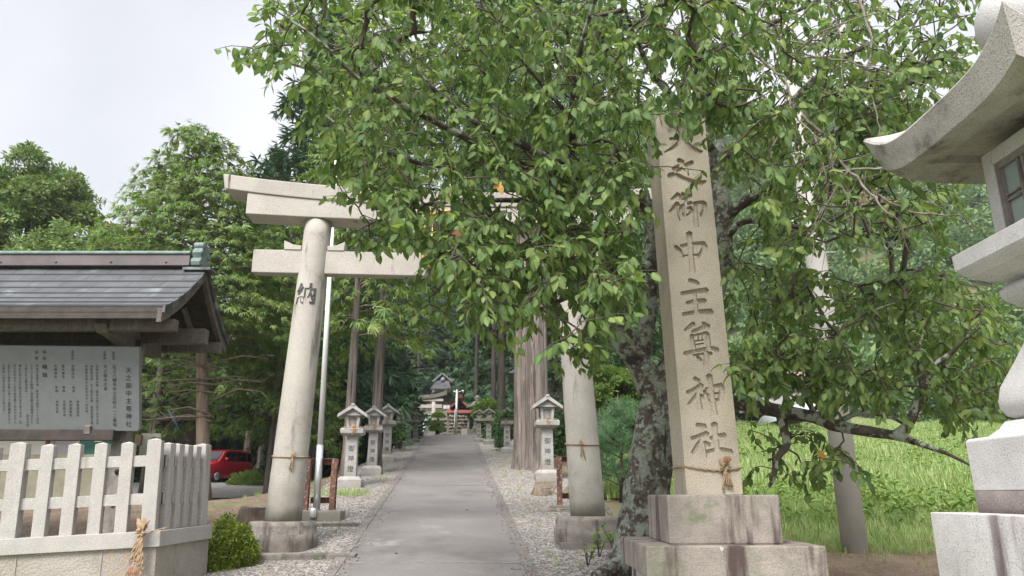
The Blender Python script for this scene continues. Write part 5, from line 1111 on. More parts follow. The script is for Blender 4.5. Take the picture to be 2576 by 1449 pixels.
hp('eave_edge', 1083, 1134, 976, 979, 56.98, .15, 'wood'); hp('ridge_tiles', 1093, 1131, 958, 963, 59.4, .4, 'tile')
mb = MB(); q = [P(1098, 958, 60), P(1132, 958, 60), P(1114, 944, 60)]; mb.add([tuple(p) for p in q] + [(p.x, p.y + .3, p.z) for p in q], [(0, 1, 2), (5, 4, 3), (0, 3, 4, 1), (1, 4, 5, 2), (2, 5, 3, 0)]); mb.build('gable', M('orange_timber', (.34, .16, .08), (.25, .12, .06), 3, .7), hl, world=True)
mb = MB()
for s_ in (0, 1):
    a, b_ = (P(1090, 962, 59.8), P(1114, 941, 59.8)) if s_ == 0 else (P(1139, 962, 59.8), P(1114, 941, 59.8)); mb.bar(a, b_, 1.0, .14)
mb.build('gable_roof', K['tile'], hl, world=True); mb = MB(); mb.lathe([(.05, 0), (.2, .1), (.22, .25), (.1, .42), (.02, .46)], 10, tuple(P(1114, 963, 57.6))); mb.build('ridge_end_tile', K['tile'], hl, world=True)
# washing pavilion with a red roof
c = P(1155, 1094, 47.5); pv = thing('washing_pavilion', 'small washing pavilion with a curved red metal roof', 'pavilion', tuple(c))
x0 = P(1122, 1034, 46.2).x; x1 = P(1189, 1034, 46.2).x; xm = (x0 + x1) / 2; zE = P(1155, 1036, 46.2).z; zM = P(1155, 1029, 46.2).z; zR = P(1155, 1009, 47.5).z
mb = MB(); V = []; F = []; nn_ = 16
for j in range(6):
    v_ = j / 5
    for i in range(nn_ + 1):
        u_ = -1 + 2 * i / nn_; hx = (x1 - x0) / 2 * (1 - .45 * v_); yy = 46.2 + 1.3 * v_; V.append((xm + u_ * hx, yy, zE + (zM + .35 - zE) * (v_ ** .9) * .9 + .06 * u_ ** 4 * (1 - v_)))
for j in range(5):
    for i in range(nn_): F.append((j * 17 + i, j * 17 + i + 1, j * 17 + 18 + i, j * 17 + 17 + i))
mb.add(V, F, True); mb.box((xm, 46.25, zE - .04), (x1 - x0 - .06, .1, .09)); mb.build('roof', K['red_roof'], pv, world=True)
mb = MB(); V = []; F = []
for i in range(13):
    u_ = -1 + i / 6; zz = zM + .1 + (zR - zM - .1) * (1 - abs(u_)) ** 1.5; V += [(xm + u_ * .62, 46.3, zz), (xm + u_ * .62, 46.3, zz + .12), (xm + u_ * .62, 48.4, zz + .12), (xm + u_ * .62, 48.4, zz)]
for i in range(12):
    for k in range(4): F.append((i * 4 + k, i * 4 + (k + 1) % 4, i * 4 + 4 + (k + 1) % 4, i * 4 + 4 + k))
mb.add(V, F); mb.build('gable_roof', K['red_roof'], pv, world=True); mb = MB(); mb.prism([(xm - .5, zM + .12), (xm + .5, zM + .12), (xm, zR - .1)], 46.6, 46.7); mb.build('gable_panel', K['wood_dark'], pv, world=True)
mb = MB(); mb.box((xm, 47.3, zR + .1), (.22, 2.3, .16)); mb.box((xm, 46.2, zR + .14), (.36, .14, .26)); mb.build('ridge', K['red_paint'], pv, world=True)
for px in (1126, 1177.5): mb = MB(); a = P(px, 1094, 46.6); b_ = P(px, 1037, 46.6); mb.box((a.x, 46.6, (a.z + b_.z) / 2), (.12, .12, b_.z - a.z)); mb.build('post', K['wood_grey'], pv, world=True)
mb = MB(); blk(mb, 1124, 1187, 1037, 1042, 46.5, .15); mb.build('beam', K['wood_dark'], pv, world=True); mb = MB(); blk(mb, 1160, 1176, 1078, 1096, 46.4, .6); mb.build('water_basin', K['wall_stone'], pv, world=True, bevel=.02)
mb = MB(); rope_pts(mb, [P(1150, 1049, 46.5), P(1163, 1053, 46.5), P(1177, 1049, 46.5)], .03); mb.build('sacred_rope', K['rope'], pv, world=True)
lp = thing('lamp_pole', 'slim steel lamp pole standing in front of the red roofed pavilion', 'lamp pole', tuple(P(1147, 1096, 44))); mb = MB(); mb.tube([P(1147, 1100, 44), P(1149.5, 980, 44)], [.085, .07], 12); mb.build('pole', K['steel'], lp, world=True)
mb = MB(); a = P(1149.3, 988, 44); mb.tube([a, P(1141, 984, 44)], .05, 8); mb.build('lamp_head', K['plaster'], lp, world=True); mb = MB(); mb.tube([a, P(1165, 982, 44)], .02, 6); mb.tube([P(1164, 981, 44), P(1166, 989, 44)], .04, 6); mb.build('bracket', K['steel'], lp, world=True)
mb = MB(); mb.tube([P(1142, 1098, 44.2), P(1145, 1030, 44.2)], .03, 6); mb.build('cable_duct', K['plaster'], lp, world=True)
# house beyond the field
c = P(1945, 1010, 48); hs = thing('house', 'small grey house with a mauve tiled roof beyond the field', 'house', tuple(c))
mb = MB(); blk(mb, 1915, 2020, 958, 1020, 48, 5); mb.build('wall', K['grey_wall'], hs, world=True); mb = MB(); blk(mb, 1935, 1948, 968, 1000, 47.9, .1); mb.build('window', K['glass'], hs, world=True)
mb = MB(); a = P(1910, 960, 47.4); b_ = P(2040, 960, 47.4); r0 = P(1922, 935, 50.5); r1 = P(2028, 935, 50.5); mb.add([tuple(a), tuple(b_), tuple(r1), tuple(r0), (b_.x, 53.6, b_.z), (a.x, 53.6, a.z)], [(0, 1, 2, 3), (3, 2, 4, 5), (0, 3, 5), (1, 4, 2)]); mb.build('roof', K['pink_tile'], hs, world=True)
mb = MB(); c = P(2030, 1012, 42); V = []; F = []
for i in range(9):
    a = math.pi * i / 8
    for y in (0, 6): V.append((.95 * math.cos(a), y, .8 * math.sin(a)))
F = [(2 * i, 2 * i + 1, 2 * i + 3, 2 * i + 2) for i in range(8)] + [tuple(range(0, 18, 2)), tuple(range(17, 0, -2))]
mb.add(V, F, True); o = tag(mb.build('greenhouse', K['white_sheet']), 'white plastic tunnel greenhouse in the field behind the cherry leaves', 'greenhouse'); o.location = c - Vector((0, 0, .8))
c = P(1406, 935, 40); wh_ = thing('timber_hall', 'dark timber side hall with a grey roof among the trees behind the pale lantern', 'hall', (c.x, 42, ter(c.x, 42))); mb = MB(); mb.box((c.x, 43, c.z - 1.6), (4.5, 3, 3.6)); mb.build('wall', K['wood_dark'], wh_, world=True); mb = MB(); mb.prism([(c.x - 2.8, c.z + .1), (c.x + 2.8, c.z + .1), (c.x, c.z + 1.6)], 41, 45); mb.build('roof', K['tile'], wh_, world=True)
# ------------------------------------------------------------------ trees left of the avenue
def at_(px, Y, py=1150):
    x = P(px, py, Y).x; return (x, Y, ter(x, Y) - .05)
def hgt(px, py, Y, base): return P(px, py, Y).z - base[2]
g = G(512, 1262); b0 = (g.x, g.y, g.z - .05)
hin = conifer('cypress_tree', 'tall cypress with a grey brown trunk bare at the bottom behind the fence', 'tree', b0, hgt(520, 318, g.y, b0), 3.5, L_['cypress'], T_hin, n_br=165, size=.31, base_h=.40, tr=.22, droop=.20, dens=5.2, seed=4, power=.5, lean=((P(495, 870, g.y).x - g.x) / (P(497, 870, g.y).z - b0[2]) * hgt(520, 318, g.y, b0) * .8, 0), spread=.62, bark='bark_grey', trunk_fn=bark_fn(.14, 3.0, .6), start=.22)
mb = MB(); r = random.Random(3)
for i in range(17):          # bare dead lower limbs
    px = r.choice([-1, -1, 1]); z = b0[2] + r.uniform(2.1, 4.6); o = Vector((b0[0], b0[1] - .1, z)); L = r.uniform(.9, 1.9); d = Vector((px, r.uniform(-.5, .3), 0)).normalized(); dz = r.uniform(-.1, .35)
    p1 = o + d * L * .5 + Vector((0, 0, dz * L * .6)); p2 = o + d * L + Vector((0, 0, dz * L * .55 - .1)); mb.tube([o, p1, p2], [.035, .022, .007], 5)
    for k in range(3): q = p1.lerp(p2, r.random()); mb.tube([q, q + Vector((d.x * .3, r.uniform(-.3, .1), r.uniform(-.35, .25)))], [.011, .004], 4)
mb.build('dead_limb', K['bark_grey'], hin, world=True)
def con(px, Y, top, R, lm, T, label, cat='tree', name='cypress_tree', **k):
    b = at_(px, Y, (top + 850) / 2); return conifer(name, label, cat, b, hgt(px, top, Y, b), R, lm, T, **k)
con(728, 24, 455, 2.5, L_['cypress'], T_hin, 'cypress with hanging green sprays between the tall cypress and the left gateway pillar', n_br=100, size=.34, base_h=.22, droop=.26, dens=5, seed=8, power=.6, spread=.6)
con(440, 25, 470, 2.6, L_['cypress'], T_hin, 'cypress with low green sprays standing left of the tall cypress, behind the shelter ridge', n_br=90, size=.35, base_h=.22, droop=.25, dens=4.6, seed=9, power=.6, spread=.6)
con(345, 27, 540, 2.4, L_['cypress'], T_hin, 'short cypress in the dip between the round crowned trees and the tall cypress', n_br=80, size=.36, base_h=.2, droop=.25, dens=4.0, seed=10, power=.6, spread=.6)
con(672, 38, 362, 1.7, L_['shade'], T_cedar, 'small dark conifer top showing against the sky right of the tall cypress', name='cedar_tree', n_br=80, size=.6, base_h=.2, droop=.15, dens=4, seed=12, power=.7)
con(600, 41, 400, 2.6, L_['cypress'], T_hin, 'farther cypress filling the gap behind the tall cypress', n_br=70, size=.6, base_h=.15, droop=.25, dens=4, seed=13, power=.6, spread=.6)
con(705, 35, 395, 2.4, L_['cypress'], T_hin, 'mid green cypress between the tall cypress and the very tall dark cedar', n_br=90, size=.45, base_h=.15, droop=.25, dens=4.6, seed=17, power=.55, spread=.6)
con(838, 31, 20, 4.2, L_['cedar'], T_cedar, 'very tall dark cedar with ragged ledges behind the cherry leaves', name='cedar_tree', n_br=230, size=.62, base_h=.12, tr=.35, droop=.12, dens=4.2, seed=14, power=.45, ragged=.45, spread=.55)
con(795, 25, 330, 2.0, L_['cypress'], T_hin2, 'bright green cypress in front of the very tall dark cedar', n_br=84, size=.36, base_h=.15, droop=.3, dens=5, seed=15, power=.6, spread=.6)
con(770, 30, 440, 2.0, L_['broad'], T_hin, 'mid green cypress behind the left end of the gateway lintel', n_br=70, size=.5, base_h=.15, droop=.25, dens=4.2, seed=16, power=.6, spread=.6)
def brd_(px, Y, top, R, label, lm='broad', seed=1, **k):
    b = at_(px, Y, (top + 700) / 2); return broad_tree('broadleaf_tree', label, 'tree', b, hgt(px, top, Y, b), R, L_[lm], seed=seed, **k)
brd_(82, 32, 352, 2.8, 'tall round topped broadleaf tree at the far left against the sky', seed=31, n_clump=40, per=120, size=.36, base_h=.42, tr=.2)
brd_(215, 35, 480, 2.3, 'low olive green broadleaf tree in the dip of the treeline', seed=32, n_clump=30, per=100, size=.38, base_h=.3)
brd_(150, 29, 560, 2.4, 'broadleaf tree with yellowish tips just above the shelter ridge', seed=33, n_clump=36, per=110, size=.32, base_h=.3)
brd_(-25, 24, 590, 1.5, 'yellow green bush top at the left edge above the shelter roof', 'bright', seed=34, n_clump=24, per=100, size=.28, base_h=.3)
brd_(285, 31, 545, 1.9, 'pale green broadleaf tree between the olive tree and the cypresses', seed=35, n_clump=30, per=100, size=.34, base_h=.3)
brd_(-120, 34, 430, 3.0, 'broadleaf tree cut off by the left edge of the view', seed=36, n_clump=30, per=90, size=.4, base_h=.2)
# deep shade behind: tall understorey left of the avenue
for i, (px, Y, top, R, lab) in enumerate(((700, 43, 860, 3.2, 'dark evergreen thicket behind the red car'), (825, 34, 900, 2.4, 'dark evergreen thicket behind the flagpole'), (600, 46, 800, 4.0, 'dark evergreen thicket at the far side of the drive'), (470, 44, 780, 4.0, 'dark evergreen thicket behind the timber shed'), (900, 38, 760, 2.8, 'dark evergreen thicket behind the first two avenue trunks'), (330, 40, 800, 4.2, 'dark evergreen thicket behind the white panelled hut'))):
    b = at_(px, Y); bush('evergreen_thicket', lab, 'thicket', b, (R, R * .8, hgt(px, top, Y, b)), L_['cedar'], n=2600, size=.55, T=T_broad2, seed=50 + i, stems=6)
# avenue conifers, left side
def trunk_flare(lob_n=5, amp=.35):
    def lob(an, t): return amp * math.exp(-t * 16) * (1 + .6 * math.sin(an * lob_n)) + .05 * math.sin(an * lob_n + 1)
    return bark_fn(.07, 2.2, .25, lob)
def avenue(px, pyb, top, R, tr, label, seed, bh=.3, lm='shade', T=None, size=.45, n=90, Yo=None, start=.3, dens=3.6, name='cedar_tree', bark='bark_cedar', droop=.3):
    g = G(px, pyb) if Yo is None else Vector((P(px, pyb, Yo).x, Yo, ter(P(px, pyb, Yo).x, Yo))); b = (g.x, g.y + tr, g.z - .15)
    return conifer(name, label, 'tree', b, P(px, top, b[1]).z - b[2], R, L_[lm], T or T_hin2, n_br=n, size=size, base_h=bh, tr=tr, droop=droop, dens=dens, seed=seed, power=.4, spread=.6, trunk_fn=trunk_flare(), bark=bark, start=start, twigs=True)
avenue(868, 1206, -60, 2.0, .135, 'reddish barked cedar trunk just behind the leftmost lantern', 61, bh=.25, lm='cypress', n=80)
avenue(938, 1192, -60, 2.2, .165, 'straight cedar trunk with flared roots behind the ochre footed lantern', 62, bh=.25, lm='cypress', n=80)
avenue(950, 1150, 60, 2.2, .16, 'shaded cedar behind the third lantern on the left of the path', 63, bh=.30, n=130, size=.5)
avenue(982, 1130, 150, 2.5, .17, 'shaded cedar behind the ivy covered lantern', 64, bh=.34, n=130, size=.55)
avenue(1015, 1117, 300, 4.4, .18, 'dark cedar leaning its boughs over the head of the path on the left', 65, bh=.46, n=120, size=.6)
# right side
avenue(1196, 1110, 200, 4.0, .14, 'slim cedar trunk beside the big round lantern right of the path head', 66, Yo=48, bh=.46, n=110, size=.6, bark='bark_dark')
avenue(1240, 1120, 100, 3.0, .16, 'dark cedar trunk behind the mossy footed lantern', 67, Yo=45, bh=.42, n=100, size=.5, bark='bark_dark')
avenue(1260, 1127, 100, 2.8, .18, 'near black cedar trunk left of the giant twin cedar', 68, bh=.42, n=100, size=.5, bark='bark_dark')
g = G(1338, 1186); gb = Vector((g.x, g.y + .5, g.z - .2))
tw = thing('giant_cedar', 'giant twin trunked cedar with furrowed reddish bark right of the path', 'tree', gb); 
def glob(an, t): return .55 * math.exp(-t * 22) * (1 + .5 * math.sin(an * 6 + .7)) + .045 * math.sin(an * 7) + .03 * math.sin(an * 13 + 1)
for dx, dy, r0, lab, sd_ in ((-.19, .12, .33, 'trunk', 1), (.20, -.08, .33, 'trunk', 2)):
    mb = MB(); zs = np.linspace(0, 1, 34) ** 1.4 * 17
    mb.tube([gb + Vector((dx * (1 + .01 * z), dy, z)) for z in zs], [r0 * (1 - .028 * z) for z in zs], 44, fn=bark_fn(.06, 2.0, .22, glob)); mb.build('trunk', K['bark_cedar'], tw, world=True)
pos = []; r = np.random.default_rng(77)
n_ = 1500; d = unit(r.normal(size=(n_, 3))); q = d * np.array([3.6, 3.2, 4.5]) * r.uniform(.5, 1, (n_, 1)) + np.array([gb.x, gb.y, gb.z + 13]); V, F = scatter(T_hin2, q, frames(unit(d + np.array([0, 0, -.4])), np.array([0, 0, 1.0]) + r.normal(size=(n_, 3)) * .3), r.uniform(.4, .8, n_)); np_mesh('crown', V, F, L_['shade'], tw, smooth=False)
# behind the right half of the gateway
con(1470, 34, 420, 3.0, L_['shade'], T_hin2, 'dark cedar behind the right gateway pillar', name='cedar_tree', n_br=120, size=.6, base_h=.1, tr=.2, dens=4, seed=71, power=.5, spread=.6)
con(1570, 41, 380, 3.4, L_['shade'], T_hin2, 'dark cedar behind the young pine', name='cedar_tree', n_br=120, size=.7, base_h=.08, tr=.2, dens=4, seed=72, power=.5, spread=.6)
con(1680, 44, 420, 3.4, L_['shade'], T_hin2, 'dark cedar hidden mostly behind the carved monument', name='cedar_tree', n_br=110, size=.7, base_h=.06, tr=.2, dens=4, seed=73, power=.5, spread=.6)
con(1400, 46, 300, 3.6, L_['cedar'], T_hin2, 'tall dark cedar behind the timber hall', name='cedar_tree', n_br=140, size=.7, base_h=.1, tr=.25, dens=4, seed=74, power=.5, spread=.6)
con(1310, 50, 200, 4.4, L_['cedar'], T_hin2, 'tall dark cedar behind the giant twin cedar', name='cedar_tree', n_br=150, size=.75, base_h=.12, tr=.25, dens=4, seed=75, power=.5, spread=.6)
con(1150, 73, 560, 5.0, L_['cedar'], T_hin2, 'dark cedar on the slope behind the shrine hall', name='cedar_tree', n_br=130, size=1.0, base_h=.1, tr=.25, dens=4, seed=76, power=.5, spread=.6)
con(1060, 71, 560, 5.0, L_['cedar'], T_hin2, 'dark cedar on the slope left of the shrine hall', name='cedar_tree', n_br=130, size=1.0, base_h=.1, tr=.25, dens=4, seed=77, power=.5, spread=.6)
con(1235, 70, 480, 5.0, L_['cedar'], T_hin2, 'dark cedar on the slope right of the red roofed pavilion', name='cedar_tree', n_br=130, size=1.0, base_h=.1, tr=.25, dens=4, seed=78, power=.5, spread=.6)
brd_(1548, 26, 905, 1.2, 'bright yellow green maple behind the young pine', 'bright', seed=81, n_clump=26, per=110, size=.26, base_h=.35, flat=.4, tr=.07)
brd_(1235, 43, 1005, .9, 'small bright maple between the round lantern and the dark trunks', 'bright', seed=82, n_clump=14, per=60, size=.28, base_h=.3, tr=.06)
for i, (px, Y, top, R, lab) in enumerate(((1600, 30, 1000, 2.0, 'dark green shrubs behind the cherry trunk'), (1480, 27, 1010, 1.5, 'dark green shrubs behind the right gateway pillar'), (1300, 38, 1040, 1.6, 'dark green shrubs behind the giant twin cedar'))):
    b = at_(px, Y); bush('evergreen_shrub', lab, 'shrub', b, (R, R * .7, hgt(px, top, Y, b)), L_['shade'], n=1500, size=.32, T=T_broad, seed=90 + i, stems=6)
# young pines
def pine(px, pyb, top, R, seed, label):
    g = G(px, pyb); b = np.array((g.x, g.y, g.z - .05)); H = P(px, top, g.y).z - g.z; r = np.random.default_rng(seed); t = thing('young_pine', label, 'pine', tuple(b)); mb = MB(); mb.tube([Vector(b), Vector(b + np.array([.05, 0, H * .5])), Vector(b + np.array([.02, 0, H]))], [.04, .028, .01], 7); pos = []; ax = []
    for i in range(46):
        f = r.uniform(.1, 1) ** .8; a = i * 2.4; L = R * (1 - f) ** .6 * r.uniform(.6, 1.1) + .08; o = b + np.array([.03, 0, H * f * .92]); dd = np.array([math.cos(a), math.sin(a), 0]); e = o + dd * L + np.array([0, 0, L * .55]); mb.tube([Vector(o), Vector((o + e) / 2 + np.array([0, 0, -.03])), Vector(e)], [.014, .01, .006], 5)
        for k in range(max(3, int(L * 16))): s_ = r.uniform(.3, 1.05); pos.append(o + (e - o) * s_ + np.array([0, 0, -.05 * math.sin(s_ * 3)]) + r.normal(size=3) * .03); ax.append(dd * .5 + np.array([0, 0, .9]) + r.normal(size=3) * .3)
    pos = np.array(pos); n_ = len(pos); V, F = scatter(T_needle, pos, frames(np.array(ax), r.normal(size=(n_, 3))), r.uniform(.13, .22, n_)); mb.build('trunk', K['twig'], t, world=True); np_mesh('needles', V, F, L_['pine'], t, smooth=False)
pine(1562, 1262, 985, .95, 5, 'young blue green pine between the right pillar and the cherry trunk'); pine(1512, 1240, 1020, .8, 6, 'young pine half hidden by the right gateway pillar')
# cloud pruned pine in the precinct
c = P(1100, 1097, 43.5); t = thing('topiary_pine', 'small garden pine clipped into three bright green pads before the steps', 'garden pine', tuple(c)); mb = MB(); q = [P(1101, 1098, 43.5), P(1098, 1080, 43.5), P(1104, 1065, 43.5), P(1100, 1045, 43.5)]; mb.tube(q, [.12, .1, .08, .04], 7); mb.build('trunk', K['bark_dark'], t, world=True)
for px, py, rx, rz in ((1103, 1047, .38, .2), (1097, 1067, .46, .17), (1102, 1081, .44, .17), (1093, 1078, .3, .13)):
    c = np.array(P(px, py, 43.5)); r = np.random.default_rng(px); n_ = 420; d = unit(r.normal(size=(n_, 3))); d[:, 2] = np.abs(d[:, 2]) - .25; pp = c + d * np.array([rx, rx, rz * 1.3]); V, F = scatter(T_needle, pp, frames(unit(d + np.array([0, 0, .8])), r.normal(size=(n_, 3))), r.uniform(.09, .15, n_)); np_mesh('pad', V, F, L_['bright'], t, smooth=False)
# ivy on the fourth lantern, leaves on another
def ivy(label, px, py, Y, n, rx, rz, seed, name='ivy'):
    c = np.array(P(px, py, Y)); r = np.random.default_rng(seed); t = thing(name, label, 'climber', tuple(c - np.array([0, 0, rz]))); pp = c + r.normal(size=(n, 3)) * np.array([rx * .5, .12, rz * .5]); mb = MB()
    for i in range(7): a = c + r.normal(size=3) * np.array([rx * .3, .05, rz * .2]); mb.tube([Vector(c - np.array([r.normal() * .1, 0, rz])), Vector((a + c) / 2), Vector(a)], [.014, .01, .005], 5)
    V, F = scatter(T_broad, pp, frames(unit(r.normal(size=(n, 3)) + np.array([0, -.3, -.2])), unit(np.array([0, -.6, .8]) + r.normal(size=(n, 3)) * .4)), r.uniform(.12, .24, n)); mb.build('vine', K['twig'], t, world=True); np_mesh('foliage', V, F, L_['ivy'], t, smooth=False)
yy = LP[3][0].y - .25; ivy('leafy ivy sprawling over the fourth lantern left of the path', 1008, 1082, yy, 60, .36, .7, 5)
yy = LP[8][0].y - .2; ivy('small creeper covering the roof front of the lantern between trunks', 1276, 1041, yy, 46, .3, .1, 6)
ivy('dark ivy climbing the trunk beside the mossy lantern on the right', 1262, 1085, LP[8][0].y + 1.0, 150, .25, .9, 7)
# far wooded hill
ps = []; r = np.random.default_rng(5)
for i in range(2600):
    y = 74 + 118 * r.uniform() ** .9; x = r.uniform(-75, 150); 
    ps.append((x, y, ter(x, y)))
pp = []; dd = []; tan_ = []
tn = [P(2150, 712, 120), P(2205, 735, 112), P(2245, 715, 126), P(2125, 690, 140)]
for x, y, z in ps:
    R = r.uniform(2.2, 3.8); k = 46; d = unit(r.normal(size=(k, 3))); d[:, 2] = np.abs(d[:, 2]) * 1.1 - .2; q = np.array([x, y, z + R * .7]) + d * R * np.array([1, 1, .95]) * r.uniform(.8, 1.08, (k, 1)); pp.append(q); dd.append(d)
pp = np.concatenate(pp); dd = np.concatenate(dd); n_ = len(pp)
V, F = scatter(T_broad2, pp, frames(unit(dd + r.normal(size=(n_, 3)) * .5), unit(np.array([0, 0, 1.0]) + r.normal(size=(n_, 3)) * .5)), r.uniform(1.0, 1.9, n_)); struct(np_mesh('hill_forest', V, F, L_['hill'], smooth=False), 'stuff')
for i, c in enumerate(tn):
    R = 3.6; k = 300; d = unit(r.normal(size=(k, 3))); d[:, 2] = np.abs(d[:, 2]) - .2; z = ter(c.x, c.y); t = thing('hill_tree', ['tan leaved tree on the wooded hill, left of the tan group', 'tan leaved tree in the middle of the wooded hill', 'tan leaved tree on the wooded hill nearest the stone lantern', 'tan leaved tree highest on the wooded hill'][i], 'tree', (c.x, c.y, z)); q = np.array([c.x, c.y, z + R * .9]) + d * np.array([R * 1.5, R, R]) * r.uniform(.8, 1.05, (k, 1)); V, F = scatter(T_broad2, q, frames(unit(d + r.normal(size=(k, 3)) * .4), unit(np.array([0, 0, 1.0]) + r.normal(size=(k, 3)) * .4)), r.uniform(1, 1.7, k)); np_mesh('crown', V, F, L_['tan'], t, smooth=False); mb = MB(); mb.tube([(0, 0, -.5), (0, 0, R * .8)], .25, 7); mb.build('trunk', K['bark_dark'], t)
# shrubs and trees at the far edge of the field
for i, (px, Y, top, R, lm, lab) in enumerate(((2480, 58, 930, 3.6, 'shade', 'dark trees at the field edge beside the large lantern'), (2380, 62, 960, 3.0, 'hill', 'green shrub clump at the far edge of the field'), (2260, 66, 985, 3.0, 'hill', 'low shrub clump far across the field'), (1880, 56, 930, 3.0, 'shade', 'dark shrubs left of the mauve roofed house'), (2090, 70, 960, 3.2, 'hill', 'green shrub clump behind the tunnel greenhouse'), (2570, 60, 900, 3.5, 'shade', 'dark trees at the field edge behind the large lantern'))):
    b = at_(px, Y, 1050); bush('field_shrub', lab, 'shrubs', b, (R, R * .7, hgt(px, top, Y, b)), L_[lm], n=1500, size=.6, T=T_broad2, seed=110 + i, stems=5)
# azalea in the foreground, saplings, weeds
g = G(570, 1440); bush('azalea_bush', 'round yellow green azalea bush in front of the stone wall corner', 'bush', (g.x - .2, g.y + .35, g.z - .1), (.40, .38, .74), L_['azalea'], n=4200, size=.07, T=T_broad, seed=121, stems=22)
def sapling(label, px, pyb, top, seed, lm, ls=.11, n=16):
    g = G(px, pyb); H = P(px, top, g.y).z - g.z; r = np.random.default_rng(seed); t = thing('sapling', label, 'sapling', g); mb = MB(); pos = []; ax = []
    for k in range(4):
        a = r.uniform(0, 6.28); e = Vector((math.cos(a) * H * .4, math.sin(a) * H * .2, H * r.uniform(.6, 1))); mb.tube([(0, 0, 0), tuple(e * .5 + Vector((0, 0, H * .1))), tuple(e)], [.008, .006, .003], 5)
        for j in range(n // 4): f = .45 + .55 * (j + 1) / (n // 4); pos.append(np.array(g) + np.array(e) * f); b_ = r.uniform(0, 6.28); ax.append((math.cos(b_), math.sin(b_) * .6, r.uniform(-.2, .9)))
    pos = np.array(pos); V, F = scatter(TL, pos, frames(np.array(ax), np.array([0, -.5, .9]) + r.normal(size=(len(pos), 3)) * .3), r.uniform(.7, 1.2, len(pos)) * ls); mb.build('stem', K['twig'], t); np_mesh('leaves', V, F, L_[lm], t)
sapling('leafy green sapling at the foot of the cherry trunk', 1552, 1412, 1325, 1, 'bright', .13, 20); sapling('small green sapling in the gravel near the right pillar base', 1508, 1405, 1345, 2, 'bright', .09, 14); sapling('yellowish seedling in the gravel left of the cherry root', 1478, 1430, 1372, 3, 'azalea', .06, 26)
ps = []
for i in range(520):
    y = RNG.uniform(8.5, 30); s_ = RNG.integers(0, 4)
    x = [pc(y) - pw(y) - RNG.uniform(.1, 2.0), pc(y) + pw(y) + RNG.uniform(.1, 1.2), RNG.uniform(-6, -4), RNG.uniform(1.4, 4.0)][s_]; 
    if s_ < 2 and RNG.uniform() < .45: continue
    ps.append((x, y, ter(x, y) + .01))
ps = np.array(ps); n_ = len(ps); V, F = scatter(T_gr, ps, yawm(n_), RNG.uniform(.06, .2, n_)); struct(np_mesh('weeds', V, F, L_['grass'], smooth=False), 'stuff')
for lab, px, py, k, s_ in (('bright grass tuft at the foot of the leftmost lantern', 880, 1246, 60, .2), ('green grass clump behind the right pillar beside the cherry trunk', 1550, 1250, 160, .45)):
    c = G(px, py); pz = np.array(c) + RNG.normal(size=(k, 3)) * np.array([.3, .3, 0]); V, F = scatter(T_gr, pz, yawm(k), RNG.uniform(.6, 1.2, k) * s_); o = np_mesh('grass_clump', V, F, L_['grass'], smooth=False, loc=c); tag(o, lab, 'grass clump')
# low green plants on the drive edge left of the gateway
c = G(640, 1212); bush('weed_patch', 'low green weeds at the edge of the drive beside the red car', 'weeds', (P(640, 1212, 33.6).x, 33.6, P(640, 1212, 33.6).z - .1), (1.15, .7, .62), L_['bright'], n=900, size=.16, T=T_broad, seed=131, stems=3)
# grass field
ps = []; sc = []
for i in range(34000):
    y = 9.4 + 44 * RNG.uniform() ** 1.7; x = 2.3 + RNG.uniform() * (y * .78)
    if y < 10.5 + .6 * mnoise.noise(Vector((x, y, 0))) and x < 9.5: 
        if RNG.uniform() < .985: continue
    z = ter(x, y); ps.append((x, y, z)); h = .16 + .42 * sstep(10.5, 15.5, y) * max(.25, .75 + .65 * mnoise.noise(Vector((x * .45, y * .45, 2.2))) + .45 * mnoise.noise(Vector((x * 1.3, y * 1.3, 4.2))))
    sc.append(max(.1, h) * RNG.uniform(.65, 1.3))
ps = np.array(ps); n_ = len(ps); V, F = scatter(T_gr, ps, yawm(n_), np.array(sc)); struct(np_mesh('grass_field', V, F, L_['grass'], smooth=False), 'stuff')
ps = []
for i in range(3200):
    y = 12 + 37 * RNG.uniform() ** 1.2; x = 3 + RNG.uniform() * y * .75
    if mnoise.noise(Vector((x * .28, y * .28, 7.7))) > .0: ps.append((x, y, ter(x, y) + RNG.uniform(.2, .6)))
ps = np.array(ps); n_ = len(ps); V, F = scatter(T_broad, ps, yawm(n_), RNG.uniform(.14, .3, n_)); struct(np_mesh('field_weeds', V, F, L_['bright'], smooth=False), 'stuff')
ps = []
for i in range(420):
    x = RNG.uniform(2.6, 8.5); y = RNG.uniform(6.5, 11.5); ps.append((x, y, ter(x, y) + .08))
ps = np.array(ps); n_ = len(ps); V, F = scatter(T_gr, ps, yawm(n_), RNG.uniform(.05, .14, n_)); struct(np_mesh('dry_grass', V, F, leafmat('dry_grass', [(.26, .19, .10), (.34, .26, .14), (.17, .2, .06)], .8, .1), smooth=False), 'stuff')

# ------------------------------------------------------------------ the cherry tree that hangs over the gateway
cb = G(1602, 1425); ch = thing('cherry_tree', 'large leafy cherry tree with lichen covered trunk behind the carved monument', 'cherry tree', cb)
def pl(pts): return [P(*p) for p in pts]
def smooth(pts, rad, k=5):
    o = []; rr = []
    for i in range(len(pts) - 1):
        p0 = pts[max(0, i - 1)]; p1 = pts[i]; p2 = pts[i + 1]; p3 = pts[min(len(pts) - 1, i + 2)]
        for j in range(k):
            t = j / k; o.append(.5 * ((2 * p1) + (p2 - p0) * t + (2 * p0 - 5 * p1 + 4 * p2 - p3) * t * t + (3 * p1 - p0 - 3 * p2 + p3) * t ** 3)); rr.append(rad[i] + (rad[i + 1] - rad[i]) * t)
    return o + [pts[-1]], rr + [rad[-1]]
def tlob(an, t): return .3 * math.exp(-t * 20) * (1 + .8 * math.sin(an * 3 + 2.2))
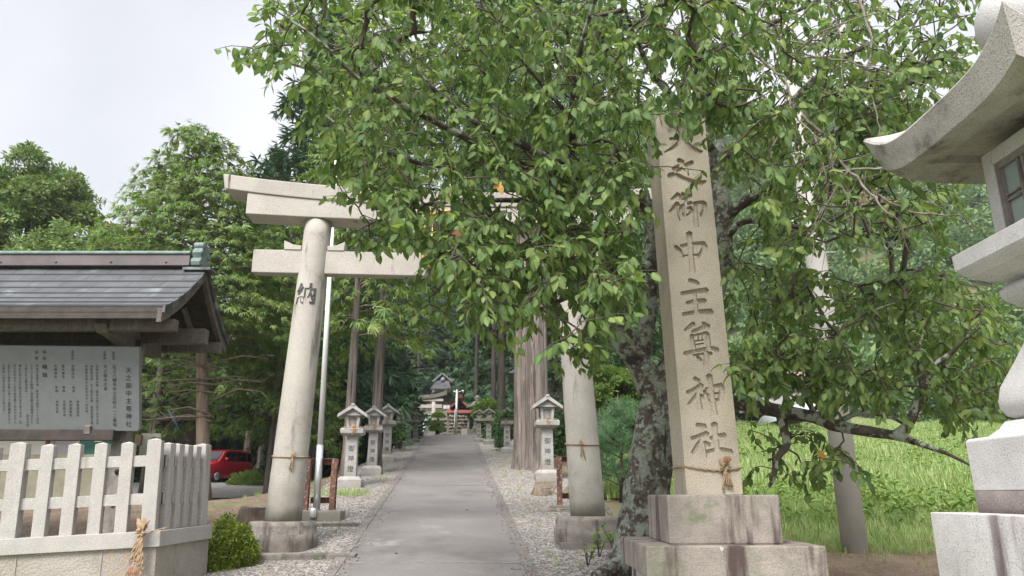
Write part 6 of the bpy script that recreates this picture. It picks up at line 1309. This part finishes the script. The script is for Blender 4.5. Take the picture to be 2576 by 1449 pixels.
mb = MB(); p, r_ = smooth(pl([(1614, 1440, 8.75), (1618, 1330, 8.75), (1632, 1200, 8.75), (1650, 1080, 8.75), (1672, 990, 8.7), (1720, 880, 8.6), (1780, 760, 8.5), (1812, 650, 8.45), (1812, 520, 8.4), (1806, 400, 8.35), (1790, 300, 8.3), (1765, 180, 8.2), (1750, 40, 8.1), (1740, -120, 8.0)]), [.31, .272, .262, .25, .24, .18, .16, .148, .14, .125, .11, .09, .07, .04])
mb.tube(p, r_, 34, fn=bark_fn(.13, 4.5, 1, tlob)); 
p, r_ = smooth(pl([(1665, 1010, 8.7), (1618, 930, 8.66), (1588, 880, 8.62), (1556, 830, 8.6), (1546, 806, 8.6)]), [.2, .165, .15, .145, .10]); mb.tube(p, r_, 26, fn=bark_fn(.16, 5))
p, r_ = smooth(pl([(1610, 920, 8.66), (1622, 850, 8.6), (1636, 760, 8.55), (1640, 660, 8.5), (1636, 560, 8.4), (1620, 480, 8.3)]), [.12, .1, .085, .08, .075, .06]); mb.tube(p, r_, 18, fn=bark_fn(.14, 5))
for q_, w in (([(1600, 1400, 8.6), (1545, 1420, 8.4), (1490, 1436, 8.25)], [.2, .1, .03]), ([(1640, 1410, 8.6), (1690, 1425, 8.5)], [.2, .06])): p, r_ = smooth(pl(q_), w); mb.tube([v - Vector((0, 0, .04)) for v in p], r_, 12, fn=bark_fn(.2, 4))
mb.build('trunk', K['bark_cherry'], ch, world=True)
NODES = []       # attach points
limbs = MB(); fine_ = MB()
def limb(pts, rad, n=10, big=True):
    p, r_ = smooth(pl(pts), rad); (limbs if big else fine_).tube(p, r_, n, fn=bark_fn(.10, 7) if big else None, caps=False); NODES.extend([tuple(v) for v in p])
limb([(1760, 600, 8.4), (1640, 522, 8.0), (1570, 500, 7.6), (1500, 474, 7.2), (1436, 428, 6.8), (1370, 395, 6.4)], [.10, .092, .085, .078, .07, .06])
limb([(1370, 395, 6.4), (1316, 365, 6.2), (1240, 328, 6.0), (1167, 289, 5.8), (1064, 197, 5.5), (976, 91, 5.3), (925, 10, 5.1)], [.045, .036, .03, .026, .02, .013, .006], 8)
limb([(1436, 428, 6.8), (1316, 420, 6.3), (1150, 335, 5.8), (970, 240, 5.4), (900, 197, 5.25), (803, 103, 5.1), (736, 55, 5.0), (690, 25, 4.95)], [.045, .038, .03, .022, .018, .013, .009, .004], 8)
limb([(1500, 474, 7.2), (1380, 455, 6.8), (1243, 428, 6.4), (1100, 420, 6.0), (980, 385, 5.7), (880, 335, 5.5), (800, 275, 5.4)], [.045, .036, .028, .022, .017, .011, .005], 8)
limb([(1600, 508, 7.8), (1480, 520, 7.4), (1350, 545, 7.0), (1250, 600, 6.6), (1160, 660, 6.3), (1095, 740, 6.1)], [.05, .04, .03, .022, .015, .006], 8)
limb([(1500, 515, 7.4), (1330, 505, 6.9), (1180, 505, 6.5), (1040, 520, 6.2), (930, 565, 6.0)], [.035, .028, .02, .014, .006], 8)
limb([(1640, 660, 8.5), (1560, 700, 7.9), (1450, 740, 7.4), (1330, 790, 7.0), (1230, 840, 6.7)], [.05, .036, .026, .016, .006], 8)
limb([(1565, 830, 8.6), (1580, 780, 8.4), (1540, 740, 8.1), (1490, 700, 7.7)], [.04, .034, .022, .01], 8)
limb([(1460, 470, 7.0), (1441, 400, 6.5), (1441, 307, 6.1), (1441, 222, 5.8), (1465, 102, 5.5), (1496, 0, 5.2), (1510, -80, 5.0)], [.05, .04, .032, .027, .02, .014, .008], 8)
limb([(1441, 230, 5.8), (1490, 160, 5.6), (1571, 85, 5.4), (1640, 30, 5.2)], [.022, .016, .012, .006], 7)
limb([(1441, 300, 6.1), (1370, 220, 5.8), (1290, 120, 5.5), (1230, 20, 5.2)], [.022, .017, .012, .006], 7)
limb([(1806, 400, 8.35), (1740, 300, 7.8), (1660, 210, 7.2), (1600, 100, 6.6), (1560, -20, 6.2)], [.06, .045, .034, .024, .014], 8)
limb([(1812, 560, 8.4), (1870, 510, 8.2), (1925, 485, 8.0), (2010, 420, 7.6), (2100, 330, 7.2), (2220, 250, 6.8), (2350, 180, 6.4)], [.075, .068, .058, .05, .04, .026, .012], 10)
limb([(1806, 420, 8.35), (1880, 340, 8.0), (1947, 301, 7.8), (2050, 200, 7.4), (2170, 120, 7.0), (2300, 60, 6.6)], [.075, .06, .05, .04, .028, .012], 10)
limb([(1765, 180, 8.2), (1850, 110, 7.8), (1960, 50, 7.4), (2080, -10, 7.0)], [.06, .045, .03, .016], 8)
limb([(1812, 640, 8.45), (1850, 570, 8.2), (1910, 555, 7.9), (2010, 572, 7.5), (2120, 590, 7.1), (2250, 600, 6.8)], [.05, .04, .034, .026, .016, .006], 8)
limb([(1700, 985, 8.6), (1780, 1000, 8.3), (1850, 1014, 8.0), (1960, 1034, 7.6), (2050, 1050, 7.3), (2100, 1070, 7.1), (2190, 1086, 6.8), (2262, 1098, 6.6), (2300, 1112, 6.4)], [.10, .088, .078, .070, .062, .057, .048, .042, .026], 14)
limb([(2262, 1098, 6.6), (2330, 1122, 6.3), (2380, 1140, 6.1), (2440, 1170, 5.9)], [.03, .022, .016, .008], 8)
limb([(2255, 1094, 6.6), (2290, 1060, 6.5), (2320, 980, 6.4), (2345, 925, 6.3), (2390, 890, 6.2), (2440, 840, 6.0)], [.045, .04, .035, .03, .02, .008], 9)
limb([(2320, 985, 6.4), (2310, 900, 6.3), (2325, 830, 6.2)], [.02, .012, .005], 7)
limb([(1962, 1040, 7.6), (1972, 1080, 7.55), (1978, 1120, 7.5), (1958, 1150, 7.45), (1945, 1200, 7.4), (1935, 1225, 7.4)], [.05, .045, .04, .03, .026, .012], 9)
limb([(2100, 1068, 7.1), (2160, 1040, 6.9), (2240, 1050, 6.7), (2290, 1080, 6.6)], [.03, .022, .016, .008], 7)
limb([(2050, 1050, 7.3), (2030, 960, 7.1), (2080, 860, 6.8), (2180, 790, 6.4), (2290, 750, 6.1)], [.03, .024, .018, .012, .005], 7)
limb([(1850, 1010, 8.0), (1900, 930, 7.7), (1960, 870, 7.4), (2020, 790, 7.1)], [.03, .022, .014, .006], 7)
# leafy twigs: positions in the crown's volume, linked to the nearest branch
def inpoly(x, y, poly):
    c = False; j = len(poly) - 1
    for i in range(len(poly)):
        xi, yi = poly[i]; xj, yj = poly[j]
        if (yi > y) != (yj > y) and x < (xj - xi) * (y - yi) / (yj - yi) + xi: c = not c
        j = i
    return c
r = np.random.default_rng(2024)
REG = [([(690, -60), (1870, -60), (1860, 260), (1740, 300), (1640, 330), (1630, 560), (1635, 730), (1540, 780), (1500, 870), (1440, 870), (1350, 800), (1240, 830), (1170, 790), (1120, 740), (1100, 670), (1070, 610), (960, 560), (930, 500), (880, 440), (880, 380), (810, 300), (880, 270), (770, 230), (665, 205), (612, 118), (660, 60)], 1180, 4.9, 7.6),
       ([(900, 400), (1640, 400), (1640, 740), (1480, 740), (1300, 720), (1130, 690), (1100, 640), (980, 560), (920, 450)], 330, 5.2, 7.4),
       ([(760, -60), (1870, -60), (1740, 300), (1600, 420), (1560, 650), (1300, 640), (1150, 560), (1000, 450), (900, 330), (830, 180)], 240, 6.8, 8.8),
       ([(690, -330), (2400, -330), (2400, -60), (690, -60)], 130, 4.6, 7.6),
       ([(1800, -60), (2470, -60), (2470, 120), (2330, 260), (2200, 330), (2060, 420), (1860, 420), (1800, 250)], 430, 5.0, 8.6),
       ([(2180, 80), (2470, 60), (2475, 160), (2330, 320), (2180, 390), (2060, 400)], 110, 5.0, 7.6),
       ([(1850, 420), (2060, 420), (2200, 360), (2440, 450), (2420, 560), (2380, 620), (2200, 600), (2050, 640), (1900, 600)], 150, 5.0, 8.2),
       ([(1830, 640), (1960, 660), (2150, 700), (2300, 660), (2440, 690), (2560, 800), (2560, 900), (2520, 1000), (2440, 1080), (2330, 1030), (2200, 1010), (2080, 985), (1850, 950), (1830, 800)], 450, 6.0, 8.8),
       ([(1870, 1070), (2010, 1060), (2090, 1100), (2060, 1200), (1960, 1230), (1880, 1190)], 20, 7.4, 8.8),
       ([(2080, 1120), (2160, 1140), (2120, 1210), (2080, 1200)], 6, 6.4, 7.0),
       ([(1840, 880), (2120, 900), (2100, 1010), (1860, 980)], 60, 6.4, 8.2),
       ([(1400, 830), (1500, 830), (1490, 890), (1400, 880)], 12, 6.6, 7.6)]
TW = []
for poly, n_, y0, y1 in REG:
    xs_ = [q[0] for q in poly]; ys_ = [q[1] for q in poly]; k = 0
    while k < n_:
        x = r.uniform(min(xs_), max(xs_)); y = r.uniform(min(ys_), max(ys_))
        if not inpoly(x, y, poly): continue
        gap = mnoise.noise(Vector((x * .011, y * .013, 1.5)))
        if gap < -.24 and r.uniform() < .75: continue
        Yq = r.uniform(y0, y1)
        if 1600 < x < 1835 and 290 < y < 1050 and Yq < 7.35: k += 1; continue
        TW.append(tuple(P(x, y, Yq))); k += 1
# hand-placed sprays in front of the monument and along the fringe
for px, py, Y in ((860, 480, 5.9), (880, 500, 6.0), (840, 455, 5.8), (910, 540, 6.0), (900, 580, 6.0), (930, 595, 6.1), (980, 600, 6.2), (1030, 600, 6.2), (1085, 660, 6.2), (790, 270, 5.3), (770, 285, 5.3), (820, 330, 5.4), (850, 360, 5.5), (840, 400, 5.6), (1610, 335, 6.4), (1640, 345, 6.3), (1770, 430, 6.2), (1730, 270, 6.5), (1800, 340, 6.4), (1630, 420, 6.5), (1080, 765, 6.0), (1120, 790, 6.0), (1075, 700, 6.0), (1390, 880, 6.8), (1440, 880, 6.9), (1500, 890, 7.2), (1250, 850, 6.6), (900, 600, 6.0), (940, 600, 6.0), (640, 125, 4.95), (618, 118, 4.95), (2100, 380, 4.9), (2080, 430, 4.9), (2150, 520, 5.0), (2240, 430, 4.8)): TW.append(tuple(P(px, py, Y)))
TW = np.array(TW); nodes = np.array(NODES); par = []
dmin = np.array([np.min(np.sum((nodes - t) ** 2, 1)) for t in TW]); order = np.argsort(dmin)
pts = [tuple(v) for v in NODES]; n0 = len(pts); arr = np.zeros((n0 + len(TW), 3)); arr[:n0] = nodes; cnt = n0; parent_ = {}
for k in order:
    t = TW[k]; d2 = np.sum((arr[:cnt] - t) ** 2, 1); j = int(np.argmin(d2)); arr[cnt] = t; parent_[cnt] = j; cnt += 1
desc = np.ones(cnt)
for k in range(cnt - 1, n0 - 1, -1):
    if parent_[k] >= n0: desc[parent_[k]] += desc[k]
posL, axL, nrL = [], [], []; scL = []
for k in range(n0, cnt):
    a = Vector(arr[parent_[k]]); b = Vector(arr[k]); L = (b - a).length
    if L < 1e-3: continue
    w = .0027 + .0021 * math.sqrt(desc[k]); m_ = (a + b) / 2 + Vector(r.normal(size=3)) * L * .09 + Vector((0, 0, .06 * L))
    d = (b - a).normalized(); tip = b + (d * .5 + Vector(r.normal(size=3)) * .4 + Vector((0, 0, -.45))).normalized() * r.uniform(.14, .30)
    fine_.tube([a, m_, b, (b + tip) / 2 + Vector((0, 0, .02)), tip], [w * 1.15, w, w * .8, .003, .0018], 4, caps=False)
    segs = [(m_, b, 3), (b, tip, 7)]
    for s0_, s1_, n_ in segs:
        dd_ = (s1_ - s0_).normalized()
        for j in range(n_):
            f = (j + r.uniform(.2, .9)) / n_; q = s0_.lerp(s1_, f)
            sd_ = dd_.cross(Vector((0, 0, 1))); sd_ = sd_.normalized() if sd_.length > .1 else Vector((1, 0, 0)); sg = 1 if j % 2 else -1
            ax = dd_ * .55 + sd_ * sg * r.uniform(.3, .9) + Vector((0, 0, -r.uniform(.25, 1.15))) + Vector(r.normal(size=3)) * .25
            nr = Vector((0, 0, 1)) + Vector(r.normal(size=3)) * .55 + Vector((0, -.35, 0))
            posL.append(q + ax.normalized() * .012); axL.append(ax); nrL.append(nr); scL.append(r.triangular(.05, .098, .122))
posL = np.array(posL); FR = frames(np.array(axL), np.array(nrL)); scL = np.array(scL); kind_ = r.integers(0, 5, len(posL))
V, F = merge([scatter(TLS[q], posL[kind_ == q], FR[kind_ == q], scL[kind_ == q]) for q in range(5)])
np_mesh('crown', V, F, L_['cherry'], ch, attr=np.tile(TLV, len(posL)))
for nm, q, lm in (('yellow_leaf', P(1253, 462, 5.2), 'yellow'), ('withered_leaf', P(1147, 578, 5.6), 'brown'), ('yellow_leaf', P(2065, 1140, 7.0), 'yellow')):
    V, F = scatter(TL, np.array([q, q + Vector((.03, .01, .02))]), frames(np.array([(.3, -.2, -.8), (-.6, -.1, -.5)]), np.array([(0, -1, .3), (.2, -1, .4)])), np.array([.10, .085])); np_mesh(nm, V, F, L_[lm], ch)
# bare grey twigs hanging at the right
bare = MB()
for pts_, w in (([(1985, 190, 5.6), (2010, 120, 5.4), (2090, 60, 5.2), (2200, 30, 5.0), (2290, 45, 5.0)], .011), ([(1890, 90, 6.0), (1960, 100, 5.7), (2040, 110, 5.5), (2110, 60, 5.3)], .012), ([(1880, 130, 5.8), (1940, 165, 5.5), (1980, 215, 5.4), (2010, 290, 5.3), (2050, 340, 5.2), (2090, 400, 5.2)], .013), ([(1960, 160, 5.5), (2060, 150, 5.3), (2150, 170, 5.2), (2280, 210, 5.1), (2390, 260, 5.0)], .011), ([(2180, 0, 5.2), (2165, 100, 5.2), (2170, 200, 5.2), (2190, 300, 5.2), (2200, 380, 5.2)], .011), ([(2010, 290, 5.4), (2060, 350, 5.3), (2110, 420, 5.2), (2135, 500, 5.2), (2150, 560, 5.2)], .016), ([(2060, 350, 5.3), (2130, 430, 5.2), (2200, 500, 5.1), (2260, 560, 5.0), (2290, 640, 5.0)], .013), ([(2040, 330, 5.3), (2090, 460, 5.3), (2110, 560, 5.3)], .010), ([(2000, 260, 5.4), (1960, 330, 5.4), (1920, 400, 5.5), (1880, 450, 5.7)], .012), ([(2110, 420, 5.2), (2220, 440, 5.1), (2330, 480, 5.0), (2390, 540, 5.0)], .010), ([(2200, 500, 5.1), (2300, 520, 5.0), (2420, 545, 4.9), (2520, 590, 4.9)], .010), ([(2130, 430, 5.2), (2080, 520, 5.2), (2030, 600, 5.3)], .008), ([(2085, 0, 5.3), (2100, 80, 5.3), (2125, 190, 5.2), (2110, 300, 5.2)], .009)):
    p, q_ = smooth([v + Vector(r.normal(size=3)) * .03 for v in pl(pts_)], [w * (1 - .75 * i / (len(pts_) - 1)) for i in range(len(pts_))], 6); p = [v + Vector(r.normal(size=3)) * .006 for v in p]; bare.tube(p, q_, 6, caps=False)
    for j in range(7):
        i = r.integers(3, len(p) - 1); a = p[i]; e = a + Vector(r.normal(size=3)) * .16 + Vector((0, 0, -.12)); bare.tube([a, (a + e) / 2 + Vector(r.normal(size=3)) * .025, e], [q_[i] * .5, q_[i] * .35, .002], 4, caps=False)
bare.build('bare_twig', K['twig_bare'], ch, world=True); limbs.build('limb', K['bark_limb'], ch, world=True); fine_.build('branchlets', K['twig'], ch, world=True)

for lab, px, py in (('single orange fallen leaf lying in the middle of the path', 990, 1402), ('small brown fallen leaf near the left edge of the path', 905, 1330), ('dry leaf on the path below the joint line', 1170, 1290)):
    c = G(px, py); pz = np.array([[c.x, c.y, c.z + .05]]); V, F = scatter(TLS[3], pz, frames(np.array([(.7, .5, .05)]), np.array([(0, 0, 1.0)])), np.array([.08])); o = np_mesh('fallen_leaf', V, F, L_['brown'], loc=Vector(pz[0])); tag(o, lab, 'leaf', 'fallen leaves on the path')

ps = []
for i in range(420):
    y = 8.5 + 16 * RNG.uniform() ** 1.5; s_ = RNG.integers(0, 5); x = [RNG.uniform(-4.2, pc(y) - pw(y)), pc(y) - pw(y) + abs(RNG.normal()) * .15, pc(y) + pw(y) - abs(RNG.normal()) * .15, RNG.uniform(pc(y) + pw(y), 1.8), RNG.uniform(-6, -4)][s_]; ps.append((x, y, ter(x, y) + .055))
ps = np.array(ps); n_ = len(ps); V, F = scatter(TLS[3], ps, frames(np.concatenate([RNG.normal(size=(n_, 2)), RNG.normal(size=(n_, 1)) * .1], 1), np.array([0, 0, 1.0]) + RNG.normal(size=(n_, 3)) * .2), RNG.uniform(.02, .05, n_)); struct(np_mesh('leaf_debris', V, F, L_['brown']), 'stuff')

# ------------------------------------------------------------------ thin humid air
mb = MB(); mb.box((10, 120, 36), (420, 300, 116)); hz = mb.build('haze', K['black']); struct(hz, 'stuff')
hm = bpy.data.materials.new('humid_air'); hm.use_nodes = True; hn = hm.node_tree.nodes; hn.remove(hn['Principled BSDF'])
pv_ = hn.new('ShaderNodeVolumePrincipled'); pv_.inputs['Color'].default_value = (0.93, 0.96, 1.0, 1); pv_.inputs['Density'].default_value = 0.00045; pv_.inputs['Anisotropy'].default_value = 0.2
hm.node_tree.links.new(pv_.outputs[0], hn['Material Output'].inputs['Volume']); hz.data.materials.clear(); hz.data.materials.append(hm)
